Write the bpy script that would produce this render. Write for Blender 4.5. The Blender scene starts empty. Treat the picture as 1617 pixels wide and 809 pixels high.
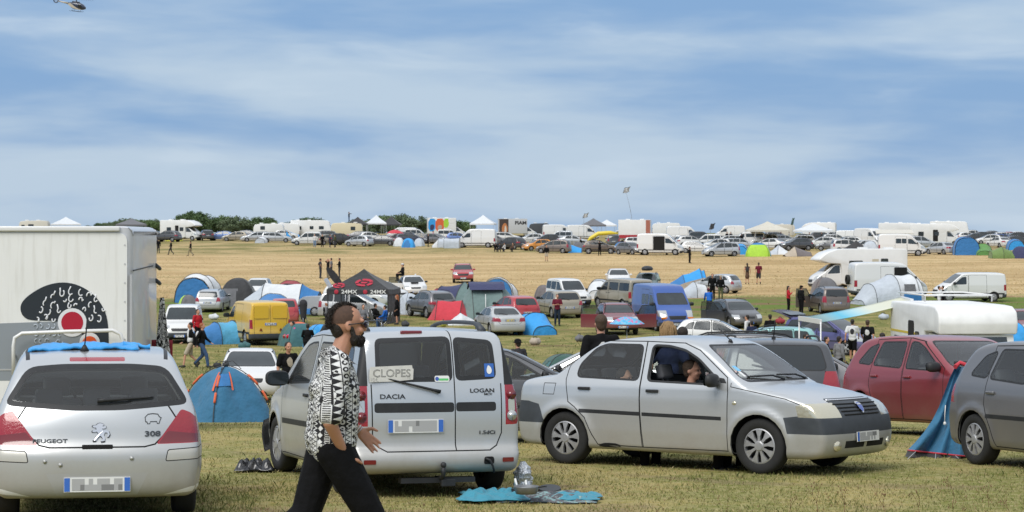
import bpy,bmesh,math,random
import numpy as np
from mathutils import Vector,Matrix
from mathutils.bvhtree import BVHTree
random.seed(7)
rng = np.random.default_rng(7)
R = math.radians
scene = bpy.context.scene
COL = scene.collection
# ---------------------------------------------------------------- camera, sky, sun, exposure
CAM_H = 2.6            # eye height over the near field,metres
FPX = 3400.0           # focal length in pixels of the 1617 px wide photograph
HZ = 368.0             # horizon row of the photograph
CX = 808.5
cam = bpy.data.cameras.new('camera')
camo = bpy.data.objects.new('camera',cam)
COL.objects.link(camo)
scene.camera = camo
camo.location = (0,0,CAM_H)
camo.rotation_euler = (R(90),0,0)
cam.sensor_width = 36.0
cam.lens = 36.0*FPX / 1617.0
cam.shift_y = -(404.5 - HZ) / 1617.0
cam.clip_start = 0.5
cam.clip_end = 20000
cam.dof.use_dof = True
cam.dof.focus_distance = 23.5
cam.dof.aperture_fstop = 9.0
SUN_EL,SUN_AZ = R(50),R(-150)      # azimuth measured clockwise from +Y (view direction)
world = bpy.data.worlds.new('World')
scene.world = world
world.use_nodes = True
def build_world():
 nt = world.node_tree
 N,Lk = nt.nodes,nt.links
 N.clear()
 def nd(t,**k):
  n = N.new(t)
  for a,v in k.items():
   setattr(n,a,v)
  return n
 out = nd('ShaderNodeOutputWorld')
 bg = nd('ShaderNodeBackground'); bg.inputs['Strength'].default_value = 0.10
 sky = nd('ShaderNodeTexSky',sky_type='NISHITA',sun_disc=False,sun_elevation=SUN_EL,sun_rotation=SUN_AZ)
 sky.altitude = 60; sky.air_density = 1.3; sky.dust_density = 0.6; sky.ozone_density = 3.0
 tc = nd('ShaderNodeTexCoord')
 sep = nd('ShaderNodeSeparateXYZ'); Lk.new(tc.outputs['Generated'],sep.inputs[0])
 def m(op,a,b=None,c=None):
  n = nd('ShaderNodeMath',operation=op)
  for i,v in enumerate((a,b,c)):
   if v is None: continue
   if isinstance(v,(int,float)): n.inputs[i].default_value = v
   else: Lk.new(v,n.inputs[i])
  return n.outputs[0]
 def ramp(v,a,b):
  n = nd('ShaderNodeMapRange'); n.interpolation_type = 'SMOOTHSTEP'
  Lk.new(v,n.inputs[0]); n.inputs[1].default_value = a; n.inputs[2].default_value = b
  return n.outputs[0]
 x,y,z = sep.outputs
 az = m('ARCTAN2',x,y)
 def noise(sx,sz,off,det=5,rough=.55,dist=.4,skew=0.0):
  cb = nd('ShaderNodeCombineXYZ')
  Lk.new(m('MULTIPLY_ADD',az,sx,off),cb.inputs[0])
  Lk.new(m('MULTIPLY_ADD',z,sz,m('MULTIPLY',az,skew)),cb.inputs[1])
  cb.inputs[2].default_value = off*1.7
  t = nd('ShaderNodeTexNoise'); t.inputs['Scale'].default_value = 1.0
  t.inputs['Detail'].default_value = det; t.inputs['Roughness'].default_value = rough
  t.inputs['Distortion'].default_value = dist
  Lk.new(cb.outputs[0],t.inputs['Vector'])
  return t.outputs['Fac']
 n1 = noise(3.6,24.0,3.1,4,.45,.25,.3)
 n2 = noise(10.0,50.0,9.3,4,.5,.3,.6)
 n3 = noise(42.0,200.0,5.7,4,.5,.3,2.0)
 comb = m('ADD',m('MULTIPLY',n1,.66),m('ADD',m('MULTIPLY',n2,.29),m('MULTIPLY',n3,.05)))
 cover = ramp(comb,.38,.61)
 def mix(f,a,b):
  n = nd('ShaderNodeMix',data_type='RGBA')
  if isinstance(f,float): n.inputs[0].default_value = f
  else: Lk.new(f,n.inputs[0])
  for v,s in ((a,6),(b,7)):
   if isinstance(v,tuple): n.inputs[s].default_value = (*v,1)
   else: Lk.new(v,n.inputs[s])
  return n.outputs[2]
 K = 10.0
 blue = (.165*K,.285*K,.475*K)         # darker veil and blue gaps
 grey = (.35*K,.44*K,.545*K)      # pale cloud
 lay = mix(cover,blue,grey)
 tuft = ramp(n2,.58,.74)
 lay = mix(m('MULTIPLY',tuft,.15),lay,(.60*K,.66*K,.71*K))
 hi = ramp(z,.10,.45)
 lay = mix(hi,lay,(.56*K,.60*K,.66*K))
 fin = mix(.95,sky.outputs[0],lay)
 lo = ramp(z,0.0,-.02)
 fin = mix(lo,fin,(.20*K,.19*K,.15*K))
 Lk.new(fin,bg.inputs['Color'])
 Lk.new(bg.outputs[0],out.inputs[0])
build_world()
sun = bpy.data.lights.new('sun','SUN')
suno = bpy.data.objects.new('sun',sun)
COL.objects.link(suno)
sun.energy = 2.0; sun.angle = R(38); sun.color = (1.0,.975,.93)
_d = Vector((math.sin(SUN_AZ)*math.cos(SUN_EL),math.cos(SUN_AZ)*math.cos(SUN_EL),math.sin(SUN_EL)))
suno.rotation_euler = (-_d).to_track_quat('-Z','Y').to_euler()
scene.view_settings.view_transform = 'Standard'
scene.view_settings.look = 'None'
scene.view_settings.gamma = 1
scene.view_settings.exposure = 0.46
scene.view_settings.use_curve_mapping = False
scene.cycles.max_bounces = 6
scene.cycles.transparent_max_bounces = 12
scene.cycles.glossy_bounces = 3
scene.cycles.use_adaptive_sampling = True
scene.cycles.caustics_reflective = False
scene.cycles.caustics_refractive = False
scene.cycles.use_denoising = True
# ---------------------------------------------------------------- terrain heights
_Y = np.array([-400,0,19,26,34,45,60,87,117,135,155,174,194,243,262,309,340,450,600,1500,9000],float)
_ZL = np.array([.95,.95,.09,-.14,-.45,-1.35,-2.1,-2.75,-2.65,-2.35,-1.95,-1.62,-1.35,-.2,.15,1.35,1.75,2.2,2.35,2.3,2.2])
_ZR = np.array([.95,.95,.06,-.14,-.55,-1.35,-2.1,-2.75,-2.65,-2.25,-1.75,-1.5,-1.2,.1,.35,.9,1.2,1.7,2.1,2.2,2.2])
_yy = np.linspace(-400,9000,9401)
def _sm(zs):
 v = np.interp(_yy,_Y,zs)
 k = np.hanning(9); k /= k.sum()
 return np.convolve(np.pad(v,4,mode='edge'),k,mode='valid')
_zl,_zr = _sm(_ZL),_sm(_ZR)
def ground(x,y):
 x = np.asarray(x,float); y = np.asarray(y,float)
 u = x / np.maximum(np.abs(y),20.0)
 t = np.clip((u + .19) / .40,0,1); t = t*t*(3 - 2*t)
 z = np.interp(y,_yy,_zl)*(1 - t) + np.interp(y,_yy,_zr)*t
 z = z + .035*np.sin(x*.21 + y*.13)*np.sin(y*.17 - x*.06)*np.clip((y - 28) / 30,0,1)
 return z
def gz(x,y):
 return float(ground(x,y))
def spot(px,py=None,Y=None):
 """ground point seen at the photograph's pixel px, py (or at distance Y)"""
 u = (px - CX) / FPX
 if Y is None:
  ys = np.linspace(18,420,4021)
  rows = HZ - FPX*(ground(u*ys,ys) - CAM_H) / ys
  i = int(np.argmin(np.abs(rows - py) + ys*1e-4))
  Y = float(ys[i])
 return Vector((u*Y,Y,gz(u*Y,Y)))
# ---------------------------------------------------------------- materials
MATS = {}
def mat(name,col=(.5,.5,.5),rough=.5,metal=0.0,coat=0.0,spec=.5,var=0.0,vscale=6.0,bump=0.0,bscale=60.0,trans=0.0,alpha=1.0,emit=0.0,sheen=0.0,coat_rough=.06,objvar=0.0):
 if name in MATS: return MATS[name]
 m = bpy.data.materials.new(name); m.use_nodes = True
 nt = m.node_tree; b = nt.nodes['Principled BSDF']
 b.inputs['Base Color'].default_value = (*col,1)
 b.inputs['Roughness'].default_value = rough
 b.inputs['Metallic'].default_value = metal
 b.inputs['Coat Weight'].default_value = coat
 b.inputs['Coat Roughness'].default_value = coat_rough
 b.inputs['Specular IOR Level'].default_value = spec
 b.inputs['Transmission Weight'].default_value = trans
 b.inputs['Alpha'].default_value = alpha
 b.inputs['Sheen Weight'].default_value = sheen
 if emit:
  b.inputs['Emission Color'].default_value = (*col,1); b.inputs['Emission Strength'].default_value = emit
 m.diffuse_color = (*col,1)
 if var or bump:
  tc = nt.nodes.new('ShaderNodeTexCoord')
  if var:
   n = nt.nodes.new('ShaderNodeTexNoise'); n.inputs['Scale'].default_value = vscale; n.inputs['Detail'].default_value = 6
   n.inputs['Roughness'].default_value = .6
   nt.links.new(tc.outputs['Object'],n.inputs['Vector'])
   mr = nt.nodes.new('ShaderNodeMapRange'); mr.inputs[1].default_value = .3; mr.inputs[2].default_value = .7
   mr.inputs[3].default_value = 1 - var; mr.inputs[4].default_value = 1 + var*.5
   nt.links.new(n.outputs['Fac'],mr.inputs[0])
   mx = nt.nodes.new('ShaderNodeMix'); mx.data_type = 'RGBA'; mx.blend_type = 'MULTIPLY'; mx.inputs[0].default_value = 1
   mx.inputs[6].default_value = (*col,1); nt.links.new(mr.outputs[0],mx.inputs[7])
   nt.links.new(mx.outputs[2],b.inputs['Base Color'])
   mr2 = nt.nodes.new('ShaderNodeMapRange'); mr2.inputs[3].default_value = max(0,rough - var*.3); mr2.inputs[4].default_value = min(1,rough + var*.4)
   nt.links.new(n.outputs['Fac'],mr2.inputs[0]); nt.links.new(mr2.outputs[0],b.inputs['Roughness'])
  if bump:
   n = nt.nodes.new('ShaderNodeTexNoise'); n.inputs['Scale'].default_value = bscale; n.inputs['Detail'].default_value = 5
   nt.links.new(tc.outputs['Object'],n.inputs['Vector'])
   bp = nt.nodes.new('ShaderNodeBump'); bp.inputs['Strength'].default_value = min(1,bump); bp.inputs['Distance'].default_value = .02
   nt.links.new(n.outputs['Fac'],bp.inputs['Height']); nt.links.new(bp.outputs[0],b.inputs['Normal'])
 MATS[name] = m
 return m
def paint(name,col,metal=0.0,rough=.32,dirt=.35):
 """car paint with a dusty film on the lower panels"""
 key = 'paint_' + name
 if key in MATS: return MATS[key]
 m = mat(key,col,rough,metal,coat=.7,coat_rough=.12)
 nt = m.node_tree; b = nt.nodes['Principled BSDF']
 tc = nt.nodes.new('ShaderNodeTexCoord'); sp = nt.nodes.new('ShaderNodeSeparateXYZ')
 nt.links.new(tc.outputs['Object'],sp.inputs[0])
 n = nt.nodes.new('ShaderNodeTexNoise'); n.inputs['Scale'].default_value = 2.2; n.inputs['Detail'].default_value = 8; n.inputs['Roughness'].default_value = .65
 nt.links.new(tc.outputs['Object'],n.inputs['Vector'])
 mr = nt.nodes.new('ShaderNodeMapRange'); mr.inputs[1].default_value = .9; mr.inputs[2].default_value = .15
 nt.links.new(sp.outputs[2],mr.inputs[0])
 mu = nt.nodes.new('ShaderNodeMath'); mu.operation = 'MULTIPLY'
 nt.links.new(mr.outputs[0],mu.inputs[0]); nt.links.new(n.outputs['Fac'],mu.inputs[1])
 mu2 = nt.nodes.new('ShaderNodeMath'); mu2.operation = 'MULTIPLY_ADD'; mu2.inputs[1].default_value = dirt*2.0; mu2.inputs[2].default_value = dirt*.12
 nt.links.new(mu.outputs[0],mu2.inputs[0])
 cl = nt.nodes.new('ShaderNodeClamp'); nt.links.new(mu2.outputs[0],cl.inputs[0])
 mx = nt.nodes.new('ShaderNodeMix'); mx.data_type = 'RGBA'
 mx.inputs[6].default_value = (*col,1); mx.inputs[7].default_value = (.24,.205,.15,1)
 nt.links.new(cl.outputs[0],mx.inputs[0]); nt.links.new(mx.outputs[2],b.inputs['Base Color'])
 m3 = nt.nodes.new('ShaderNodeMapRange'); m3.inputs[3].default_value = rough; m3.inputs[4].default_value = .75
 nt.links.new(cl.outputs[0],m3.inputs[0]); nt.links.new(m3.outputs[0],b.inputs['Roughness'])
 if metal:
  m4 = nt.nodes.new('ShaderNodeMapRange'); m4.inputs[3].default_value = metal; m4.inputs[4].default_value = 0
  nt.links.new(cl.outputs[0],m4.inputs[0]); nt.links.new(m4.outputs[0],b.inputs['Metallic'])
  m5 = nt.nodes.new('ShaderNodeMapRange'); m5.inputs[3].default_value = .7; m5.inputs[4].default_value = .15
  nt.links.new(cl.outputs[0],m5.inputs[0]); nt.links.new(m5.outputs[0],b.inputs['Coat Weight'])
 return m
def glass_clear(name,tint=(.90,.95,.93),dens=.35):
 """thin window glass: fresnel reflection over tinted see-through"""
 if name in MATS: return MATS[name]
 m = bpy.data.materials.new(name); m.use_nodes = True
 nt = m.node_tree; nt.nodes.clear()
 o = nt.nodes.new('ShaderNodeOutputMaterial'); mx = nt.nodes.new('ShaderNodeMixShader')
 t = nt.nodes.new('ShaderNodeBsdfTransparent'); t.inputs[0].default_value = (*[c*(1 - dens) for c in tint],1)
 g = nt.nodes.new('ShaderNodeBsdfGlossy'); g.inputs['Roughness'].default_value = .04; g.inputs[0].default_value = (.95,.97,1,1)
 d = nt.nodes.new('ShaderNodeBsdfDiffuse'); d.inputs[0].default_value = (.35,.34,.31,1)
 f = nt.nodes.new('ShaderNodeFresnel'); f.inputs[0].default_value = 1.52
 md = nt.nodes.new('ShaderNodeMixShader'); md.inputs[0].default_value = .07
 nt.links.new(t.outputs[0],md.inputs[1]); nt.links.new(d.outputs[0],md.inputs[2])
 nt.links.new(f.outputs[0],mx.inputs[0]); nt.links.new(md.outputs[0],mx.inputs[1]); nt.links.new(g.outputs[0],mx.inputs[2])
 nt.links.new(mx.outputs[0],o.inputs[0])
 MATS[name] = m
 return m
M_TRIM = mat('black_plastic',(.022,.023,.025),.55,spec=.4,var=.25,vscale=9)
M_TRIMG = mat('grey_plastic',(.045,.052,.062),.55,var=.2,vscale=7)
M_GAP = mat('panel_gap',(.006,.006,.006),.9)
M_LINE = mat('cabin_lining',(.15,.15,.15),.9)
M_GLASSD = mat('dark_glass',(.012,.016,.018),.05,spec=.9)
M_GLASSM = mat('sky_glass',(.022,.03,.032),.05,spec=.9,var=.5,vscale=1.6)
M_CLEAR = glass_clear('clear_glass',dens=.0)
M_CLEARD = glass_clear('tinted_glass',(.80,.86,.86),dens=.25)
M_RED = mat('red_lens',(.30,.008,.02),.10,coat=1,bump=.22,bscale=40)
M_DRED = mat('dark_red_lens',(.16,.008,.014),.12,coat=1)
M_ORANGE = mat('orange_lens',(.75,.2,.02),.2,coat=1)
M_LAMP = mat('headlamp_lens',(.55,.56,.55),.08,metal=.55,coat=1)
M_LAMPY = mat('yellowed_lens',(.60,.56,.43),.10,metal=.55,coat=1,bump=.2,bscale=14)
M_CHROME = mat('chrome',(.75,.75,.76),.15,metal=1)
M_TYRE = mat('tyre_rubber',(.018,.018,.018),.85,var=.3,vscale=14)
M_RIM = mat('wheel_trim',(.42,.42,.43),.4,metal=.5,var=.2,vscale=10)
M_PLATE = mat('plate_white',(.72,.72,.70),.4)
M_PLATEG = mat('plate_grey',(.38,.38,.38),.45)
M_PLATED = mat('plate_dark_grey',(.2,.2,.2),.45)
M_PLATEY = mat('plate_yellow',(.7,.52,.08),.4)
M_BLUE = mat('plate_blue',(.04,.14,.5),.4)
M_WHITE = mat('white_panel',(.72,.72,.71),.35,coat=.3,var=.06,vscale=1.2)
M_SEAT = mat('seat_cloth',(.17,.17,.18),.95)
M_CARD = mat('cardboard',(.66,.65,.61),.9,var=.15,vscale=12)
M_INK = mat('ink',(.04,.04,.045),.8)
M_STEEL = mat('steel',(.45,.45,.46),.35,metal=.9)
M_ALU = mat('aluminium',(.6,.6,.61),.4,metal=.7)
# ---------------------------------------------------------------- object helpers
def link(name,me,material=None,parent=None):
 o = bpy.data.objects.new(name,me)
 COL.objects.link(o)
 if material is not None:
  for m in (material if isinstance(material,(list,tuple)) else [material]):
   me.materials.append(m)
 if parent is not None: o.parent = parent
 return o
def smooth(me,flag=True):
 me.polygons.foreach_set('use_smooth',[flag]*len(me.polygons))
def obj(name,bm,material,parent=None,sm=False):
 me = bpy.data.meshes.new(name)
 bm.normal_update()
 bm.to_mesh(me); bm.free()
 if sm: smooth(me)
 return link(name,me,material,parent)
def empty(name,loc=(0,0,0),rz=0.0,**props):
 o = bpy.data.objects.new(name,None); COL.objects.link(o)
 o.empty_display_size = .1
 o.location = loc; o.rotation_euler = (0,0,rz)
 tag(o,**props)
 return o
def tag(o,label=None,category=None,group=None,kind=None):
 for k,v in (('label',label),('category',category),('group',group),('kind',kind)):
  if v: o[k] = v
 return o
def copy_tree(o,parent=None,kids=None):
 c = o.copy(); COL.objects.link(c); c.parent = parent
 for ch in list(o.children):
  copy_tree(ch,c)
 return c
def bx(bm,c,s,mi=0,rot=None,bev=0.0):
 """box centred at c with full sizes s"""
 r = bmesh.ops.create_cube(bm,size=1.0)
 vs = r['verts']
 for v in vs: v.co = Vector((v.co.x*s[0],v.co.y*s[1],v.co.z*s[2]))
 fs = list({f for v in vs for f in v.link_faces})
 if bev:
  es = list({e for v in vs for e in v.link_edges})
  rb = bmesh.ops.bevel(bm,geom=es,offset=bev,segments=2,affect='EDGES',profile=.7)
  vs = list({v for f in rb['faces'] for v in f.verts} | {v for v in vs if v.is_valid})
  fs = list({f for v in vs for f in v.link_faces})
 if rot is not None:
  for v in vs: v.co = rot @ v.co
 for v in vs: v.co += Vector(c)
 for f in fs: f.material_index = mi
 return vs
def tube(bm,pts,r,seg=8,mi=0,cap=True,radii=None):
 pts = [Vector(p) for p in pts]
 rings = []
 prev = None
 for i,p in enumerate(pts):
  a = pts[max(0,i - 1)]; b = pts[min(len(pts) - 1,i + 1)]
  d = (b - a).normalized()
  up = Vector((0,0,1)) if abs(d.z) < .9 else Vector((1,0,0))
  if prev is not None: up = prev
  s = d.cross(up)
  if s.length < 1e-5: s = d.orthogonal()
  s.normalize(); t = s.cross(d).normalized(); prev = t
  rr = radii[i] if radii else r
  rings.append([bm.verts.new(p + (s*math.cos(k*2*math.pi / seg) + t*math.sin(k*2*math.pi / seg))*rr) for k in range(seg)])
 for i in range(len(rings) - 1):
  for k in range(seg):
   f = bm.faces.new((rings[i][k],rings[i][(k + 1) % seg],rings[i + 1][(k + 1) % seg],rings[i + 1][k]))
   f.material_index = mi; f.smooth = True
 if cap:
  for rg,rev in ((rings[0],True),(rings[-1],False)):
   try:
    f = bm.faces.new(rg[::-1] if rev else rg); f.material_index = mi
   except ValueError: pass
def loft(bm,secs,mi=0,closed=False,sm=True):
 rows = [[bm.verts.new(p) for p in s] for s in secs]
 for i in range(len(rows) - 1):
  n = len(rows[i])
  for k in range(n if closed else n - 1):
   f = bm.faces.new((rows[i][k],rows[i][(k + 1) % n],rows[i + 1][(k + 1) % n],rows[i + 1][k]))
   f.material_index = mi(i,k) if callable(mi) else mi
   f.smooth = sm
 return rows
def prism(bm,poly,d0,d1,axis='y',mi=0):
 """extrude polygon given in the other two axes between d0 and d1"""
 def P(a,b,d):
  return {'y': (a,d,b),'x': (d,a,b),'z': (a,b,d)}[axis]
 A = [bm.verts.new(P(a,b,d0)) for a,b in poly]
 B = [bm.verts.new(P(a,b,d1)) for a,b in poly]
 fs = [bm.faces.new(A),bm.faces.new(B[::-1])]
 n = len(poly)
 for i in range(n):
  fs.append(bm.faces.new((A[(i + 1) % n],A[i],B[i],B[(i + 1) % n])))
 bmesh.ops.recalc_face_normals(bm,faces=fs)
 for f in fs: f.material_index = mi
 return fs
def chaikin(poly,n=2,closed=True,t=.25):
 p = [np.array(q,float) for q in poly]
 for _ in range(n):
  q = []
  m = len(p)
  rg = range(m if closed else m - 1)
  if not closed: q.append(p[0])
  for i in rg:
   a,b = p[i],p[(i + 1) % m]
   q += [a*(1 - t) + b*t,a*t + b*(1 - t)]
  if not closed: q.append(p[-1])
  p = q
 return [tuple(map(float,q)) for q in p]
def rnd(poly,r=.05,n=4):
 """round the corners of a polygon"""
 out = []
 m = len(poly)
 for i in range(m):
  a,b,c = (np.array(poly[(i + k) % m],float) for k in (-1,0,1))
  u,v = a - b,c - b
  lu,lv = np.linalg.norm(u),np.linalg.norm(v)
  d = min(r,lu*.45,lv*.45)
  p0,p1 = b + u / lu*d,b + v / lv*d
  for k in range(n + 1):
   t = k / n
   out.append(tuple(map(float,(1 - t) ** 2*p0 + 2*t*(1 - t)*b + t*t*p1)))
 return out
def inset(poly,d):
 """inset (d>0) or outset polygon"""
 P = np.array(poly,float); m = len(P)
 area = .5*sum(P[i][0]*P[(i + 1) % m][1] - P[(i + 1) % m][0]*P[i][1] for i in range(m))
 s = 1 if area > 0 else -1
 out = []
 for i in range(m):
  a,b,c = P[i - 1],P[i],P[(i + 1) % m]
  e1 = b - a; e2 = c - b
  n1 = np.array([-e1[1],e1[0]]) / (np.linalg.norm(e1) + 1e-9)*s
  n2 = np.array([-e2[1],e2[0]]) / (np.linalg.norm(e2) + 1e-9)*s
  nn = n1 + n2; L = np.linalg.norm(nn)
  if L < 1e-6: nn = n1; L = 1
  nn /= L
  k = 1 / max(.5,float(nn @ n1))
  out.append(tuple(map(float,b + nn*d*k)))
 return out
def text_mesh(s,size,extrude=.002,bold=0.0,align='CENTER',shear=0.0,sx=1.0):
 cu = bpy.data.curves.new('t','FONT'); cu.body = s; cu.size = size; cu.extrude = extrude
 cu.align_x = align; cu.align_y = 'CENTER'; cu.offset = bold; cu.shear = shear; cu.resolution_u = 3
 o = bpy.data.objects.new('t',cu); COL.objects.link(o)
 dg = bpy.context.evaluated_depsgraph_get()
 me = bpy.data.meshes.new_from_object(o.evaluated_get(dg))
 bpy.data.objects.remove(o); bpy.data.curves.remove(cu)
 if sx != 1.0:
  for v in me.vertices: v.co.x *= sx
 return me
def text(name,s,size,loc,right,up,material,parent=None,**k):
 """flat lettering whose baseline runs along `right` and whose top points `up`"""
 me = text_mesh(s,size,**k)
 r = Vector(right).normalized(); u = Vector(up).normalized(); n = r.cross(u)
 M = Matrix((r,u,n)).transposed()
 for v in me.vertices: v.co = M @ v.co + Vector(loc)
 me.name = name
 return link(name,me,material,parent)
# ---------------------------------------------------------------- vehicle shells
def sdf_poly(px,pz,poly):
 P = np.array(poly,float)
 d = np.full(px.shape,1e9); ins = np.zeros(px.shape,bool)
 n = len(P)
 for i in range(n):
  a,b = P[i],P[(i + 1) % n]
  ex,ez = b - a
  wx,wz = px - a[0],pz - a[1]
  t = np.clip((wx*ex + wz*ez) / (ex*ex + ez*ez + 1e-12),0,1)
  dx,dz = wx - ex*t,wz - ez*t
  d = np.minimum(d,dx*dx + dz*dz)
  c = ((a[1] <= pz) & (b[1] > pz)) | ((b[1] <= pz) & (a[1] > pz))
  xi = a[0] + (pz - a[1]) / np.where(abs(ez) < 1e-12,1e-12,ez)*ex
  ins ^= c & (px < xi)
 d = np.sqrt(d)
 return np.where(ins,-d,d)
def sstep(x,a,b):
 t = np.clip((x - a) / (b - a),0,1); return t*t*(3 - 2*t)
TAG = {}
class Shell:
 """a vehicle skin grown from a side profile, cut into panels, lamps and windows"""
 def __init__(s,L,hw,prof,wz,wheels=(),wr=.31,h=.07,cn=.16,cr=.10,crown=.05,k=.07,zc=.68,a0=.85,a1=.85,plan=None,flare=.018,arch_r=None,ncha=2,ribs=None):
  s.L,s.hw,s.wheels,s.wr = L,hw,wheels,wr
  s.parts = []      # (id,name,material,per side)
  s.arch_r = arch_r or wr + .055
  P = chaikin(prof,ncha)
  s.prof = P
  wz = np.array(wz,float)
  H = max(p[1] for p in P); zb = min(p[1] for p in P)
  plan = np.array(plan or [(0,.93),(.35,.985),(.9,1),(L - 1.0,1),(L - .4,.975),(L,.91)],float)
  def F(x,y,z):
   w0 = hw*np.interp(x,plan[:,0],plan[:,1])
   w = w0*np.interp(z,wz[:,0],wz[:,1])
   for wx in wheels:
    rr = np.hypot(x - wx,z - wr)
    w = w + flare*np.exp(-((rr - s.arch_r - .02) / .06) ** 2)
   if ribs is not None: w = w + ribs(x,z)
   ay = np.abs(y) / w0
   xe = x + cn*ay ** 3*sstep(x,L - 1.0,L - .1) - cr*ay ** 3*sstep(-x,-.8,-.05)
   ze = z + crown*ay ** 2*sstep(z,.55,.95)
   a = sdf_poly(xe,ze,P); b = np.abs(y) - w
   hh = np.maximum(k - np.abs(a - b),0) / k
   return np.maximum(a,b) + hh*hh*k*.25
  s.F = F
  nx,ny,nz = max(4,round(L / h)),2*max(2,round(hw / h)),max(3,round((H - zb) / h))
  idx = {}; pts = []; quads = []
  def V(i,j,k_):
   q = idx.get((i,j,k_))
   if q is None:
    q = idx[(i,j,k_)] = len(pts)
    pts.append((-.08 + (L + .16)*i / nx,-(hw + .1) + 2*(hw + .1)*j / ny,zb - .06 + (H - zb + .12)*k_ / nz))
   return q
  for i in range(nx):
   for j in range(ny):
    quads.append((V(i,j,nz),V(i + 1,j,nz),V(i + 1,j + 1,nz),V(i,j + 1,nz)))
    quads.append((V(i,j,0),V(i,j + 1,0),V(i + 1,j + 1,0),V(i + 1,j,0)))
   for q in range(nz):
    quads.append((V(i,0,q),V(i + 1,0,q),V(i + 1,0,q + 1),V(i,0,q + 1)))
    quads.append((V(i,ny,q),V(i,ny,q + 1),V(i + 1,ny,q + 1),V(i + 1,ny,q)))
  for j in range(ny):
   for q in range(nz):
    quads.append((V(0,j,q),V(0,j,q + 1),V(0,j + 1,q + 1),V(0,j + 1,q)))
    quads.append((V(nx,j,q),V(nx,j + 1,q),V(nx,j + 1,q + 1),V(nx,j,q + 1)))
  B = np.array(pts)
  O = np.stack([np.clip(B[:,0],a0,L - a1),np.zeros(len(B)),np.full(len(B),zc)],1)
  lo = np.zeros(len(B)); hi = np.ones(len(B))*1.0
  for _ in range(22):
   mid = (lo + hi) / 2
   Q = O + (B - O)*mid[:,None]
   f = F(Q[:,0],Q[:,1],Q[:,2])
   lo = np.where(f < 0,mid,lo); hi = np.where(f < 0,hi,mid)
  Q = O + (B - O)*((lo + hi) / 2)[:,None]
  e = min(.03,h*.6)
  G = np.stack([F(Q[:,0] + (e if i == 0 else 0),Q[:,1] + (e if i == 1 else 0),Q[:,2] + (e if i == 2 else 0)) - F(Q[:,0] - (e if i == 0 else 0),Q[:,1] - (e if i == 1 else 0),Q[:,2] - (e if i == 2 else 0)) for i in range(3)],1)
  G /= np.linalg.norm(G,axis=1)[:,None] + 1e-9
  s.V = [tuple(q) for q in Q.tolist()]; s.N = [tuple(q) for q in G.tolist()]
  s.bvh = BVHTree.FromPolygons(s.V,quads)
  s.faces = {i: list(q) for i,q in enumerate(quads)}; s.reg = dict.fromkeys(s.faces,0); s.nid = len(quads)
  s.bx,s.bz = {},{}
  for f in s.faces: s.file(f)
  s.meta = {0: ('body',None,None)}
  for wx in wheels:
   n = 22
   s.cut([(wx + s.arch_r*math.cos(t*2*math.pi / n),wr + s.arch_r*math.sin(t*2*math.pi / n)) for t in range(n)],'y','DEL',None,cond=lambda c,nn: abs(c.y) > hw - .33 and (abs(nn.y) > .25 or c.z < .45))
 def file(s,f):
  V = s.V; q = s.faces[f]
  xs = [V[i][0] for i in q]; zs = [V[i][2] for i in q]
  for i in range(int(min(xs)*8) - 1,int(max(xs)*8) + 1): s.bx.setdefault(i,set()).add(f)
  for i in range(int(min(zs)*16) - 1,int(max(zs)*16) + 1): s.bz.setdefault(i,set()).add(f)
 def near(s,B,a,b,k):
  out = set()
  for i in range(int(a*k) - 2,int(b*k) + 2): out |= B.get(i,set())
  return out
 def cen(s,q):
  n = len(q); V,N = s.V,s.N
  return (Vector([sum(V[i][k] for i in q) / n for k in range(3)]),Vector([sum(N[i][k] for i in q) / n for k in range(3)]))
 def cut(s,poly,axis,name,material,cond=None,planes=(),label=None,into=None):
  """cut polygon (in the two other axes) through the skin; faces inside go to region `name`"""
  P = [tuple(map(float,p)) for p in poly]
  a,b = {'y': (0,2),'x': (1,2),'z': (0,1)}[axis]
  V,N,Fc = s.V,s.N,s.faces
  mn = (min(p[0] for p in P),min(p[1] for p in P)); mx = (max(p[0] for p in P),max(p[1] for p in P))
  pool = s.near(s.bx,mn[0],mx[0],8) if axis != 'x' else s.near(s.bz,mn[1],mx[1],16)
  cur = {}
  for f in pool:
   q = Fc.get(f)
   if q is None: continue
   A = [V[i][a] for i in q]; B = [V[i][b] for i in q]
   bb = (min(A),max(A),min(B),max(B))
   if bb[1] < mn[0] or bb[0] > mx[0] or bb[3] < mn[1] or bb[2] > mx[1]: continue
   if cond is not None and not cond(*s.cen(q)): continue
   cur[f] = bb
  cuts = []
  n = len(P)
  for i in range(n):
   p,q = P[i],P[(i + 1) % n]
   e0,e1 = q[0] - p[0],q[1] - p[1]
   L_ = math.hypot(e0,e1)
   if L_ < 1e-6: continue
   no = [0,0,0]; no[a] = -e1 / L_; no[b] = e0 / L_
   co = [0,0,0]; co[a] = p[0]; co[b] = p[1]
   cuts.append((co,no,p,q))
  for pl in planes: cuts.append((pl[0],pl[1],None,None))
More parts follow.
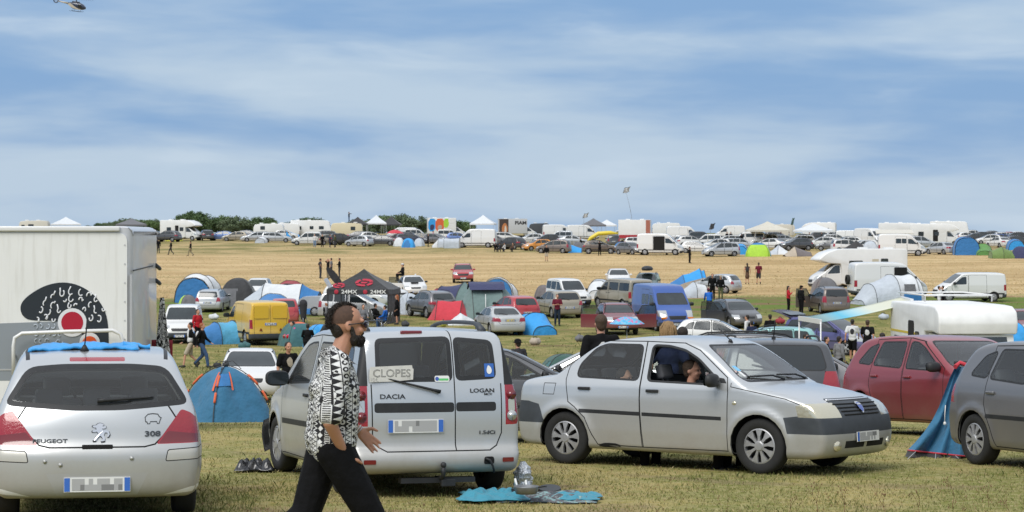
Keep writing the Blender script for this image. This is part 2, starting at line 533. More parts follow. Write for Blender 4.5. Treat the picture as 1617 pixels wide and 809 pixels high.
  for co,no,p,q_ in cuts:
   if p is not None:
    lo0,hi0 = min(p[0],q_[0]) - 2e-3,max(p[0],q_[0]) + 2e-3
    lo1,hi1 = min(p[1],q_[1]) - 2e-3,max(p[1],q_[1]) + 2e-3
   cache = {}
   n0,n1,n2 = no; k0 = co[0]*n0 + co[1]*n1 + co[2]*n2
   for f,bb in list(cur.items()):
    if p is not None and (bb[1] < lo0 or bb[0] > hi0 or bb[3] < lo1 or bb[2] > hi1): continue
    q = Fc[f]
    D = [V[i][0]*n0 + V[i][1]*n1 + V[i][2]*n2 - k0 for i in q]
    if min(D) > -2e-5 or max(D) < 2e-5: continue
    pos,neg = [],[]
    m = len(q)
    for j in range(m):
     i0,i1 = q[j],q[(j + 1) % m]; d0,d1 = D[j],D[(j + 1) % m]
     if d0 >= -2e-5: pos.append(i0)
     if d0 <= 2e-5: neg.append(i0)
     if (d0 > 2e-5 and d1 < -2e-5) or (d0 < -2e-5 and d1 > 2e-5):
      key = (i0,i1) if i0 < i1 else (i1,i0)
      v = cache.get(key)
      if v is None:
       t = d0 / (d0 - d1)
       A_,B_ = V[i0],V[i1]; v = len(V)
       V.append((A_[0] + (B_[0] - A_[0])*t,A_[1] + (B_[1] - A_[1])*t,A_[2] + (B_[2] - A_[2])*t))
       A_,B_ = N[i0],N[i1]; w = [A_[k] + (B_[k] - A_[k])*t for k in range(3)]
       l = math.sqrt(w[0] ** 2 + w[1] ** 2 + w[2] ** 2) or 1
       N.append((w[0] / l,w[1] / l,w[2] / l)); cache[key] = v
      pos.append(v); neg.append(v)
    if len(pos) < 3 or len(neg) < 3: continue
    Fc[f] = pos; g = s.nid; s.nid += 1; Fc[g] = neg; s.reg[g] = s.reg[f]; s.file(g)
    for h_,w in ((f,pos),(g,neg)):
     A = [V[i][a] for i in w]; B = [V[i][b] for i in w]; cur[h_] = (min(A),max(A),min(B),max(B))
  def inside(x,y):
   r = False; j = n - 1
   for i in range(n):
    if (P[i][1] > y) != (P[j][1] > y) and x < (P[j][0] - P[i][0])*(y - P[i][1]) / (P[j][1] - P[i][1]) + P[i][0]: r = not r
    j = i
   return r
  hit = []
  for f,bb in cur.items():
   q = Fc[f]; m = len(q)
   if inside(sum(V[i][a] for i in q) / m,sum(V[i][b] for i in q) / m):
    if planes:
     c = s.cen(q)[0]
     if not all((c - Vector(pl[0])).dot(Vector(pl[1])) > 0 for pl in planes): continue
    hit.append(f)
  if name == 'DEL':
   for f in hit: del Fc[f]
   return
  if into is not None: rid = into
  else:
   rid = len(s.meta)
   s.meta[rid] = (name,material,label)
  for f in hit: s.reg[f] = rid
  return rid
 def side(s,poly,name,material,trim=0.0,ymin=.3,both=True,sgn=None,into=None,**k):
  ids = []
  for sg in ((1,-1) if sgn is None else (sgn,)):
   cond = lambda c,n,sg=sg: c.y*sg > ymin and n.y*sg > -.2
   if trim: s.cut(inset(poly,-trim),'y','window_trim',M_TRIM,cond=cond,into=s.region('window_trim',M_TRIM))
   ids.append(s.cut(poly,'y',name,material,cond=cond,into=into,**k))
  return ids
 def region(s,name,material):
  for k_,v in s.meta.items():
   if v[0] == name: return k_
  rid = len(s.meta); s.meta[rid] = (name,material,None)
  return rid
 def seam(s,poly,w=.012,ymin=.3,sgn=None):
  """panel gap following a polygon drawn on the flank"""
  g = s.region('panel_gap',M_GAP)
  for sg in ((1,-1) if sgn is None else (sgn,)):
   cond = lambda c,n,sg=sg: c.y*sg > ymin and n.y*sg > .12
   s._ring(poly,w,'y',cond,g)
 def _ring(s,poly,w,axis,cond,g):
  n = len(poly)
  for i in range(n):
   p,q = np.array(poly[i],float),np.array(poly[(i + 1) % n],float)
   e = q - p; L = np.hypot(*e)
   if L < 1e-4: continue
   e /= L; nn = np.array([-e[1],e[0]])*w / 2
   p2,q2 = p - e*w / 2,q + e*w / 2
   s.cut([tuple(p2 - nn),tuple(q2 - nn),tuple(q2 + nn),tuple(p2 + nn)],axis,'panel_gap',M_GAP,cond=cond,into=g)
 def line(s,pts,w,axis,cond,name='panel_gap',material=M_GAP):
  g = s.region(name,material)
  for i in range(len(pts) - 1):
   p,q = np.array(pts[i],float),np.array(pts[i + 1],float)
   e = q - p; L = np.hypot(*e); e /= L; nn = np.array([-e[1],e[0]])*w / 2
   p,q = p - e*w*.4,q + e*w*.4
   s.cut([tuple(p - nn),tuple(q - nn),tuple(q + nn),tuple(p + nn)],axis,name,material,cond=cond,into=g)
 def hitp(s,axis,u,v,sg=1):
  """point on the skin hit from outside along an axis ('x' from front/rear, 'y' from a side, 'z' from above)"""
  if axis == 'x': o,d = Vector((s.L + 2 if sg > 0 else -2,u,v)),Vector((-sg,0,0))
  elif axis == 'y': o,d = Vector((u,3*sg,v)),Vector((0,-sg,0))
  else: o,d = Vector((u,v,6)),Vector((0,0,-1))
  r = s.bvh.ray_cast(o,d)
  return (r[0],r[1]) if r[0] is not None else (o + d*2,-d)
 def decal(s,name,me,axis,u,v,sg,material,parent,off=.004,rot=0.0):
  """wrap a flat mesh (in its local xy) onto the skin"""
  cr_,sr_ = math.cos(rot),math.sin(rot)
  for vt in me.vertices:
   x,y,z = vt.co
   x,y = x*cr_ - y*sr_,x*sr_ + y*cr_
   if axis == 'x': p,n = s.hitp('x',u + x*(1 if sg > 0 else -1),v + y,sg); d = Vector((sg,0,0))
   elif axis == 'y': p,n = s.hitp('y',u + x*(-1 if sg > 0 else 1),v + y,sg); d = Vector((0,sg,0))
   else: p,n = s.hitp('z',u + x,v + y); d = Vector((0,0,1))
   vt.co = p + d*(off + max(0,z)) - Vector((s.L / 2,0,0))
  me.name = name
  return link(name,me,material,parent)
 def finish(s,root,paintm,lining=True,glass_parts=(),body_name='body'):
  off = s.L / 2
  V = [(v[0] - off,v[1],v[2]) for v in s.V]; N = s.N
  groups = {}
  for f,q in s.faces.items(): groups.setdefault(s.reg[f],[]).append(q)
  out = {}
  body_names = {'window_trim','panel_gap'}
  body_objs = {}
  mats0 = [paintm]
  def build(name,faces,mats,mis):
   vm = {}; vs = []; nn = []; fs = []
   for f in faces:
    r = []
    for v in f:
     k_ = vm.get(v)
     if k_ is None:
      k_ = vm[v] = len(vs); vs.append(V[v]); nn.append(N[v])
     r.append(k_)
    fs.append(r)
   me = bpy.data.meshes.new(name)
   me.from_pydata([tuple(v) for v in vs],[],fs)
   smooth(me)
   me.polygons.foreach_set('material_index',mis)
   me.normals_split_custom_set_from_vertices([tuple(n) for n in nn])
   o = link(name,me,mats,root)
   return o
  faces,mis = [],[]
  for rid,fl in groups.items():
   nm = s.meta[rid][0]
   if rid == 0: faces += fl; mis += [0]*len(fl)
   elif nm in body_names:
    if s.meta[rid][1] not in mats0: mats0.append(s.meta[rid][1])
    faces += fl; mis += [mats0.index(s.meta[rid][1])]*len(fl)
  out['body'] = build(body_name,faces,mats0,mis)
  for rid,fl in groups.items():
   nm,m_,lb = s.meta[rid]
   if rid == 0 or nm in body_names: continue
   sides = {}
   for f in fl:
    cy_ = sum(V[i][1] for i in f)
    key = 0 if nm in ('windshield','rear_window','bumper','grille','tailgate','hood','roof_panel','number_plate','door_strip') else (1 if cy_ > 0 else -1)
    sides.setdefault(key,[]).append(f)
   for key,ff in sides.items():
    o = build(nm,ff,[m_ or paintm],[0]*len(ff))
    if lb: o['label'] = lb
    out.setdefault(nm,[]).append((rid,key,o))
  if lining:
   vm = {}; vs = []; fs = []
   gl = set(glass_parts)
   for f,q in s.faces.items():
    if s.meta[s.reg[f]][0] in gl: continue
    r = []
    for v in reversed(q):
     k_ = vm.get(v)
     if k_ is None:
      k_ = vm[v] = len(vs); vs.append(tuple(V[v][k] - N[v][k]*.03 for k in range(3)))
     r.append(k_)
    fs.append(r)
   me = bpy.data.meshes.new('cabin_lining'); me.from_pydata(vs,[],fs); smooth(me)
   link('cabin_lining',me,M_LINE,root)
  return out
WHEELMESH = {}
def wheel_meshes(r=.31,w=.2,style='trim9'):
 key = (r,w,style)
 if key in WHEELMESH: return WHEELMESH[key]
 bm = bmesh.new()
 rr = r*.66
 prof = [(rr - .01,-w*.42),(rr + .01,-w*.5),(r*.86,-w*.52),(r*.965,-w*.46),(r,-w*.33),(r,w*.33),(r*.965,w*.46),(r*.86,w*.52),(rr + .01,w*.5),(rr - .01,w*.42)]
 n = 36
 rows = [[(a*math.cos(t*2*math.pi / n),y,a*math.sin(t*2*math.pi / n)) for a,y in prof] for t in range(n)]
 rows.append(rows[0])
 loft(bm,rows)
 bmesh.ops.remove_doubles(bm,verts=bm.verts[:],dist=1e-5)
 bmesh.ops.recalc_face_normals(bm,faces=bm.faces[:])
 ty = bpy.data.meshes.new('tyre'); bm.to_mesh(ty); bm.free(); ty.materials.append(M_TYRE)
 bm = bmesh.new()
 o = w*.47
 def ring(bm,a,b,ya,yb,mi=0,n=36):
  lo = [[(q*math.cos(t*2*math.pi / n),y,q*math.sin(t*2*math.pi / n)) for q,y in ((a,ya),(b,yb))] for t in range(n + 1)]
  loft(bm,lo,mi=mi)
 ring(bm,.0001,rr,o - .075,o - .065,1)
 ring(bm,rr*.90,rr + .003,o - .002,o - .012,0)
 ring(bm,rr*.90,rr*.88,o - .002,o - .06,0)
 ns = {'trim9': 9,'alloy5': 5,'steel': 7,'alloy8': 8,'trim6': 6}[style]
 inner,outer = rr*.3,rr*.93
 wi = {'trim9': .42,'alloy5': .5,'steel': .85,'alloy8': .4,'trim6': .62}[style]
 wo = {'trim9': .62,'alloy5': .34,'steel': .8,'alloy8': .34,'trim6': .55}[style]
 for i in range(ns):
  a = i*2*math.pi / ns
  pit = 2*math.pi / ns
  P = []
  for q,ww in ((inner*.7,.9),(rr*.55,wi),(outer*.93,wo),(outer,wo*1.15)):
   P.append((q,a - pit*ww / 2));
  for q,ww in ((outer,wo*1.15),(outer*.93,wo),(rr*.55,wi),(inner*.7,.9)):
   P.append((q,a + pit*ww / 2))
  top = [bm.verts.new((q*math.cos(t),o + .004 - .012*(q / rr) ** 2,q*math.sin(t))) for q,t in P]
  bot = [bm.verts.new((q*math.cos(t),o - .03,q*math.sin(t))) for q,t in P]
  bm.faces.new(top)
  for k_ in range(len(P)):
   bm.faces.new((top[k_],bot[k_],bot[(k_ + 1) % len(P)],top[(k_ + 1) % len(P)]))
 ring(bm,.0001,inner*.75,o + .012,o + .01,0)
 ring(bm,inner*.75,inner*1.02,o + .01,o - .004,0)
 bmesh.ops.recalc_face_normals(bm,faces=bm.faces[:])
 rm = bpy.data.meshes.new('rim'); bm.to_mesh(rm); bm.free(); rm.materials.append(M_RIM); rm.materials.append(M_GAP)
 bm = bmesh.new()
 lo = [[(q*math.cos(t*2*math.pi / 18),y,q*math.sin(t*2*math.pi / 18)) for q,y in ((.0001,-w*.3),(rr,-w*.3),(rr,w*.3))] for t in range(19)]
 loft(bm,lo)
 hb = bpy.data.meshes.new('hub'); bm.to_mesh(hb); bm.free(); hb.materials.append(M_GAP)
 WHEELMESH[key] = (ty,rm,hb)
 return WHEELMESH[key]
def add_wheels(root,L,wheels,r,track,style,w=.2,steer=0.0,material=None):
 ty,rm,hb = wheel_meshes(r,w,style)
 for i,x in enumerate(wheels):
  for sg in (1,-1):
   e = link('wheel',hb,None,root)
   e.location = (x - L / 2,sg*track,r)
   e.rotation_euler = (0,0,(0 if sg > 0 else math.pi) + (steer if i == 1 else 0))
   link('tyre',ty,None,e)
   o = link('rim',rm,None,e)
   o.rotation_euler = (0,random.random()*6,0)
def underbody(root,L,hw,wheels,r,z0=.2,z1=.46):
 bm = bmesh.new()
 bx(bm,(0,0,(z0 + z1) / 2),(L - .5,2*hw - .62,z1 - z0))
 for x in wheels:
  for sg in (1,-1):
   n = 14; R_ = r + .075
   A = [[((x - L / 2) + R_*math.cos(t*math.pi / n),y,r + R_*math.sin(t*math.pi / n)*1.0) for t in range(n + 1)] for y in (sg*(hw - .03),sg*(hw - .33))]
   loft(bm,A)
   bm.faces.new([bm.verts.new(p) for p in A[1]])
 bmesh.ops.recalc_face_normals(bm,faces=bm.faces[:])
 obj('underbody',bm,M_GAP,root)
def mirrors(root,x,y,z,material,s=1.0,open_=False):
 for sg in (1,-1):
  bm = bmesh.new()
  bmesh.ops.create_icosphere(bm,subdivisions=3,radius=1.0)
  for v in bm.verts:
   c = v.co
   c.x = (c.x*(.07 if c.x > 0 else .035))*s; c.y = np.sign(c.y)*abs(c.y) ** .7*.115*s; c.z = np.sign(c.z)*abs(c.z) ** .7*.075*s
   c += Vector((0,0,0))
  for v in bm.verts: v.co += Vector((x,sg*(y + .12*s),z + .03))
  tube(bm,[(x,sg*(y - .03),z - .02),(x,sg*(y + .06),z + .0)],.025*s)
  o = obj('mirror',bm,material,root,sm=True)
  bm = bmesh.new()
  vs = [bm.verts.new((x - .042*s,sg*(y + .12*s) + a*.098*s,z + .03 + b*.058*s)) for a,b in rnd([(-1,-1),(1,-1),(1,1),(-1,1)],.5)]
  bm.faces.new(vs)
  obj('mirror_glass',bm,M_GLASSM,o)
def handles(root,pts,material,hw,sh=None,axis='y',L=0):
 """small bar handles; pts = [(x, z)] on both flanks"""
 for x,z in pts:
  for sg in (1,-1):
   p,n = sh.hitp('y',x,z,sg)
   bm = bmesh.new()
   bx(bm,(p.x - sh.L / 2,p.y + sg*.012,z),(.16,.03,.035),bev=.01)
   obj('handle',bm,material,root,sm=True)
def wipers(root,pts,material=M_TRIM,r=.011):
 for P in pts:
  bm = bmesh.new(); tube(bm,P,r,6)
  obj('wiper',bm,material,root)
def plate_mesh(root,c,right,up,w=.52,h=.11,yellow=False,mosaic=True,seed=0,both_ends=True):
 """registration plate whose number is masked by grey blocks, blue end bands"""
 c,right,up = Vector(c),Vector(right).normalized(),Vector(up).normalized()
 n = right.cross(up)
 rr = random.Random(seed)
 bm = bmesh.new()
 def quad(x0,x1,y0,y1,d,mi):
  f = bm.faces.new([bm.verts.new(c + right*x + up*y + n*d) for x,y in ((x0,y0),(x1,y0),(x1,y1),(x0,y1))]); f.material_index = mi
 M = Matrix((right,up,n)).transposed()
 vs = bx(bm,(0,0,0),(w,h,.008))
 for v in vs: v.co = c + M @ v.co
 if mosaic:
  nxx = 12
  for i in range(nxx):
   for j in range(2):
    if rr.random() < .75:
     x0 = -w*.38 + w*.76*i / nxx
     quad(x0,x0 + w*.76 / nxx,-h*.4 + j*h*.4,j*h*.4,.006,rr.choice((2,2,3,2)))
 quad(-w / 2 + .003,-w*.41,-h*.46,h*.46,.0065,1)
 if both_ends: quad(w*.41,w / 2 - .003,-h*.46,h*.46,.0065,1)
 return obj('number_plate',bm,[M_PLATEY if yellow else M_PLATE,M_BLUE,M_PLATEG,M_PLATED],root)
def seats(root,L,xs,hw=.75,zseat=.32,zback=.98,rear=None):
 """front seats with headrests and a rear bench"""
 for x in xs:
  for sg in (1,-1):
   bm = bmesh.new()
   bx(bm,(x - L / 2 + .05,sg*.36,zseat),(.5,.48,.16),bev=.05)
   rot = Matrix.Rotation(R(-14),3,'Y')
   bx(bm,(x - L / 2 - .22,sg*.36,zseat + .36),(.13,.46,.62),rot=rot,bev=.05)
   bx(bm,(x - L / 2 - .33,sg*.36,zback + .12),(.09,.25,.17),rot=rot,bev=.035)
   tube(bm,[(x - L / 2 - .30,sg*.36 - .05,zback - .06),(x - L / 2 - .33,sg*.36 - .05,zback + .08)],.008)
   tube(bm,[(x - L / 2 - .30,sg*.36 + .05,zback - .06),(x - L / 2 - .33,sg*.36 + .05,zback + .08)],.008)
   obj('seat',bm,M_SEAT,root,sm=True)
 if rear is not None:
  bm = bmesh.new()
  bx(bm,(rear - L / 2 + .05,0,zseat),(.5,2*hw - .25,.16),bev=.05)
  rot = Matrix.Rotation(R(-18),3,'Y')
  bx(bm,(rear - L / 2 - .24,0,zseat + .34),(.13,2*hw - .25,.58),rot=rot,bev=.05)
  for y in (-.42,0.0,.42):
   bx(bm,(rear - L / 2 - .34,y,zback + .06),(.08,.24,.15),rot=rot,bev=.03)
  obj('rear_bench',bm,M_SEAT,root,sm=True)
def dashboard(root,L,x,hw,z,wheel_side=1):
 bm = bmesh.new()
 bx(bm,(x - L / 2,0,z - .08),(.45,2*hw - .3,.14),bev=.04)
 obj('dashboard',bm,M_TRIM,root,sm=True)
 bm = bmesh.new()
 c = Vector((x - L / 2 - .42,wheel_side*.36,z - .06));
 pts = []
 for t in range(25):
  a = t*2*math.pi / 24
  pts.append(c + Vector((math.sin(a)*.185*-.35,math.cos(a)*.185,math.sin(a)*.185*.93)))
 tube(bm,pts,.014,6,cap=False)
 tube(bm,[c + Vector((0,-.18,0)),c + Vector((0.02,0,0)),c + Vector((0,.18,0))],.016,6)
 tube(bm,[c,c + Vector((.25,0,-.08))],.025,6)
 obj('steering_wheel',bm,M_TRIM,root)
# ---------------------------------------------------------------- the near cars
SILVER = paint('silver',(.57,.59,.605),metal=.65,rough=.28,dirt=.55)
def arc_pts(cx,cz,r,a0,a1,n=8):
 return [(cx + r*math.cos(R(a0 + (a1 - a0)*i / n)),cz + r*math.sin(R(a0 + (a1 - a0)*i / n))) for i in range(n + 1)]
def saloon_hero(label,group=None):
 L,hw = 4.37,.87
 prof = [(.30,.20),(.04,.24),(0,.38),(-.0,.60),(.03,.72),(.05,.93),(.10,1.005),(.22,1.03),(.58,1.06),(.70,1.10),(1.12,1.40),(1.30,1.475),(1.62,1.51),(2.1,1.525),(2.48,1.495),(2.72,1.40),(3.26,1.02),(3.40,.985),(3.78,.93),(4.12,.84),(4.22,.79),(4.29,.70),(4.335,.60),(4.36,.45),(4.34,.30),(4.27,.20),(4.0,.17)]
 wz = [(.15,.90),(.25,.955),(.42,.985),(.62,1.0),(.80,.995),(.93,.975),(.98,.955),(1.52,.735)]
 S = Shell(L,hw,prof,wz,wheels=(.83,3.46),wr=.31,h=.04,cn=.10,cr=.12,crown=.045,k=.06,arch_r=.355,flare=.022,
    plan=[(0,.90),(.35,.975),(.9,1),(3.2,1),(3.8,.99),(4.1,.98),(4.37,.95)])
 fr = lambda c,n: n.x > .05 and c.x > 2.3
 ya = arc_pts(.83,.31,.40,62,20,5)
 S.seam([(1.10,1.43),(.86,1.16),(.84,1.0),(.90,.74)] + [(1.0,.68),(1.14,.56),(1.235,.36),(1.30,.25),(1.93,.24),(1.90,.8),(1.89,1.455),(1.3,1.455)],.011)
 S.seam([(1.915,.24),(1.89,.9),(1.885,1.455),(2.4,1.44),(2.62,1.36),(3.04,1.06),(3.07,.9),(3.07,.24)],.011)
 S.line([(3.10,1.0),(3.10,.96),(3.8,.84),(3.99,.78)],.009,'y',lambda c,n: abs(c.y) > .55 and c.x > 3)
 S.seam([(.52,.82),(.68,.82),(.70,.95),(.53,.95)],.008,sgn=-1)
 S.cut([(-.2,.48),(.56,.48),(.46,.70),(.30,.735),(-.2,.74)],'y','bumper',M_TRIMG,cond=lambda c,n: c.x < .7,into=None)
 S.cut([(4.5,.46),(3.83,.46),(3.80,.58),(3.78,.635),(3.95,.655),(4.1,.66),(4.5,.66)],'y','bumper',M_TRIMG,cond=lambda c,n: c.x > 3.6)
 S.cut(rnd([(-.62,.64),(.62,.64),(.50,.84),(-.50,.84)],.05),'x','grille',M_TRIMG,cond=lambda c,n: n.x > .25 and c.x > 3.9)
 S.line([(-.62,1.04),(-.60,.76),(.60,.76),(.62,1.04)],.01,'x',lambda c,n: n.x < -.2 and c.x < .5)
 for sg in (1,-1):
  S.cut([(1.06,.615),(1.905,.60),(1.905,.645),(1.06,.66)],'y','rub_strip',M_TRIM,cond=lambda c,n,sg=sg: c.y*sg > .5)
  S.cut([(1.93,.60),(2.99,.58),(2.99,.622),(1.93,.642)],'y','rub_strip',M_TRIM,cond=lambda c,n,sg=sg: c.y*sg > .5)
 for sg in (1,-1):
  S.cut([(3.96,.645),(4.2,.64),(4.5,.635),(4.5,.78),(4.2,.80),(4.0,.79),(3.93,.765)],'y','headlight',M_LAMPY,cond=lambda c,n,sg=sg: c.y*sg > .3,planes=[((0,sg*.47,0),(0,sg,0))])
  S.cut(rnd([(-.1,.74),(.10,.74),(.075,1.0),(-.1,1.0)],.03),'y','tail_light',M_RED,cond=lambda c,n,sg=sg: c.y*sg > .4 and c.x < .5,planes=[((0,sg*.6,0),(0,sg,0))])
 rearp = [(1.00,1.045),(1.84,1.02),(1.83,1.40),(1.33,1.405),(1.20,1.36),(1.02,1.17)]
 frontp = [(1.99,1.015),(2.86,.99),(2.92,1.02),(2.62,1.25),(2.42,1.35),(2.20,1.395),(1.985,1.402)]
 S.side(rnd(rearp,.05),'window',M_CLEAR,trim=.024)
 S.side(rnd(frontp,.05),'front_window',M_CLEAR,trim=.024)
 S.side(rnd([(2.96,1.0),(3.04,.995),(3.0,1.05),(2.92,1.06)],.01),'mirror_base',M_TRIM)
 ws = rnd([(-.74,1.03),(.74,1.03),(.56,1.405),(-.56,1.405)],.08)
 fw = lambda c,n: n.x > .12 and 2.2 < c.x < 3.5 and n.z > .2
 S.cut(inset(ws,-.02),'x','window_trim',M_TRIM,cond=fw,into=S.region('window_trim',M_TRIM))
 S.cut(ws,'x','windshield',M_CLEAR,cond=fw)
 rw = rnd([(-.66,1.12),(.66,1.12),(.54,1.40),(-.54,1.40)],.07)
 bw = lambda c,n: n.x < -.12 and .5 < c.x < 1.6 and n.z > .2
 S.cut(inset(rw,-.015),'x','window_trim',M_TRIM,cond=bw,into=S.region('window_trim',M_TRIM))
 S.cut(rw,'x','rear_window',M_CLEAR,cond=bw)
 root = empty('parked_car',label=label,category='car',group=group)
 for sg in (1,-1):
  S.cut(rnd([(-.1 + 4.0,.30),(4.4,.30),(4.4,.38),(4.0,.38)],.0),'y','air_intake',M_GAP,cond=lambda c,n,sg=sg: c.y*sg > 0,planes=[((0,sg*.03,0),(0,sg,0)),((0,sg*.45,0),(0,-sg,0))])
 out = S.finish(root,SILVER,glass_parts=('window','front_window','windshield','rear_window'))
 for rid,key,o in out['front_window']:
  if key < 0:
   bpy.data.objects.remove(o)
  else: o.name = 'window'
 bm = bmesh.new()
 for i in range(4):
  z = .665 + i*.038; w = .40 + i*.03
  pts = []
  for t in range(13):
   y = -w + 2*w*t / 12; p,n = S.hitp('x',y,z,1); pts.append(p + Vector((-L / 2 + .002,0,0)))
  tube(bm,pts,.010,5)
 obj('grille_slats',bm,M_GAP,root)
 bm = bmesh.new()
 pts = []
 for t in range(17):
  y = -.5 + t / 16; p,n = S.hitp('x',y,.822,1); pts.append(p + Vector((-L / 2 + .006,0,0)))
 tube(bm,pts,.014,6)
 obj('chrome_bar',bm,M_CHROME,root,sm=True)
 def flat(poly):
  bm = bmesh.new(); bm.faces.new([bm.verts.new((x,y,0)) for x,y in poly]); me = bpy.data.meshes.new('f'); bm.to_mesh(me); bm.free(); return me
 sh = chaikin([(-.055,.055),(.055,.055),(.06,-.01),(.03,-.05),(0,-.07),(-.03,-.05),(-.06,-.01)],1)
 S.decal('badge',flat(sh),'x',0,.745,1,M_CHROME,root,off=.022)
 S.decal('badge',flat([(x*.82,y*.82) for x,y in sh]),'x',0,.745,1,mat('badge_blue',(.03,.08,.35),.3,coat=.5),root,off=.026)
 S.decal('badge',flat([(-.045,.022),(.045,.022),(.045,.034),(-.045,.034)]),'x',0,.745,1,M_CHROME,root,off=.03)
 for sg in (1,-1):
  p,n = S.hitp('x',sg*.60,.33,1)
  bm = bmesh.new()
  bmesh.ops.create_cone(bm,segments=20,radius1=.06,radius2=.052,depth=.03,cap_ends=True,matrix=Matrix.Translation(p + Vector((-L / 2 + .003,0,0))) @ Matrix.Rotation(R(90),4,'Y') @ Matrix.Rotation(R(-sg*22),4,'X'))
  obj('fog_lamp',bm,M_LAMPY,root,sm=True)
 p,n = S.hitp('x',0,.44,1)
 plate_mesh(root,p + Vector((-L / 2 + .02,0,-.02)),(0,1,0),(-.05,0,1),seed=3,both_ends=False)
 p,n = S.hitp('x',0,.62,-1)
 plate_mesh(root,p + Vector((-L / 2 - .03,0,.0)),(0,-1,0),(0,0,1),seed=4)
 add_wheels(root,L,(.83,3.46),.31,.745,'trim9',.19,steer=R(0))
 underbody(root,L,hw,(.83,3.46),.31)
 handles(root,[(1.12,.90),(2.07,.89)],M_TRIM,hw,S)
 mirrors(root,2.92 - L / 2,.83,1.0,M_TRIM,1.05)
 seats(root,L,(2.25,),rear=1.25)
 dashboard(root,L,3.0,hw,.98,1)
 def wsp(y,z,d=.015):
  p,n = S.hitp('x',y,z,1); return p + n*d - Vector((L / 2,0,0))
 wipers(root,[[wsp(.05,1.02,.01),wsp(-.15,1.05,.03),wsp(-.60,1.06,.012)],[wsp(.62,1.02,.01),wsp(.4,1.05,.03),wsp(.02,1.07,.012)]])
 pts = chaikin([(1.30,.215),(1.62,.215),(1.6,.262),(1.42,.27),(1.33,.25)],1)
 bm = bmesh.new(); bm.faces.new([bm.verts.new((x - 1.46,z - .24,0)) for x,z in pts]); me = bpy.data.meshes.new('s'); bm.to_mesh(me); bm.free()
 S.decal('sill_damage',me,'y',1.46,.245,-1,M_GAP,root,off=.003)
 for k_,(yy_,zz_,w_,c_) in enumerate(((-.60,1.16,.07,'b'),(-.62,1.10,.05,'w'))):
  me = flat([(-w_ / 2,-.028),(w_ / 2,-.028),(w_ / 2,.028),(-w_ / 2,.028)])
  S.decal('sticker',me,'x',yy_,zz_,1,mat('sticker_blue',(.2,.5,.75),.5) if c_ == 'b' else M_PLATE,root,off=.004)
 for sg in (1,-1):
  p,n = S.hitp('y',3.16,.78,sg)
  bm = bmesh.new(); bmesh.ops.create_uvsphere(bm,u_segments=14,v_segments=8,radius=1)
  for v in bm.verts: v.co = Vector((v.co.x*.03,v.co.y*.012,v.co.z*.022)) + p - Vector((L / 2,0,0))
  obj('side_repeater',bm,M_LAMPY,root,sm=True)
 p,n = S.hitp('z',2.60,.0)
 bm = bmesh.new(); q = p - Vector((L / 2,0,.0))
 bmesh.ops.create_cone(bm,segments=10,radius1=.035,radius2=.012,depth=.04,cap_ends=True,matrix=Matrix.Translation(q + Vector((0,0,.015))))
 tube(bm,[q + Vector((0,0,.02)),q + Vector((-.16,0,.16))],.006,6)
 obj('aerial',bm,M_TRIM,root,sm=True)
 return root,S
def flatpoly(poly,z=0.0):
 bm = bmesh.new(); bm.faces.new([bm.verts.new((x,y,z)) for x,y in poly]); me = bpy.data.meshes.new('f'); bm.to_mesh(me); bm.free()
 return me
def hatch_wiper(S,root,y0,z0,y1,z1,r=.012):
 def p_(y,z,d):
  p,n = S.hitp('x',y,z,-1); return p + Vector((-d - S.L / 2,0,0))
 n = 8
 pts = [p_(y0,z0,.03)] + [p_(y0 + (y1 - y0)*i / n,z0 + (z1 - z0)*i / n,.035 if i < n*.55 else .02) for i in range(1,n + 1)]
 bm = bmesh.new(); tube(bm,pts,r,6,radii=[r*1.7] + [r*(1.3 - .8*i / n) for i in range(1,n + 1)])
 return obj('wiper',bm,M_TRIM,root)
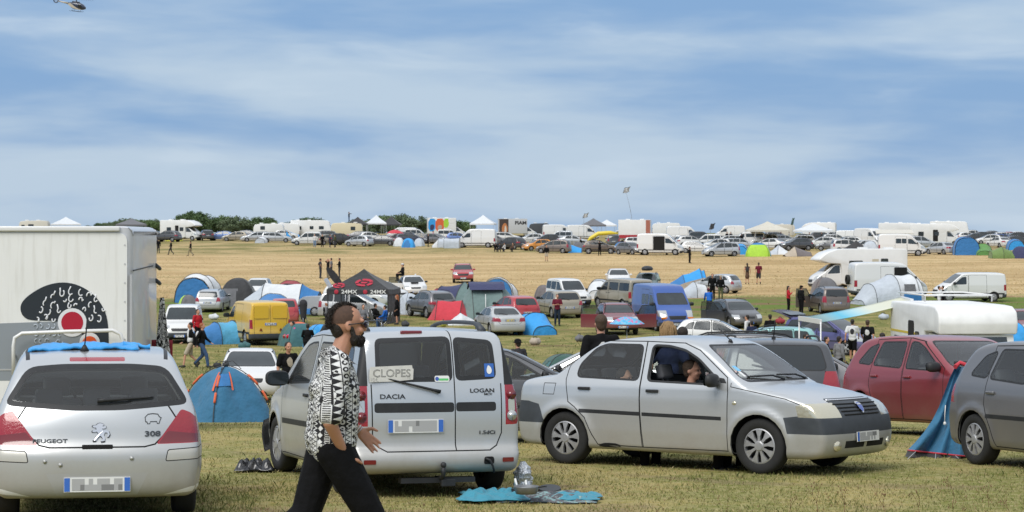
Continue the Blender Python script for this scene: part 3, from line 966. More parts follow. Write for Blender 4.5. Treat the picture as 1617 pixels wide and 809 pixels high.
def barn_door_estate(label,group=None):
 """near silver estate with two unequal rear doors"""
 L,hw = 4.47,.87
 prof = [(.28,.22),(.05,.24),(-.03,.30),(-.03,.43),(.03,.475),(.055,.52),(.05,.80),(.075,1.05),(.19,1.50),(.27,1.60),(.42,1.635),(1.4,1.655),(2.3,1.63),(2.75,1.50),(3.45,1.03),(3.62,.99),(3.95,.93),(4.27,.84),(4.40,.70),(4.46,.58),(4.47,.42),(4.44,.26),(4.2,.18)]
 wz = [(.15,.90),(.25,.96),(.42,.99),(.62,1.0),(.85,.99),(1.0,.97),(1.08,.95),(1.66,.79)]
 S = Shell(L,hw,prof,wz,wheels=(.80,3.70),wr=.315,h=.04,cn=.20,cr=.045,crown=.035,k=.055,arch_r=.36,flare=.022,
    plan=[(0,.965),(.2,.985),(.9,1),(3.4,1),(4.0,.975),(4.3,.94),(4.47,.90)])
 S.seam([(1.05,1.55),(1.02,.75),(1.12,.58),(1.22,.36),(1.28,.26),(1.98,.25),(1.96,1.56)],.011)
 S.seam([(2.0,.25),(1.98,1.56),(2.5,1.53),(2.8,1.40),(3.30,1.05),(3.32,.9),(3.32,.25)],.011)
 for sg in (1,-1):
  S.cut([(1.05,.60),(1.97,.59),(1.97,.65),(1.05,.66)],'y','rub_strip',M_TRIM,cond=lambda c,n,sg=sg: c.y*sg > .5)
  S.cut([(2.0,.59),(3.28,.57),(3.28,.63),(2.0,.65)],'y','rub_strip',M_TRIM,cond=lambda c,n,sg=sg: c.y*sg > .5)
  S.cut(rnd([(-.1,1.09),(.165,1.09),(.24,1.30),(.31,1.50),(.27,1.55),(.1,1.5)],.03),'y','pillar_trim',M_TRIM,cond=lambda c,n,sg=sg: c.y*sg > .5 and c.x < .6,planes=[((0,sg*.695,0),(0,sg,.0))])
  S.cut(rnd([(-.1,.70),(.10,.70),(.16,.82),(.16,1.09),(-.1,1.09)],.02),'y','tail_light',M_RED,cond=lambda c,n,sg=sg: c.y*sg > .5 and c.x < .5,planes=[((0,sg*.70,0),(0,sg,0))])
  S.cut(rnd([(4.03,.62),(4.6,.62),(4.6,.80),(4.3,.84),(4.0,.80)],.02),'y','headlight',M_LAMP,cond=lambda c,n,sg=sg: c.y*sg > .3 and c.x > 3.9,planes=[((0,sg*.45,0),(0,sg,0))])
 S.cut([(4.6,.46),(4.0,.46),(3.98,.60),(4.6,.64)],'y','bumper',M_TRIMG,cond=lambda c,n: c.x > 3.9)
 S.cut(rnd([(-.5,.66),(.5,.66),(.45,.80),(-.45,.80)],.04),'x','grille',M_TRIM,cond=lambda c,n: n.x > .25 and c.x > 3.9)
 S.side(rnd([(2.07,1.07),(3.02,1.03),(3.08,1.06),(2.76,1.30),(2.5,1.43),(2.3,1.46),(2.06,1.47)],.05),'window',M_CLEAR,trim=.022)
 S.side(rnd([(1.08,1.10),(1.91,1.08),(1.90,1.47),(1.10,1.47)],.05),'window',M_CLEAR,trim=.022)
 S.side(rnd([(.40,1.13),(.97,1.11),(.98,1.46),(.50,1.45)],.06),'window',M_CLEARD,trim=.022)
 ws = rnd([(-.74,1.06),(.74,1.06),(.60,1.50),(-.60,1.50)],.08)
 fw = lambda c,n: n.x > .12 and 2.4 < c.x < 3.7 and n.z > .2
 S.cut(inset(ws,-.02),'x','window_trim',M_TRIM,cond=fw,into=S.region('window_trim',M_TRIM))
 S.cut(ws,'x','windshield',M_CLEAR,cond=fw)
 bk = lambda c,n: n.x < -.25 and c.x < .6
 S.line([(-.175,.46),(-.175,1.66)],.012,'x',lambda c,n: n.x < -.1 and c.x < .75)
 S.line([(.66,1.1),(.655,.62),(.60,.50),(.52,.455),(-.52,.455),(-.60,.50),(-.655,.62),(-.66,1.1)],.012,'x',bk)
 S.cut(rnd([(-.165,.83),(.635,.83),(.635,.925),(-.165,.925)],.03),'x','door_strip',M_TRIM,cond=bk)
 S.cut(rnd([(-.60,.835),(-.185,.835),(-.185,.925),(-.60,.925)],.03),'x','door_strip',M_TRIM,cond=bk)
 gl = rnd([(-.162,1.125),(.615,1.125),(.60,1.55),(-.162,1.57)],.07)
 S.cut(gl,'x','window_trim',M_TRIM,cond=bk,into=S.region('window_trim',M_TRIM))
 S.cut(inset(gl,.045),'x','rear_window',M_CLEAR,cond=bk)
 gr = rnd([(-.62,1.15),(-.19,1.13),(-.19,1.565),(-.60,1.53)],.07)
 S.cut(gr,'x','window_trim',M_TRIM,cond=bk,into=S.region('window_trim',M_TRIM))
 S.cut(inset(gr,.045),'x','rear_window',M_CLEAR,cond=bk)
 S.cut(rnd([(-.59,.50),(-.57,.80),(-.19,.80),(-.19,.50)],.06),'x','rear_panel',None,cond=bk)
 root = empty('parked_estate',label=label,category='car',group=group)
 out = S.finish(root,SILVER,glass_parts=('window','windshield','rear_window'))
 def rp(y,z,d=0):
  p,n = S.hitp('x',y,z,-1); return p + Vector((-d - L / 2,0,0))
 for sg in (1,-1):
  for z,r_,m_ in ((.995,.05,M_DRED),(.79,.05,M_DRED if sg > 0 else M_LAMP)):
   bm = bmesh.new(); q = rp(sg*.765,z,.006)
   bmesh.ops.create_cone(bm,segments=18,radius1=r_,radius2=r_*.8,depth=.016,cap_ends=True,matrix=Matrix.Translation(q) @ Matrix.Rotation(R(90),4,'Y'))
   obj('lamp_bulb',bm,m_,root,sm=True)
  S.decal('lamp_panel',flatpoly(rnd([(-.035,-.06),(.035,-.06),(.035,.055),(-.035,.055)],.012)),'x',sg*.765,.895,-1,M_LAMPY if sg < 0 else M_LAMP,root,off=.006)
  S.decal('reflector',flatpoly(rnd([(-.06,-.022),(.06,-.022),(.06,.022),(-.06,.022)],.01)),'x',sg*.70,.36,-1,M_DRED,root,off=.005)
 q = rp(.21,1.605,.01)
 bm = bmesh.new(); bx(bm,(0,0,0),(.03,.22,.04),bev=.012)
 for v in bm.verts: v.co += q
 obj('brake_light',bm,M_DRED,root,sm=True)
 plate_mesh(root,rp(.23,.70,.012),(0,-1,0),(.02,0,1),w=.56,h=.13,seed=8)
 for s_,y,z,sz,b_ in (('DACIA',.455,.985,.062,.001),('LOGAN',-.46,1.035,.055,.001),('MCV',-.52,1.00,.03,.0005),('1.5dCi',-.50,.625,.05,.001)):
  me = text_mesh(s_,sz,.002,b_,sx=1.35)
  S.decal('lettering',me,'x',y,z,-1,M_TRIM,root,off=.004)
 hatch_wiper(S,root,-.02,1.03,.52,1.165,.013)
 q = rp(.46,1.20,.03)
 sign = empty('cardboard_sign',(0,0,0),label='hand lettered cardboard sign wedged behind the rear wiper',category='sign')
 bm = bmesh.new()
 pts = [(.22,-.072),(.225,.0),(.215,.075),(-.05,.085),(-.205,.09),(-.208,.06),(-.22,.055),(-.215,-.05),(-.1,-.06),(-.02,-.068)]
 prism(bm,[(y,z) for y,z in pts],-.003,.003,'x')
 for v in bm.verts: v.co += q
 c_ = obj('card',bm,M_CARD,sign)
 cps = []
 def outl(me,nm):
  return me
 text('lettering','CLOPES',.105,q + Vector((-.0045,.0,.01)),(0,-1,0),(0,0,1),M_INK,sign,extrude=.0005,bold=.0006,sx=1.05)
 text('lettering','CLOPES',.105,q + Vector((-.0052,.0,.01)),(0,-1,0),(0,0,1),M_CARD,sign,extrude=.0006,bold=-.0030,sx=1.05)
 text('lettering','10€',.055,q + Vector((-.0045,.175,-.05)),(0,-1,0),(0,0,1),M_INK,sign,extrude=.0005,bold=-.002)
 text('lettering','10',.04,q + Vector((-.0045,-.17,-.035)),(0,-1,0),(0,0,1),M_INK,sign,extrude=.0005,bold=-.0015)
 S.decal('sticker',flatpoly([(-.05,-.065),(.05,-.065),(.05,.065),(-.05,.065)]),'x',-.545,1.235,-1,mat('sticker_deep_blue',(.03,.12,.42),.5),root,off=.006)
 S.decal('sticker',flatpoly(chaikin([(-.02,-.04),(.01,-.045),(.03,-.01),(.015,.03),(-.01,.045),(-.022,.02),(-.03,-.01)],2)),'x',-.545,1.24,-1,M_PLATE,root,off=.009)
 S.decal('sticker',flatpoly(rnd([(-.075,-.03),(.075,-.03),(.075,.03),(-.075,.03)],.02)),'x',-.05,1.155,-1,M_PLATE,root,off=.007)
 S.decal('sticker',flatpoly(rnd([(-.035,-.012),(.065,-.012),(.065,.008),(-.035,.008)],.004)),'x',-.05,1.15,-1,mat('sticker_green',(.1,.5,.15),.5),root,off=.0085)
 S.decal('sticker',flatpoly(arc_pts(0,0,.02,0,340,12)),'x',.0,1.155,-1,mat('badge_blue',(.03,.08,.35),.3,coat=.5),root,off=.0085)
 bm = bmesh.new(); b0 = Vector((-L / 2 - .06,-.02,.28))
 tube(bm,[b0 + Vector((.25,0,-.1)),b0 + Vector((.02,0,-.08)),b0 + Vector((-.01,0,-.04)),b0 + Vector((-.01,0,.02))],.022,8)
 bmesh.ops.create_uvsphere(bm,u_segments=12,v_segments=8,radius=.03,matrix=Matrix.Translation(b0 + Vector((-.01,0,.045))))
 obj('tow_ball',bm,M_TRIM,root,sm=True)
 bm = bmesh.new(); bx(bm,(-L / 2 + .1,0,.17),(.12,.75,.05)); bx(bm,(-L / 2 - .02,-.08,.15),(.05,.14,.07),bev=.01)
 obj('tow_bar',bm,M_TRIM,root)
 q = rp(-.55,.36,.004)
 S.decal('tow_eye_hole',flatpoly(rnd([(-.055,-.035),(.055,-.035),(.05,.04),(-.05,.04)],.025)),'x',-.50,.355,-1,M_GAP,root,off=.004)
 bm = bmesh.new(); tube(bm,[q + Vector((-.005,.09,.02)),q + Vector((-.03,.05,.0)),q + Vector((-.03,.02,-.06)),q + Vector((-.01,.0,-.12))],.012,6)
 obj('strap',bm,M_TRIM,root)
 for sg in (1,-1):
  bm = bmesh.new(); pts = []
  for t in range(15):
   x = .55 + 1.95*t / 14; p,n = S.hitp('z',x,sg*.60); e = min(1,min(t,14 - t) / 1.6)
   pts.append(p + Vector((-L / 2,0,-.01 + .075*math.sin(e*math.pi / 2))))
  tube(bm,pts,.021,8,radii=[.045 if t in (0,14) else .030 if t in (1,13) else .021 for t in range(15)])
  obj('roof_rail',bm,M_TRIMG,root,sm=True)
 add_wheels(root,L,(.80,3.70),.315,.75,'steel',.19,steer=R(4))
 underbody(root,L,hw,(.80,3.70),.315,.24)
 handles(root,[(1.18,.93),(2.12,.92)],M_TRIM,hw,S)
 mirrors(root,3.08 - L / 2,.83,1.04,M_TRIM,1.15)
 seats(root,L,(2.45,),zback=1.02,rear=1.35)
 dashboard(root,L,3.15,hw,1.0,1)
 bm = bmesh.new()
 secs = []
 for i in range(6):
  a = i / 5
  secs.append([(4.12 - L / 2 + .04*a,.80 + .10*a + .02*math.sin(k_),.60 - .09*k_ - .05*a) for k_ in range(5)])
 loft(bm,secs)
 r_ = bmesh.ops.solidify(bm,geom=bm.faces[:],thickness=.012)
 obj('loose_arch_liner',bm,M_TRIM,root,sm=True)
 return root,S
def lion(s=1.0):
 """rearing lion emblem as a set of flat polygons"""
 body = [(-.30,.48),(-.18,.56),(-.02,.60),(.14,.56),(.24,.46),(.44,.44),(.50,.36),(.40,.30),(.26,.30),(.22,.16),(.44,.12),(.52,.04),(.42,-.02),(.20,.02),(.10,-.10),(.24,-.24),(.30,-.42),(.44,-.50),(.40,-.60),(.22,-.58),(.12,-.40),(-.02,-.26),(-.14,-.34),(-.20,-.50),(-.06,-.56),(-.12,-.64),(-.34,-.60),(-.36,-.44),(-.28,-.22),(-.34,-.04),(-.50,-.06),(-.56,-.20),(-.46,-.34),(-.58,-.34),(-.68,-.16),(-.60,.06),(-.40,.12),(-.22,.10),(-.14,.22),(-.30,.22),(-.44,.30),(-.40,.40),(-.24,.36),(-.16,.40)]
 return [(-x*s*.1,y*s*.1) for x,y in body]
def rear_hatch_hero(label,group=None):
 L,hw = 4.28,.908
 prof = [(.30,.20),(.06,.20),(-.01,.28),(-.03,.45),(-.03,.60),(.01,.655),(.035,.70),(.07,.88),(.13,1.01),(.42,1.31),(.60,1.41),(.80,1.455),(1.3,1.49),(1.9,1.498),(2.35,1.45),(2.6,1.36),(3.35,.99),(3.8,.88),(4.12,.74),(4.25,.58),(4.28,.40),(4.2,.22),(4.0,.18)]
 wz = [(.15,.91),(.28,.965),(.45,.995),(.62,1.0),(.80,.985),(.93,.955),(1.0,.925),(1.5,.70)]
 S = Shell(L,hw,prof,wz,wheels=(.80,3.41),wr=.32,h=.04,cn=.22,cr=.15,crown=.045,k=.07,arch_r=.365,flare=.02,
    plan=[(0,.93),(.35,.985),(.9,1),(3.2,1),(3.8,.975),(4.1,.94),(4.28,.90)])
 bk = lambda c,n: n.x < -.08 and c.x < .95
 for sg in (1,-1):
  S.line([(.62,sg*.60),(1.2,sg*.62),(2.2,sg*.60)],.035,'z',lambda c,n: n.z > .4 and c.z > 1.2,'window_trim',M_TRIM)
 S.seam([(1.10,1.42),(1.05,.75),(1.2,.40),(1.28,.24),(1.98,.24),(1.96,1.44)],.01)
 S.seam([(2.0,.24),(1.98,1.44),(2.5,1.36),(3.2,1.0),(3.22,.24)],.01)
 S.line([(.60,1.0),(.69,.86),(.49,.665),(.40,.645),(-.40,.645),(-.49,.665),(-.69,.86),(-.60,1.0)],.013,'x',bk)
 for sg in (1,-1):
  lamp = [(.50*sg,.665),(.72*sg,.96),(.80*sg,.93),(.95*sg,.80),(.95*sg,.675),(.80*sg,.668)]
  S.cut(rnd(lamp,.025),'x','tail_light',M_RED,cond=lambda c,n,sg=sg: c.x < .42 and c.y*sg > .3)
  S.cut(rnd([(.52*sg,.67),(.60*sg,.775),(.95*sg,.735),(.95*sg,.678)],.02),'x','reversing_lamp',M_DRED,cond=lambda c,n,sg=sg: c.x < .42 and c.y*sg > .3)
  S.cut(rnd([(.58*sg,.52),(.60*sg,.615),(1.0*sg,.635),(1.0*sg,.535)],.02),'x','bumper_strip',paint('silver_strip',(.55,.54,.50),.3,.4),cond=lambda c,n,sg=sg: c.x < .5 and c.y*sg > .3)
  S.cut([(.56*sg,.225),(.92*sg,.255),(.92*sg,.30),(.80*sg,.29)],'x','bumper_vent',M_WHITE,cond=lambda c,n,sg=sg: c.x < .4 and n.x < -.2 and c.y*sg > .3)
  S.cut(rnd([(3.7,.66),(4.3,.56),(4.3,.70),(4.1,.80),(3.75,.86)],.02),'y','headlight',M_LAMP,cond=lambda c,n,sg=sg: c.y*sg > .3 and c.x > 3.6,planes=[((0,sg*.5,0),(0,sg,0))])
 for sg in (1,-1): S._ring(rnd([(.58*sg,.52),(.60*sg,.615),(1.0*sg,.635),(1.0*sg,.535)],.02),.008,'x',lambda c,n,sg=sg: c.x < .5 and c.y*sg > .3,S.region('panel_gap',M_GAP))
 S.cut([(-.34,.235),(.34,.235),(.43,.425),(-.43,.425)],'x','plate_recess',mat('recess_silver',(.42,.42,.42),.4,metal=.3),cond=bk)
 gl = rnd([(-.80,1.0),(-.2,.955),(.2,.955),(.80,1.0),(.60,1.325),(.3,1.35),(-.3,1.35),(-.60,1.325)],.09)
 S.cut(gl,'x','window_trim',M_TRIM,cond=bk,into=S.region('window_trim',M_TRIM))
 S.cut(inset(gl,.045),'x','rear_window',M_CLEAR,cond=bk)
 S.cut(rnd([(-.24,1.37),(.24,1.37),(.24,1.405),(-.24,1.405)],.012),'x','brake_light',M_RED,cond=bk)
 S.side(rnd([(1.15,1.02),(1.90,.99),(1.90,1.36),(1.2,1.34)],.05),'window',M_CLEAR,trim=.02)
 S.side(rnd([(2.05,.99),(2.95,.96),(2.55,1.24),(2.3,1.34),(2.05,1.36)],.05),'window',M_CLEAR,trim=.02)
 S.side(rnd([(.62,1.05),(1.05,1.03),(1.1,1.32),(.85,1.29)],.05),'window',M_CLEAR,trim=.02)
 ws = rnd([(-.76,1.02),(.76,1.02),(.58,1.38),(-.58,1.38)],.08)
 S.cut(ws,'x','windshield',M_CLEAR,cond=lambda c,n: n.x > .12 and 2.2 < c.x < 3.6 and n.z > .2)
 root = empty('parked_hatchback',label=label,category='car',group=group)
 S.finish(root,SILVER,glass_parts=('window','windshield','rear_window'))
 def rp(y,z,d=0):
  p,n = S.hitp('x',y,z,-1); return p + Vector((-d - L / 2,0,0))
 plate_mesh(root,rp(0,.33,.012),(0,-1,0),(.02,0,1),w=.56,h=.125,seed=11)
 S.decal('emblem',flatpoly(lion(1.25)),'x',-.02,.775,-1,M_CHROME,root,off=.010)
 S.decal('emblem',flatpoly([(x*1.1 - .002,y*1.1 - .004) for x,y in lion(1.25)]),'x',-.02,.775,-1,M_TRIM,root,off=.006)
 me = text_mesh('PEUGEOT',.045,.002,.001,sx=1.5); S.decal('lettering',me,'x',.40,.70,-1,M_TRIMG,root,off=.005)
 me = text_mesh('308',.062,.003,.0018,sx=1.5); S.decal('lettering',me,'x',-.47,.752,-1,M_TRIMG,root,off=.005)
 bm = bmesh.new()
 ol = [(-.06,-.02),(-.065,.02),(-.04,.045),(.0,.05),(.045,.045),(.06,.02),(.075,.015),(.065,-.005),(.055,-.035),(.04,-.035),(.035,-.018),(-.02,-.018),(-.025,-.036),(-.045,-.036),(-.048,-.02)]
 tube(bm,[(x,y,0) for x,y in ol + ol[:1]],.0035,4,cap=False)
 me = bpy.data.meshes.new('st'); bm.to_mesh(me); bm.free(); S.decal('sticker',me,'x',-.47,.875,-1,M_TRIM,root,off=.003)
 hatch_wiper(S,root,.0,1.04,-.48,1.065,.016)
 bm = bmesh.new(); q = rp(.0,.66,.0); bx(bm,q + Vector((.0,0,-.012)),(.04,.26,.04),bev=.012); obj('hatch_handle',bm,M_GAP,root,sm=True)
 p,n = S.hitp('z',.86,.11); q = p - Vector((L / 2,0,0))
 bm = bmesh.new()
 bmesh.ops.create_cone(bm,segments=12,radius1=.045,radius2=.012,depth=.06,cap_ends=True,matrix=Matrix.Translation(q + Vector((0,0,.025))))
 tube(bm,[q + Vector((0,0,.04)),q + Vector((-.05,-.012,.16)),q + Vector((-.1,-.02,.28))],.006,6)
 obj('aerial',bm,M_TRIM,root,sm=True)
 for y,z in ((.44,.53),(-.29,.55),(.31,.50)):
  bm = bmesh.new(); bmesh.ops.create_cone(bm,segments=14,radius1=.018,radius2=.014,depth=.01,cap_ends=True,matrix=Matrix.Translation(rp(y,z,.002)) @ Matrix.Rotation(R(90),4,'Y'))
  obj('parking_sensor',bm,SILVER,root,sm=True)
 add_wheels(root,L,(.80,3.41),.32,.77,'alloy5',.2)
 underbody(root,L,hw,(.80,3.41),.32,.19)
 seats(root,L,(2.25,),rear=1.25)
 dashboard(root,L,3.0,hw,.98,1)
 return root,S
# ---------------------------------------------------------------- other vehicles: one builder, many kinds
KINDS = {
 'hatchback': dict(L=3.95,hw=.84,wheels=(.70,3.15),r=.30,style='trim6',
 prof=[(.26,.20),(.04,.22),(-.01,.32),(-.01,.55),(.03,.68),(.06,.90),(.14,1.02),(.40,1.33),(.56,1.42),(.9,1.465),(1.45,1.475),(1.9,1.45),(2.25,1.35),(2.95,.98),(3.3,.90),(3.7,.80),(3.87,.68),(3.95,.50),(3.94,.30),(3.75,.19)],
 wz=[(.15,.91),(.3,.97),(.6,1),(.82,.985),(.94,.955),(1.48,.74)],
 doors=[[(.95,1.40),(.93,.72),(1.06,.46),(1.14,.24),(1.78,.24),(1.76,1.42)],[(1.80,.24),(1.78,1.42),(2.1,1.37),(2.80,.98),(2.84,.24)]],
 win=[[(.98,1.03),(1.70,.99),(1.70,1.35),(1.10,1.35)],[(1.84,.985),(2.70,.955),(2.2,1.26),(2.0,1.34),(1.84,1.355)],[(.56,1.06),(.90,1.035),(1.0,1.33),(.78,1.27)]],
 ws=((.70,1.0),(.54,1.36)),rw=((.60,1.03),(.52,1.34)),tail=[(.52,.72),(.60,.94),(.75,.95),(.95,.86),(.95,.72)],tailx=.27,head=[(3.5,.64),(4.0,.58),(4.0,.72),(3.8,.80),(3.45,.80)],grille=[(-.34,.56),(.34,.56),(.38,.68),(-.38,.68)],handles=[(1.06,.86),(1.92,.85)],strip=(.98,2.75,.56,.61),mir=(2.68,.81,.97),lid=[(-.58,1.0),(-.62,.72),(-.5,.52),(.5,.52),(.62,.72),(.58,1.0)],plate_r=.60,plate_f=.36,seatx=2.1,dash=2.75),
 'mpv': dict(L=4.3,hw=.89,wheels=(.80,3.48),r=.31,style='alloy5',
 prof=[(.28,.21),(.05,.22),(0,.32),(0,.55),(.04,.70),(.07,.98),(.16,1.30),(.28,1.50),(.45,1.58),(1.2,1.635),(1.9,1.63),(2.45,1.53),(3.35,1.04),(3.7,.93),(4.05,.80),(4.22,.66),(4.3,.48),(4.28,.3),(4.1,.19)],
 wz=[(.15,.92),(.3,.97),(.6,1),(.85,.985),(.98,.955),(1.64,.77)],
 doors=[[(1.06,1.54),(1.03,.75),(1.15,.5),(1.25,.25),(1.98,.25),(1.96,1.57)],[(2.0,.25),(1.98,1.57),(2.4,1.5),(3.2,1.04),(3.22,.25)]],
 win=[[(1.10,1.07),(1.90,1.03),(1.90,1.50),(1.12,1.49)],[(2.05,1.03),(3.04,.99),(2.5,1.37),(2.3,1.47),(2.05,1.505)],[(.36,1.12),(1.0,1.08),(1.02,1.47),(.55,1.44)]],
 ws=((.73,1.07),(.57,1.50)),rw=((.64,1.10),(.58,1.48)),tail=[(.62,.72),(.66,1.10),(.92,1.10),(.95,.74)],tailx=.35,head=[(3.82,.66),(4.35,.58),(4.35,.74),(4.1,.84),(3.75,.86)],grille=[(-.38,.58),(.38,.58),(.42,.70),(-.42,.70)],handles=[(1.2,.92),(2.12,.91)],strip=(1.1,3.1,.58,.63),mir=(2.98,.86,1.02),lid=[(-.64,1.4),(-.64,.72),(-.55,.52),(.55,.52),(.64,.72),(.64,1.4)],plate_r=.70,plate_f=.36,seatx=2.3,dash=3.05,rails=True),
 'suv': dict(L=4.35,hw=.90,wheels=(.80,3.42),r=.345,style='alloy5',z0=.26,
 prof=[(.28,.30),(.05,.30),(0,.40),(0,.62),(.04,.76),(.06,1.0),(.18,1.18),(.42,1.44),(.60,1.54),(1.2,1.60),(1.9,1.60),(2.35,1.52),(3.05,1.12),(3.35,1.05),(3.9,.98),(4.2,.88),(4.32,.74),(4.35,.52),(4.33,.36),(4.15,.28)],
 wz=[(.2,.92),(.4,.98),(.7,1),(.95,.98),(1.06,.95),(1.6,.74)],
 doors=[[(1.06,1.5),(1.03,.80),(1.18,.55),(1.28,.30),(1.98,.30),(1.96,1.53)],[(2.0,.30),(1.98,1.53),(2.4,1.46),(3.05,1.1),(3.1,.30)]],
 win=[[(1.10,1.14),(1.90,1.11),(1.90,1.47),(1.14,1.45)],[(2.05,1.11),(2.90,1.09),(2.45,1.36),(2.3,1.44),(2.05,1.47)],[(.56,1.17),(1.0,1.15),(1.04,1.43),(.78,1.39)]],
 ws=((.73,1.14),(.58,1.49)),rw=((.62,1.14),(.55,1.44)),tail=[(.45,.84),(.52,1.02),(.95,1.02),(.95,.86)],tailx=.4,head=[(3.85,.78),(4.4,.74),(4.4,.86),(4.2,.94),(3.8,.94)],grille=[(-.42,.64),(.42,.64),(.5,.82),(-.5,.82)],handles=[(1.2,1.0),(2.12,.99)],strip=(1.1,3.05,.45,.56),mir=(2.95,.87,1.10),lid=[(-.64,1.15),(-.64,.8),(-.55,.6),(.55,.6),(.64,.8),(.64,1.15)],plate_r=.78,plate_f=.44,seatx=2.2,dash=2.95,rails=True,clad=.40),
 'saloon': dict(L=4.65,hw=.89,wheels=(.95,3.68),r=.32,style='alloy8',
 prof=[(.30,.20),(.05,.22),(0,.34),(0,.58),(.04,.70),(.06,.92),(.12,1.0),(.5,1.04),(.70,1.08),(1.25,1.36),(1.55,1.43),(2.0,1.45),(2.5,1.42),(2.8,1.34),(3.45,1.0),(3.7,.94),(4.25,.82),(4.5,.72),(4.62,.56),(4.65,.42),(4.62,.26),(4.4,.18)],
 wz=[(.15,.92),(.3,.97),(.6,1),(.8,.985),(.93,.955),(1.45,.72)],
 doors=[[(1.25,1.38),(1.08,1.1),(1.1,.75),(1.32,.5),(1.42,.24),(2.15,.24),(2.12,1.41)],[(2.17,.24),(2.14,1.41),(2.6,1.36),(3.3,1.0),(3.35,.24)]],
 win=[[(1.18,1.03),(2.06,.99),(2.06,1.34),(1.50,1.335),(1.30,1.26)],[(2.2,.985),(3.15,.955),(2.7,1.24),(2.45,1.33),(2.2,1.345)]],
 ws=((.73,1.02),(.56,1.35)),rw=((.66,1.08),(.53,1.34)),tail=[(.48,.72),(.52,.90),(.95,.96),(.95,.74)],tailx=.45,head=[(4.15,.62),(4.7,.54),(4.7,.66),(4.45,.76),(4.05,.78)],grille=[(-.34,.56),(.34,.56),(.38,.68),(-.38,.68)],handles=[(1.3,.88),(2.28,.87)],strip=(1.2,3.25,.52,.57),mir=(3.12,.86,.98),lid=[(-.60,1.04),(-.62,.72),(-.5,.6),(.5,.6),(.62,.72),(.60,1.04)],plate_r=.80,plate_f=.34,seatx=2.5,dash=3.2),
 'estate': dict(L=4.6,hw=.88,wheels=(.92,3.60),r=.31,style='trim6',
 prof=[(.28,.20),(.05,.22),(0,.34),(0,.58),(.05,.70),(.09,.98),(.30,1.32),(.42,1.42),(.8,1.465),(1.9,1.48),(2.4,1.45),(2.75,1.35),(3.4,1.0),(3.7,.93),(4.2,.82),(4.48,.68),(4.58,.50),(4.6,.36),(4.55,.24),(4.35,.18)],
 wz=[(.15,.92),(.3,.97),(.6,1),(.8,.985),(.93,.955),(1.48,.76)],
 doors=[[(1.25,1.42),(1.15,.8),(1.3,.5),(1.4,.24),(2.1,.24),(2.08,1.44)],[(2.12,.24),(2.1,1.44),(2.55,1.38),(3.25,1.0),(3.28,.24)]],
 win=[[(1.25,1.02),(2.02,.99),(2.02,1.365),(1.30,1.36)],[(2.16,.985),(3.08,.955),(2.65,1.25),(2.4,1.34),(2.16,1.365)],[(.42,1.06),(1.14,1.03),(1.20,1.355),(.58,1.33)]],
 ws=((.72,1.01),(.56,1.36)),rw=((.64,1.02),(.56,1.35)),tail=[(.55,.72),(.62,1.0),(.95,1.0),(.95,.74)],tailx=.22,head=[(4.1,.62),(4.65,.54),(4.65,.68),(4.4,.76),(4.0,.78)],grille=[(-.34,.56),(.34,.56),(.38,.68),(-.38,.68)],handles=[(1.35,.88),(2.25,.87)],strip=(1.25,3.2,.52,.57),mir=(3.05,.85,.98),lid=[(-.62,1.0),(-.62,.72),(-.5,.5),(.5,.5),(.62,.72),(.62,1.0)],plate_r=.66,plate_f=.34,seatx=2.4,dash=3.15,rails=True),
 'small_van': dict(L=4.15,hw=.86,wheels=(.75,3.35),r=.31,style='steel',
 prof=[(.28,.24),(.04,.25),(0,.36),(0,.58),(.03,.70),(.04,1.2),(.10,1.62),(.20,1.76),(.6,1.81),(1.9,1.81),(2.35,1.74),(3.0,1.14),(3.2,1.05),(3.7,.94),(4.0,.80),(4.12,.64),(4.15,.45),(4.1,.28),(3.95,.2)],
 wz=[(.15,.93),(.3,.98),(.6,1),(.95,.99),(1.1,.965),(1.8,.84)],
 doors=[[(1.0,1.70),(1.0,.75),(1.1,.5),(1.18,.28),(1.85,.28),(1.83,1.72)],[(1.87,.28),(1.85,1.72),(2.3,1.66),(2.9,1.14),(2.98,.28)]],
 win=[[(1.06,1.14),(1.78,1.12),(1.78,1.60),(1.06,1.60)],[(1.93,1.12),(2.76,1.08),(2.35,1.50),(2.2,1.59),(1.93,1.61)],[(.22,1.16),(.95,1.15),(.95,1.60),(.26,1.60)]],
 ws=((.72,1.14),(.62,1.66)),rw=((.66,1.18),(.62,1.64)),tail=[(.70,.72),(.72,1.12),(.98,1.12),(.98,.74)],tailx=.25,head=[(3.72,.66),(4.2,.60),(4.2,.78),(3.95,.86),(3.65,.88)],grille=[(-.36,.60),(.36,.60),(.42,.74),(-.42,.74)],handles=[(1.12,.98),(2.0,.97)],strip=(1.0,2.95,.56,.62),mir=(2.80,.83,1.10),lid=[(-.66,1.68),(-.66,.5),(.66,.5),(.66,1.68)],mid=True,plate_r=.62,plate_f=.38,seatx=2.1,dash=2.85,cr=.04,bumpers=True),
 'panel_van': dict(L=4.8,hw=.95,wheels=(.95,4.05),r=.33,style='steel',zc=.85,
 prof=[(.25,.26),(.04,.27),(0,.38),(0,.6),(.03,.7),(.04,1.3),(.08,1.80),(.16,1.90),(.6,1.945),(2.6,1.95),(3.1,1.90),(3.9,1.26),(4.1,1.18),(4.5,1.0),(4.7,.84),(4.78,.64),(4.8,.46),(4.75,.30),(4.55,.22)],
 wz=[(.15,.94),(.3,.98),(.6,1),(1.1,.99),(1.9,.87)],
 doors=[[(2.75,.30),(2.72,1.78),(3.1,1.76),(3.8,1.24),(3.86,.9),(3.68,.55),(3.60,.30)],[(1.45,.32),(1.45,1.8),(2.68,1.8),(2.70,.32)]],
 win=[[(2.86,1.20),(3.68,1.18),(3.25,1.55),(3.12,1.64),(2.86,1.67)]],
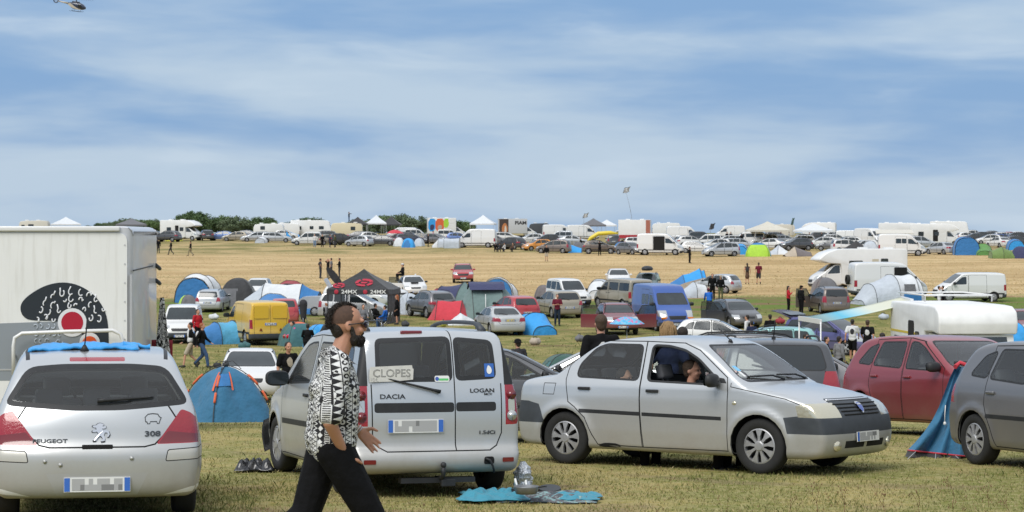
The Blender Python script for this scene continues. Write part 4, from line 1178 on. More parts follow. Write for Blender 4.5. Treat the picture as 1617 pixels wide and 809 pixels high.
 ws=((.80,1.26),(.70,1.80)),rw=None,tail=[(.80,.74),(.82,1.15),(1.0,1.15),(1.0,.76)],tailx=.25,head=[(4.2,.74),(4.85,.66),(4.85,.90),(4.55,1.0),(4.15,1.0)],grille=[(-.42,.62),(.42,.62),(.5,.80),(-.5,.80)],handles=[(2.9,1.02),(2.6,1.02)],strip=(.2,4.5,.50,.60),mir=(3.70,.92,1.22),lid=[(-.74,1.80),(-.74,.5),(.74,.5),(.74,1.80)],mid=True,plate_r=.95,plate_f=.38,seatx=3.0,dash=3.75,cr=.03,bumpers=True),
 'high_van': dict(L=5.4,hw=.99,wheels=(1.0,4.45),r=.34,style='steel',zc=1.05,
 prof=[(.25,.30),(.04,.31),(0,.42),(0,.62),(.03,.7),(.04,1.5),(.08,2.30),(.20,2.44),(.7,2.49),(3.2,2.49),(3.65,2.38),(3.95,2.05),(4.62,1.42),(4.8,1.28),(5.15,1.08),(5.33,.88),(5.39,.64),(5.4,.48),(5.36,.32),(5.15,.24)],
 wz=[(.15,.95),(.3,.985),(.6,1),(1.3,.99),(2.3,.89),(2.5,.86)],
 doors=[[(3.25,.34),(3.22,2.02),(3.8,2.0),(4.45,1.38),(4.5,1.0),(4.18,.62),(4.02,.34)],[(1.9,.36),(1.9,2.2),(3.16,2.2),(3.2,.36)]],
 win=[[(3.34,1.38),(4.30,1.34),(3.88,1.76),(3.72,1.88),(3.34,1.90)]],
 ws=((.84,1.44),(.74,2.02)),rw=None,tail=[(.84,.80),(.86,1.25),(1.02,1.25),(1.02,.8)],tailx=.25,head=[(4.75,.84),(5.45,.76),(5.45,1.0),(5.15,1.14),(4.7,1.14)],grille=[(-.42,.66),(.42,.66),(.5,.86),(-.5,.86)],handles=[(3.4,1.12),(3.05,1.12)],strip=(.2,4.9,.54,.64),mir=(4.32,.97,1.42),lid=[(-.78,2.25),(-.78,.5),(.78,.5),(.78,2.25)],mid=True,plate_r=1.05,plate_f=.40,seatx=3.55,dash=4.3,cr=.03,bumpers=True),
}
KINDS['minibus'] = dict(KINDS['panel_van'],win=KINDS['panel_van']['win'] + [[(1.55,1.22),(2.62,1.22),(2.62,1.68),(1.55,1.68)],[(.25,1.22),(1.38,1.22),(1.38,1.68),(.28,1.68)]],rw=((.70,1.2),(.66,1.72)))
KINDS['window_van'] = dict(KINDS['high_van'],win=KINDS['high_van']['win'] + [[(2.65,1.42),(3.12,1.42),(3.12,1.92),(2.65,1.92)],[(2.0,1.42),(2.56,1.42),(2.56,1.92),(2.0,1.92)]])
def vehicle(kind,pnt,h=.09,glass=None,root_name=None,style=None,side_glass=None,open_doors=False,plain=False,wheel_steer=0,lamps=None,name=None,rear_yellow=False,seed=0,cabin=False,bumper=None,strip=True):
 K = KINDS[kind]
 L,hw = K['L'],K['hw']
 S = Shell(L,hw,K['prof'],K['wz'],wheels=K['wheels'],wr=K['r'],h=h,cr=K.get('cr',.11),cn=.18,crown=.04,k=.06 if h < .06 else .075,zc=K.get('zc',.68),arch_r=K['r'] + .045,
    plan=[(0,.93 if K.get('cr',.1) > .05 else .97),(.35,.985),(.9,1),(L - 1.0,1),(L - .45,.97),(L,.90)])
 gm = glass or M_GLASSM
 sg_m = side_glass or gm
 bk = lambda c,n: n.x < -.1 and c.x < 1.7
 if not plain or h < .1:
  for d in K['doors']: S.seam(d,.012 if h < .06 else .018)
  S.line([tuple(p) for p in K['lid']],.014,'x',lambda c,n: n.x < -.2 and c.x < .9)
  if K.get('mid'): S.line([(0,K['lid'][0][1]),(0,.5)],.014,'x',lambda c,n: n.x < -.2 and c.x < .9)
 if K.get('strip') and strip:
  x0,x1,z0,z1 = K['strip']
  for sg in (1,-1):
   S.cut([(x0,z0),(x1,z0),(x1,z1),(x0,z1)],'y','rub_strip',M_TRIM,cond=lambda c,n,sg=sg: c.y*sg > .5 and abs(n.y) > .3)
 if K.get('clad'):
  for sg in (1,-1):
   S.cut([(0,.1),(L,.1),(L,K['clad']),(0,K['clad'])],'y','lower_cladding',M_TRIM,cond=lambda c,n,sg=sg: c.y*sg > .0)
 if K.get('bumpers') or bumper:
  bmz = .50 if not bumper else bumper
  S.cut([(-.2,.1),(.35,.1),(.35,bmz),(-.2,bmz + .04)],'y','bumper',M_TRIMG,cond=lambda c,n: c.x < .6)
  S.cut([(L + .2,.1),(L - .45,.1),(L - .45,bmz),(L + .2,bmz + .04)],'y','bumper',M_TRIMG,cond=lambda c,n: c.x > L - .9)
 for w in K['win']: S.side(rnd(w,.05,3),'window',sg_m,trim=.022)
 (a,z0),(b,z1) = K['ws']
 ws = rnd([(-a,z0),(a,z0),(b,z1),(-b,z1)],.08,3)
 fw = lambda c,n: n.x > .12 and c.x > L*.45 and n.z > .15
 S.cut(inset(ws,-.02),'x','window_trim',M_TRIM,cond=fw,into=S.region('window_trim',M_TRIM))
 S.cut(ws,'x','windshield',gm,cond=fw)
 if K.get('rw'):
  (a,z0),(b,z1) = K['rw']
  rw = rnd([(-a,z0),(a,z0),(b,z1),(-b,z1)],.08,3)
  bw = lambda c,n: n.x < -.1 and c.x < L*.42
  S.cut(inset(rw,-.02),'x','window_trim',M_TRIM,cond=bw,into=S.region('window_trim',M_TRIM))
  S.cut(rw,'x','rear_window',gm,cond=bw)
 S.cut(rnd(K['grille'],.04,2),'x','grille',M_TRIM,cond=lambda c,n: n.x > .25 and c.x > L - .9)
 S.cut(rnd([(-.5,.24),(.5,.24),(.42,.34),(-.42,.34)],.03,2),'x','air_intake',M_GAP,cond=lambda c,n: n.x > .25 and c.x > L - .9)
 for sg in (1,-1):
  S.cut(rnd([(y*sg,z) for y,z in K['tail']],.02,2),'x','tail_light',M_RED,cond=lambda c,n,sg=sg: c.x < K['tailx'] and c.y*sg > .3 and n.x < .5)
  S.cut(rnd(K['head'],.03,2),'y','headlight',lamps or M_LAMP,cond=lambda c,n,sg=sg: c.y*sg > .3 and c.x > L - .95,planes=[((0,sg*hw*.56,0),(0,sg,0))])
 root = empty(root_name or {'hatchback': 'parked_hatchback','mpv': 'parked_people_carrier','suv': 'parked_crossover','saloon': 'parked_saloon','estate': 'parked_estate'}.get(kind,kind))
 gp = [g for g,m_ in (('window',sg_m),('windshield',gm),('rear_window',gm)) if m_ in (M_CLEAR,M_CLEARD)]
 S.finish(root,pnt,lining=bool(gp),glass_parts=gp)
 add_wheels(root,L,K['wheels'],K['r'],hw - .12,style or K['style'],.2,steer=wheel_steer)
 underbody(root,L,hw,K['wheels'],K['r'],K.get('z0',.2),.5)
 if h < .1:
  handles(root,K['handles'],M_TRIM if kind in ('small_van','panel_van','high_van','minibus','window_van') else pnt,hw,S)
 mx_,my_,mz_ = K['mir']
 mirrors(root,mx_ - L / 2,my_*.96,mz_,M_TRIM if K.get('bumpers') or h < .08 else pnt,1.0 if L < 4.7 else 1.35)
 p,n = S.hitp('x',0,K['plate_r'],-1)
 plate_mesh(root,p + Vector((-L / 2 - .02,0,0)),(0,-1,0),(0,0,1),yellow=rear_yellow,seed=seed)
 p,n = S.hitp('x',0,K['plate_f'],1)
 plate_mesh(root,p + Vector((-L / 2 + .02,0,0)),(0,1,0),(0,0,1),seed=seed + 1)
 if K.get('rails'):
  for sg in (1,-1):
   bm = bmesh.new(); pts = []
   x0,x1 = .6,2.4
   for t in range(9):
    x = x0 + (x1 - x0)*t / 8; q,n = S.hitp('z',x,sg*hw*.68); pts.append(q + Vector((-L / 2,0,.05 if 0 < t < 8 else -.01)))
   tube(bm,pts,.018,6)
   obj('roof_rail',bm,M_TRIM,root,sm=True)
 if cabin:
  seats(root,L,(K['seatx'],),rear=K['seatx'] - 1.0 if K.get('rw') else None,zback=.98 + (.1 if K['ws'][1][1] > 1.5 else 0))
  dashboard(root,L,K['dash'],hw,K['ws'][0][1] - .02,1)
 if h < .06:
  def wsp(y,z,d=.015):
   q,n = S.hitp('x',y,z,1); return q + n*d - Vector((L / 2,0,0))
  z = K['ws'][0][1] + .03
  wipers(root,[[wsp(.05,z - .02,.01),wsp(-.15,z + .02,.03),wsp(-.60,z + .03,.012)],[wsp(.62,z - .02,.01),wsp(.4,z + .02,.03),wsp(.02,z + .04,.012)]])
 if K.get('rw') and h < .1:
  hatch_wiper(S,root,0,K['rw'][0][1] - .01,.42,K['rw'][0][1] + .07,.012)
 return root,S
PROTO = {}
def recolour(root,old,new):
 for o in [root] + list(root.children_recursive):
  if o.type != 'MESH': continue
  for i,sl in enumerate(o.material_slots):
   if sl.material == old:
    sl.link = 'OBJECT'; sl.material = new
def spawn(kind,pnt,x,y,heading,label,group=None,sink=0.0,category=None,scale=1.0):
 """park a vehicle of a kind: the first one is the built thing itself, the rest are copies with their own paint"""
 rec = PROTO.get(kind)
 if rec is None:
  P0 = paint('prototype',(.6,.6,.6),.3)
  root,S = vehicle(kind,P0,h=.10 if KINDS[kind]['L'] < 4.7 else .12)
  PROTO[kind] = (root,P0,[False])
  rec = PROTO[kind]
 root,P0,used = rec
 c = copy_tree(root) if used[0] else root
 if not used[0]:
  used[0] = True
  rec2 = copy_tree(root); PROTO[kind] = (rec2,P0,used); SPARE.append(rec2)
 recolour(c,P0,pnt)
 c.location = (x,y,gz(x,y) - sink); c.rotation_euler = (0,0,R(heading))
 if scale != 1.0: c.scale = (scale,)*3
 tag(c,label=label,category=category or ('van' if 'van' in kind or kind == 'minibus' else 'car'),group=group)
 return c
SPARE = []
def drop_spares():
 for r in SPARE:
  for o in list(r.children_recursive): bpy.data.objects.remove(o)
  bpy.data.objects.remove(r)
 SPARE.clear()
def tilt_to_ground(o,wb=2.6):
 """pitch and roll a parked vehicle so that its wheels meet the slope"""
 a = o.rotation_euler.z; x,y = o.location.x,o.location.y
 dx,dy = math.cos(a),math.sin(a)
 zf,zr = gz(x + dx*wb / 2,y + dy*wb / 2),gz(x - dx*wb / 2,y - dy*wb / 2)
 zl,zr2 = gz(x - dy*.75,y + dx*.75),gz(x + dy*.75,y - dx*.75)
 pitch = math.atan2(zr - zf,wb); roll = math.atan2(zl - zr2,1.5)
 o.rotation_mode = 'XYZ'
 M = Matrix.Rotation(a,3,'Z') @ Matrix.Rotation(pitch,3,'Y') @ Matrix.Rotation(roll,3,'X')
 o.rotation_euler = M.to_euler('XYZ')
 o.location.z = (zf + zr + zl + zr2) / 4
# ---------------------------------------------------------------- tents, canopies and other camp things
def fabric(name,col,rough=.75,bump=.5):
 key = 'fabric_' + name
 if key in MATS: return MATS[key]
 m = mat(key,col,rough,var=.10,vscale=3.0,bump=bump,bscale=3.5,sheen=.15)
 for n in m.node_tree.nodes:
  if n.type == 'BUMP': n.inputs['Distance'].default_value = .12
 return m
F = dict(blue=fabric('blue',(.03,.17,.42)),azure=fabric('azure',(.03,.30,.68)),sky=fabric('sky',(.08,.36,.62)),navy=fabric('navy',(.03,.035,.10)),
   white=fabric('white',(.62,.64,.66)),pale=fabric('pale_grey',(.45,.49,.54)),grey=fabric('grey',(.13,.13,.14)),dark=fabric('dark',(.03,.03,.033)),
   lime=fabric('lime',(.36,.60,.05)),green=fabric('green',(.10,.25,.06)),olive=fabric('olive',(.14,.22,.06)),teal=fabric('teal',(.04,.13,.14)),sage=fabric('sage',(.14,.21,.20)),
   red=fabric('red',(.52,.03,.05)),crimson=fabric('crimson',(.28,.02,.03)),orange=fabric('orange',(.65,.12,.04)),beige=fabric('beige',(.40,.34,.27)),yellow=fabric('yellow',(.5,.5,.08)),
   deepgreen=fabric('deep_green',(.03,.085,.07)),taupe=fabric('taupe',(.15,.13,.13)),petrol=fabric('petrol',(.025,.14,.26)),cream=fabric('cream',(.55,.52,.44)))
M_POLE = mat('tent_pole',(.04,.04,.04),.5)
def wob(x,y,z,a=.02):
 return a*(math.sin(7.3*x + 3.1*z + 1.7*y)*math.sin(5.1*y - 4.2*z + .5) + .5*math.sin(13*x - 9*y + 6*z))
def dome_tent(w,d,h,pick,door=None,door_mat=None,name='dome_tent',sharp=3.2,hem=None,poles=True,nth=56,nr=14,puff=.12,arch=.62,rx=.82,zx=.92):
 """crossed-pole dome; pick(theta, t) names the fabric of a panel"""
 root = empty(name)
 bm = bmesh.new()
 names = []
 rows = []
 def P(th,t):
  c,s_ = math.cos(th),math.sin(th)
  rho = 1.0 / ((abs(c) / (w / 2)) ** sharp + (abs(s_) / (d / 2)) ** sharp) ** (1 / sharp)
  th0 = math.atan2(d,w)
  dd = min(abs(((th - a + math.pi) % (2*math.pi)) - math.pi) for a in (th0,math.pi - th0,-th0,math.pi + th0))
  m = math.exp(-(dd / .28) ** 2)
  f = 1 - puff*(1 - m)*math.sin(t*math.pi) ** .8
  r = rho*math.cos(t*math.pi / 2) ** rx*f
  z = h*math.sin(t*math.pi / 2) ** zx
  x,y = r*c,r*s_
  k_ = wob(x*1.5,y*1.5,z*1.5,.018)
  return (x + c*k_,y + s_*k_,z)
 for i in range(nr + 1):
  t = i / nr*.985
  rows.append([bm.verts.new(P(2*math.pi*j / nth,t)) for j in range(nth)])
 for i in range(nr):
  for j in range(nth):
   f = bm.faces.new((rows[i][j],rows[i][(j + 1) % nth],rows[i + 1][(j + 1) % nth],rows[i + 1][j]))
   th,t = 2*math.pi*(j + .5) / nth,(i + .5) / nr
   nm = pick(th,t)
   if hem and i == 0: nm = hem
   if door is not None and t < arch:
    dth = abs(((th - door + math.pi) % (2*math.pi)) - math.pi)
    if dth < .52*math.sqrt(max(0,1 - (t / arch) ** 2)): nm = '_door'
   if nm not in names: names.append(nm)
   f.material_index = names.index(nm); f.smooth = True
 f = bm.faces.new(rows[-1]); f.material_index = names.index(pick(0,1)) if pick(0,1) in names else 0
 if '_door' in names:
  di = names.index('_door')
  b2 = bm.copy()
  bmesh.ops.delete(bm,geom=[f for f in bm.faces if f.material_index == di],context='FACES')
  bmesh.ops.delete(b2,geom=[f for f in b2.faces if f.material_index != di],context='FACES')
  for f in b2.faces: f.material_index = 0
  for v in b2.verts: v.co -= Vector((math.cos(door),math.sin(door),0))*.015
  obj('door',b2,F[door_mat or 'dark'],root)  # default dark panel stands in for the shade inside an open entrance
 obj('fly',bm,[F.get(n_,F['dark']) for n_ in names],root)
 if poles:
  th0 = math.atan2(d,w)
  for a in (th0,math.pi - th0):
   pts = [Vector(P(a,t / 12*.98))*1.004 for t in range(13)] + [Vector(P(a + math.pi,t / 12*.98))*1.004 for t in range(11,-1,-1)]
   b3 = bmesh.new(); tube(b3,pts,.012 if h < 1.6 else .016,5)
   obj('pole',b3,M_POLE,root)
 return root
def tunnel_tent(secs,mats,name='tunnel_tent',ends=(None,None),hoops=True,nth=22,sag=.05,ex=2.3,hoop_mat=None):
 """hooped tent: secs = [(x, half width, height)], one fabric per bay, ends = fabrics of the end walls"""
 root = empty(name)
 def ring(x,a,h,k=0.0):
  out = []
  for i in range(nth + 1):
   t = math.pi*i / nth
   c,s_ = math.cos(t),math.sin(t)
   y = a*math.copysign(abs(c) ** (2 / ex),c); z = h*s_ ** (2 / ex)
   w_ = wob(x,y,z,.02)
   out.append((x + w_*.5,y*(1 - k) + w_,max(0,z*(1 - k) + w_*(1 if z > .1 else 0))))
  return out
 for i in range(len(secs) - 1):
  bm = bmesh.new()
  (x0,a0,h0),(x1,a1,h1) = secs[i],secs[i + 1]
  rs = []
  for j in range(6):
   t = j / 5
   rs.append(ring(x0 + (x1 - x0)*t,a0 + (a1 - a0)*t,h0 + (h1 - h0)*t,sag*math.sin(t*math.pi)))
  loft(bm,rs)
  bmesh.ops.recalc_face_normals(bm,faces=bm.faces[:])
  obj('fly',bm,F[mats[i]],root)
 for k_,e in enumerate(ends):
  if e:
   x,a,h = secs[0] if k_ == 0 else secs[-1]
   bm = bmesh.new()
   rg = ring(x,a*.97,h*.97)
   dx = (-.0 if k_ == 0 else .0)
   c = bm.verts.new((x + dx,0,h*.35)); vs = [bm.verts.new(p) for p in rg]
   for i in range(len(vs) - 1): bm.faces.new((c,vs[i],vs[i + 1]))
   bm.faces.new((c,vs[-1],vs[0]))
   obj('end_wall',bm,F[e],root)
 if hoops:
  for x,a,h in secs:
   if h < .3: continue
   bm = bmesh.new(); tube(bm,[Vector(p)*1.0 + Vector((0,0,.008)) for p in ring(x,a*1.01,h*1.01)],.018,5)
   obj('hoop',bm,hoop_mat or M_POLE,root)
 return root
def gazebo(w,eave,peak,roof,legs=M_ALU,walls=(),name='gazebo',val=.28,texts=None):
 root = empty(name)
 bm = bmesh.new()
 a = w / 2
 n = 8
 top = bm.verts.new((0,0,peak))
 rim = []
 for s_ in range(4):
  c0 = [(a,-a),(a,a),(-a,a),(-a,-a)][s_]; c1 = [(a,a),(-a,a),(-a,-a),(a,-a)][s_]
  for i in range(n):
   t = i / n
   rim.append((c0[0] + (c1[0] - c0[0])*t,c0[1] + (c1[1] - c0[1])*t,math.sin(t*math.pi)*.04))
 rings = []
 for j in range(1,7):
  q = j / 6
  rings.append([bm.verts.new((x*q,y*q,peak + (eave - peak)*(q ** .86) - s3*q)) for x,y,s3 in rim])
 m = len(rim)
 for i in range(m): bm.faces.new((top,rings[0][i],rings[0][(i + 1) % m]))
 for j in range(5):
  for i in range(m): bm.faces.new((rings[j][i],rings[j + 1][i],rings[j + 1][(i + 1) % m],rings[j][(i + 1) % m]))
 obj('roof',bm,roof,root)
 bm = bmesh.new()
 R1 = [(x,y,eave - s3) for x,y,s3 in rim]; R2 = [(x*1.01,y*1.01,eave - val) for x,y,s3 in rim]
 loft(bm,[R1,R2],closed=True,sm=False)
 obj('valance',bm,roof,root)
 for x,y in ((a,a),(a,-a),(-a,a),(-a,-a)):
  bm = bmesh.new(); bx(bm,(x*.97,y*.97,eave / 2),(.05,.05,eave))
  obj('leg',bm,legs,root)
 for side,m_ in walls:
  bm = bmesh.new()
  c0 = [(a,-a),(a,a),(-a,a),(-a,-a)][side]; c1 = [(a,a),(-a,a),(-a,-a),(a,-a)][side]
  rows = []
  for z in (0.02,eave*.5,eave - .05):
   rows.append([((c0[0] + (c1[0] - c0[0])*t / 12)*.985 + .03*math.sin(t*2.1),(c0[1] + (c1[1] - c0[1])*t / 12)*.985 + .03*math.sin(t*2.1 + z),z) for t in range(13)])
  loft(bm,rows)
  obj('side_wall',bm,m_,root)
 return root
def camp_chair(col='dark'):
 root = empty('camping_chair')
 bm = bmesh.new()
 rows = [[(.25,y,.42 - .03*(1 - (y / .26) ** 2)),(0,y,.38 - .05*(1 - (y / .26) ** 2)),(-.22,y,.38 - .04*(1 - (y / .26) ** 2))] for y in (-.26,-.13,0,.13,.26)]
 loft(bm,rows); obj('seat',bm,F[col],root)
 bm = bmesh.new()
 rows = [[(-.22,y,.40),(-.30,y,.65),(-.36,y,.9)] for y in (-.26,-.13,0,.13,.26)]
 loft(bm,rows); obj('backrest',bm,F[col],root)
 for sg in (1,-1):
  for p in ([(.26,sg*.28,0),(-.22,sg*.28,.42)],[(-.26,sg*.28,0),(.25,sg*.28,.44)],[(-.22,sg*.28,.38),(-.37,sg*.28,.92)]):
   bm = bmesh.new(); tube(bm,p,.012,6); obj('leg',bm,M_STEEL,root)
  bm = bmesh.new(); tube(bm,[(-.30,sg*.29,.6),(.25,sg*.29,.6),(.26,sg*.29,.44)],.018,6); obj('armrest',bm,M_TRIM,root)
 return root
def parasol(r,h,m_,name='umbrella'):
 root = empty(name)
 bm = bmesh.new(); n = 8
 rows = []
 for j in range(7):
  q = j / 6
  rows.append([((r*q)*math.cos(t*2*math.pi / 32)*(1 - .05*q*abs(math.sin(t*math.pi / 4)) ),(r*q)*math.sin(t*2*math.pi / 32)*(1 - .05*q*abs(math.sin(t*math.pi / 4))),h - r*.42*q ** 1.9) for t in range(32)])
 loft(bm,rows[1:],closed=True)
 c = bm.verts.new((0,0,h)); bm.verts.ensure_lookup_table()
 vs = bm.verts[:32]
 for i in range(32): bm.faces.new((c,vs[i],vs[(i + 1) % 32]))
 obj('canopy',bm,m_,root,sm=True)
 bm = bmesh.new(); tube(bm,[(0,0,0),(0,0,h + .04)],.012,6); obj('pole',bm,M_STEEL,root)
 for i in range(8):
  a = i*math.pi / 4
  bm = bmesh.new(); tube(bm,[(r*q*math.cos(a),r*q*math.sin(a),h - r*.42*q ** 1.9 - .012) for q in (0.02,.35,.7,.97)],.006,4); obj('rib',bm,M_STEEL,root)
 return root
# ---------------------------------------------------------------- motorhomes, caravans and lorries
def rrect(x0,x1,z0,z1,r=.08): return rnd([(x0,z0),(x1,z0),(x1,z1),(x0,z1)],r,3)
def side_patch(root,name,poly,y,m_,th=.02,sg=1):
 bm = bmesh.new(); prism(bm,poly,sg*(y - .01),sg*(y + th),'y')
 return obj(name,bm,m_,root)
def end_patch(root,name,poly,x,m_,th=.02,sg=-1):
 bm = bmesh.new(); prism(bm,poly,x - sg*.01,x + sg*th,'x')
 return obj(name,bm,m_,root)
def living_box(root,poly,hw,m_,name='living_box',bev=.06):
 bm = bmesh.new(); prism(bm,poly,-hw,hw,'y')
 bmesh.ops.bevel(bm,geom=[e for e in bm.edges if abs(abs(e.verts[0].co.y) - hw) < 1e-4 and abs(abs(e.verts[1].co.y) - hw) < 1e-4 and e.verts[0].co.y*e.verts[1].co.y > 0],offset=bev,segments=3,affect='EDGES',profile=.5)
 o = obj(name,bm,m_,root)
 me = o.data
 smooth(me)
 me.set_sharp_from_angle(angle=R(35))
 return o
CABPROF = [(0,.34),(-.02,1.2),(0,1.98),(.3,2.06),(.75,1.98),(1.55,1.42),(1.75,1.30),(2.12,1.12),(2.32,.92),(2.39,.66),(2.40,.48),(2.34,.32),(2.1,.26)]
def cab(root,xoff,pnt,h=.1,L_total=0):
 """van cab whose nose ends at xoff + 2.4"""
 S = Shell(2.4,.98,CABPROF,[(.15,.95),(.3,.985),(.6,1),(1.3,.99),(2.1,.88)],wheels=(1.42,),wr=.34,h=h,cr=.0,cn=.16,crown=.03,k=.07,zc=1.0,a0=.5,a1=.9,arch_r=.39,plan=[(0,1),(1.4,1),(1.95,.97),(2.4,.9)])
 S.seam([(.30,.40),(.28,1.95),(.8,1.92),(1.44,1.36),(1.48,1.0),(1.1,.6),(1.0,.40)],.018)
 S.side(rnd([(.40,1.32),(1.32,1.28),(.9,1.72),(.72,1.84),(.40,1.86)],.05),'window',M_GLASSM,trim=.02)
 ws = rnd([(-.84,1.44),(.84,1.44),(.75,1.96),(-.75,1.96)],.08,3)
 S.cut(inset(ws,-.02),'x','window_trim',M_TRIM,cond=lambda c,n: n.x > .12 and n.z > .1,into=S.region('window_trim',M_TRIM))
 S.cut(ws,'x','windshield',M_GLASSM,cond=lambda c,n: n.x > .12 and n.z > .1)
 S.cut([(2.6,.1),(1.95,.1),(1.95,.50),(2.6,.54)],'y','bumper',M_TRIMG,cond=lambda c,n: c.x > 1.5)
 S.cut(rnd([(-.42,.62),(.42,.62),(.5,.84),(-.5,.84)],.04,2),'x','grille',M_TRIM,cond=lambda c,n: n.x > .2)
 for sg in (1,-1):
  S.cut(rnd([(1.75,.82),(2.5,.74),(2.5,.98),(2.2,1.12),(1.72,1.12)],.03,2),'y','headlight',M_LAMP,cond=lambda c,n,sg=sg: c.y*sg > .3,planes=[((0,sg*.55,0),(0,sg,0))])
 e = empty('cab_holder')
 S.finish(e,pnt,lining=False,body_name='cab')
 for o in list(e.children):
  o.parent = root
  for v in o.data.vertices: v.co.x += xoff + 1.2
 bpy.data.objects.remove(e)
 return S
def motorhome(kind='overcab',L=6.2,H=2.95,hw=1.12,body=None,windows=(),stripe=None,door=None,awning=None,name='motorhome',cabpaint=None):
 """origin at the centre on the ground, nose towards +X; windows = [(side, x0, x1, z0, z1)] from the tail"""
 root = empty(name)
 body = body or M_WHITE
 cp = cabpaint or paint('white',(.70,.70,.69))
 x0 = -L / 2
 if kind == 'overcab':
  xc = L / 2 - 2.4
  P = [(x0,.42),(x0,H - .12),(x0 + .12,H),*([(L / 2 - 1.0,H),(L / 2 - .62,H - .14),(L / 2 - .52,H - .45),(L / 2 - .60,H - .74)] if L < 6 else [(L / 2 - 1.9,H),(L / 2 - 1.0,H - .28),(L / 2 - .42,H - .72),(L / 2 - .40,H - .84)]),(L / 2 - 1.2,2.03),(xc + .32,2.0),(xc + .30,.42)]
  living_box(root,chaikin(P,1,t=.08 if L > 6 else .12),hw,body)
  cab(root,xc,cp)
  wh = (x0 + 1.35,xc + 1.42)
 elif kind == 'integrated':
  P = [(x0,.42),(x0,H - .12),(x0 + .12,H),(L / 2 - .9,H),(L / 2 - .45,H - .25),(L / 2 - .22,1.75),(L / 2 - .02,1.15),(L / 2,.5),(L / 2 - .1,.36)]
  living_box(root,chaikin(P,1,t=.12),hw,body)
  end_patch(root,'windshield',rrect(-.95,.95,1.45,2.1,.12),L / 2 - .30,M_GLASSM,sg=1)
  wh = (x0 + 1.4,L / 2 - 1.0)
 elif kind == 'caravan':
  P = [(x0 + .2,.42),(x0,1.0),(x0 + .05,H - .5),(x0 + .4,H - .08),(L / 2 - .5,H),(L / 2 - .1,H - .35),(L / 2,1.1),(L / 2 - .25,.42)]
  living_box(root,chaikin(P,1,t=.2),hw,body)
  end_patch(root,'window',rrect(-.7,.7,1.3,1.9,.1),x0 + .02,M_GLASSM,sg=-1)
  wh = (0,)
 else:  # lorry with a box body
  P = [(x0,.9),(x0,H),(L / 2 - 1.9,H),(L / 2 - 1.9,.9)]
  living_box(root,P,hw + .08,body,bev=.03)
  cab(root,L / 2 - 2.4,cp)
  wh = (x0 + 1.4,L / 2 - 2.4 + 1.42)
 for i,x in enumerate(wh):
  ty,rm,hb = wheel_meshes(.34,.22,'steel')
  for sg in (1,-1):
   e = link('wheel',hb,None,root); e.location = (x,sg*(hw - .2 if i == 0 else .88),.34); e.rotation_euler = (0,0,0 if sg > 0 else math.pi)
   link('tyre',ty,None,e); link('rim',rm,None,e)
 bm = bmesh.new(); bx(bm,(-.3,0,.42),(L - 1.4,2*hw - .7,.3)); obj('chassis',bm,M_GAP,root)
 for sg,a,b,c,d in windows:
  f_ = side_patch(root,'window',rrect(x0 + a - .03,x0 + b + .03,c - .03,d + .03,.08),hw,M_TRIM,.014,sg)
  bm = bmesh.new(); prism(bm,rrect(x0 + a,x0 + b,c,d,.07),sg*(hw + .01),sg*(hw + .024),'y'); obj('pane',bm,M_GLASSM,f_)
 if door:
  sg,a,b,op = door
  side_patch(root,'door_opening' if op else 'door',rrect(x0 + a,x0 + b,.62,2.25,.1),hw,M_GAP if op else body,.012,sg)
  if not op: side_patch(root,'window',rrect(x0 + a + .12,x0 + b - .12,1.45,2.0,.06),hw + .012,M_GLASSM,.012,sg)
 if stripe:
  for sg in (1,-1): side_patch(root,'stripe',[(x0 + .1,stripe[0]),(x0 + L*.55,stripe[0]),(x0 + L*.55,stripe[1]),(x0 + .1,stripe[1])],hw,stripe[2],.006,sg)
 for sg in (1,-1):
  if kind in ('overcab','integrated','caravan'):
   end_patch(root,'tail_light',rrect(sg*(hw - .30),sg*(hw - .10),.75,1.15,.03) if sg > 0 else rrect(-(hw - .10),-(hw - .30),.75,1.15,.03),x0,M_RED,.02,-1)
 bm = bmesh.new()
 for x in (x0 + 1.2,x0 + 3.2): bx(bm,(x,.2,H + .05),(.6,.6,.14),bev=.03)
 obj('roof_hatch',bm,M_WHITE,root)
 return root
# ---------------------------------------------------------------- trees
M_BARK = mat('bark',(.055,.045,.035),.95,var=.3)
def leafmat(name,col):
 m = mat(name,col,.7,spec=.25)
 nt = m.node_tree; b = nt.nodes['Principled BSDF']
 oi = nt.nodes.new('ShaderNodeNewGeometry')
 hs = nt.nodes.new('ShaderNodeHueSaturation'); hs.inputs['Color'].default_value = (*col,1)
 mr = nt.nodes.new('ShaderNodeMapRange'); mr.inputs[3].default_value = .55; mr.inputs[4].default_value = 1.5
 nt.links.new(oi.outputs['Random Per Island'],mr.inputs[0]); nt.links.new(mr.outputs[0],hs.inputs['Value'])
 nt.links.new(hs.outputs[0],b.inputs['Base Color'])
 return m
LEAF = [leafmat('leaf_deep',(.075,.12,.05)),leafmat('leaf_mid',(.11,.165,.06)),leafmat('leaf_grey',(.12,.16,.09))]  # leaf colours lightened to carry the haze of distance
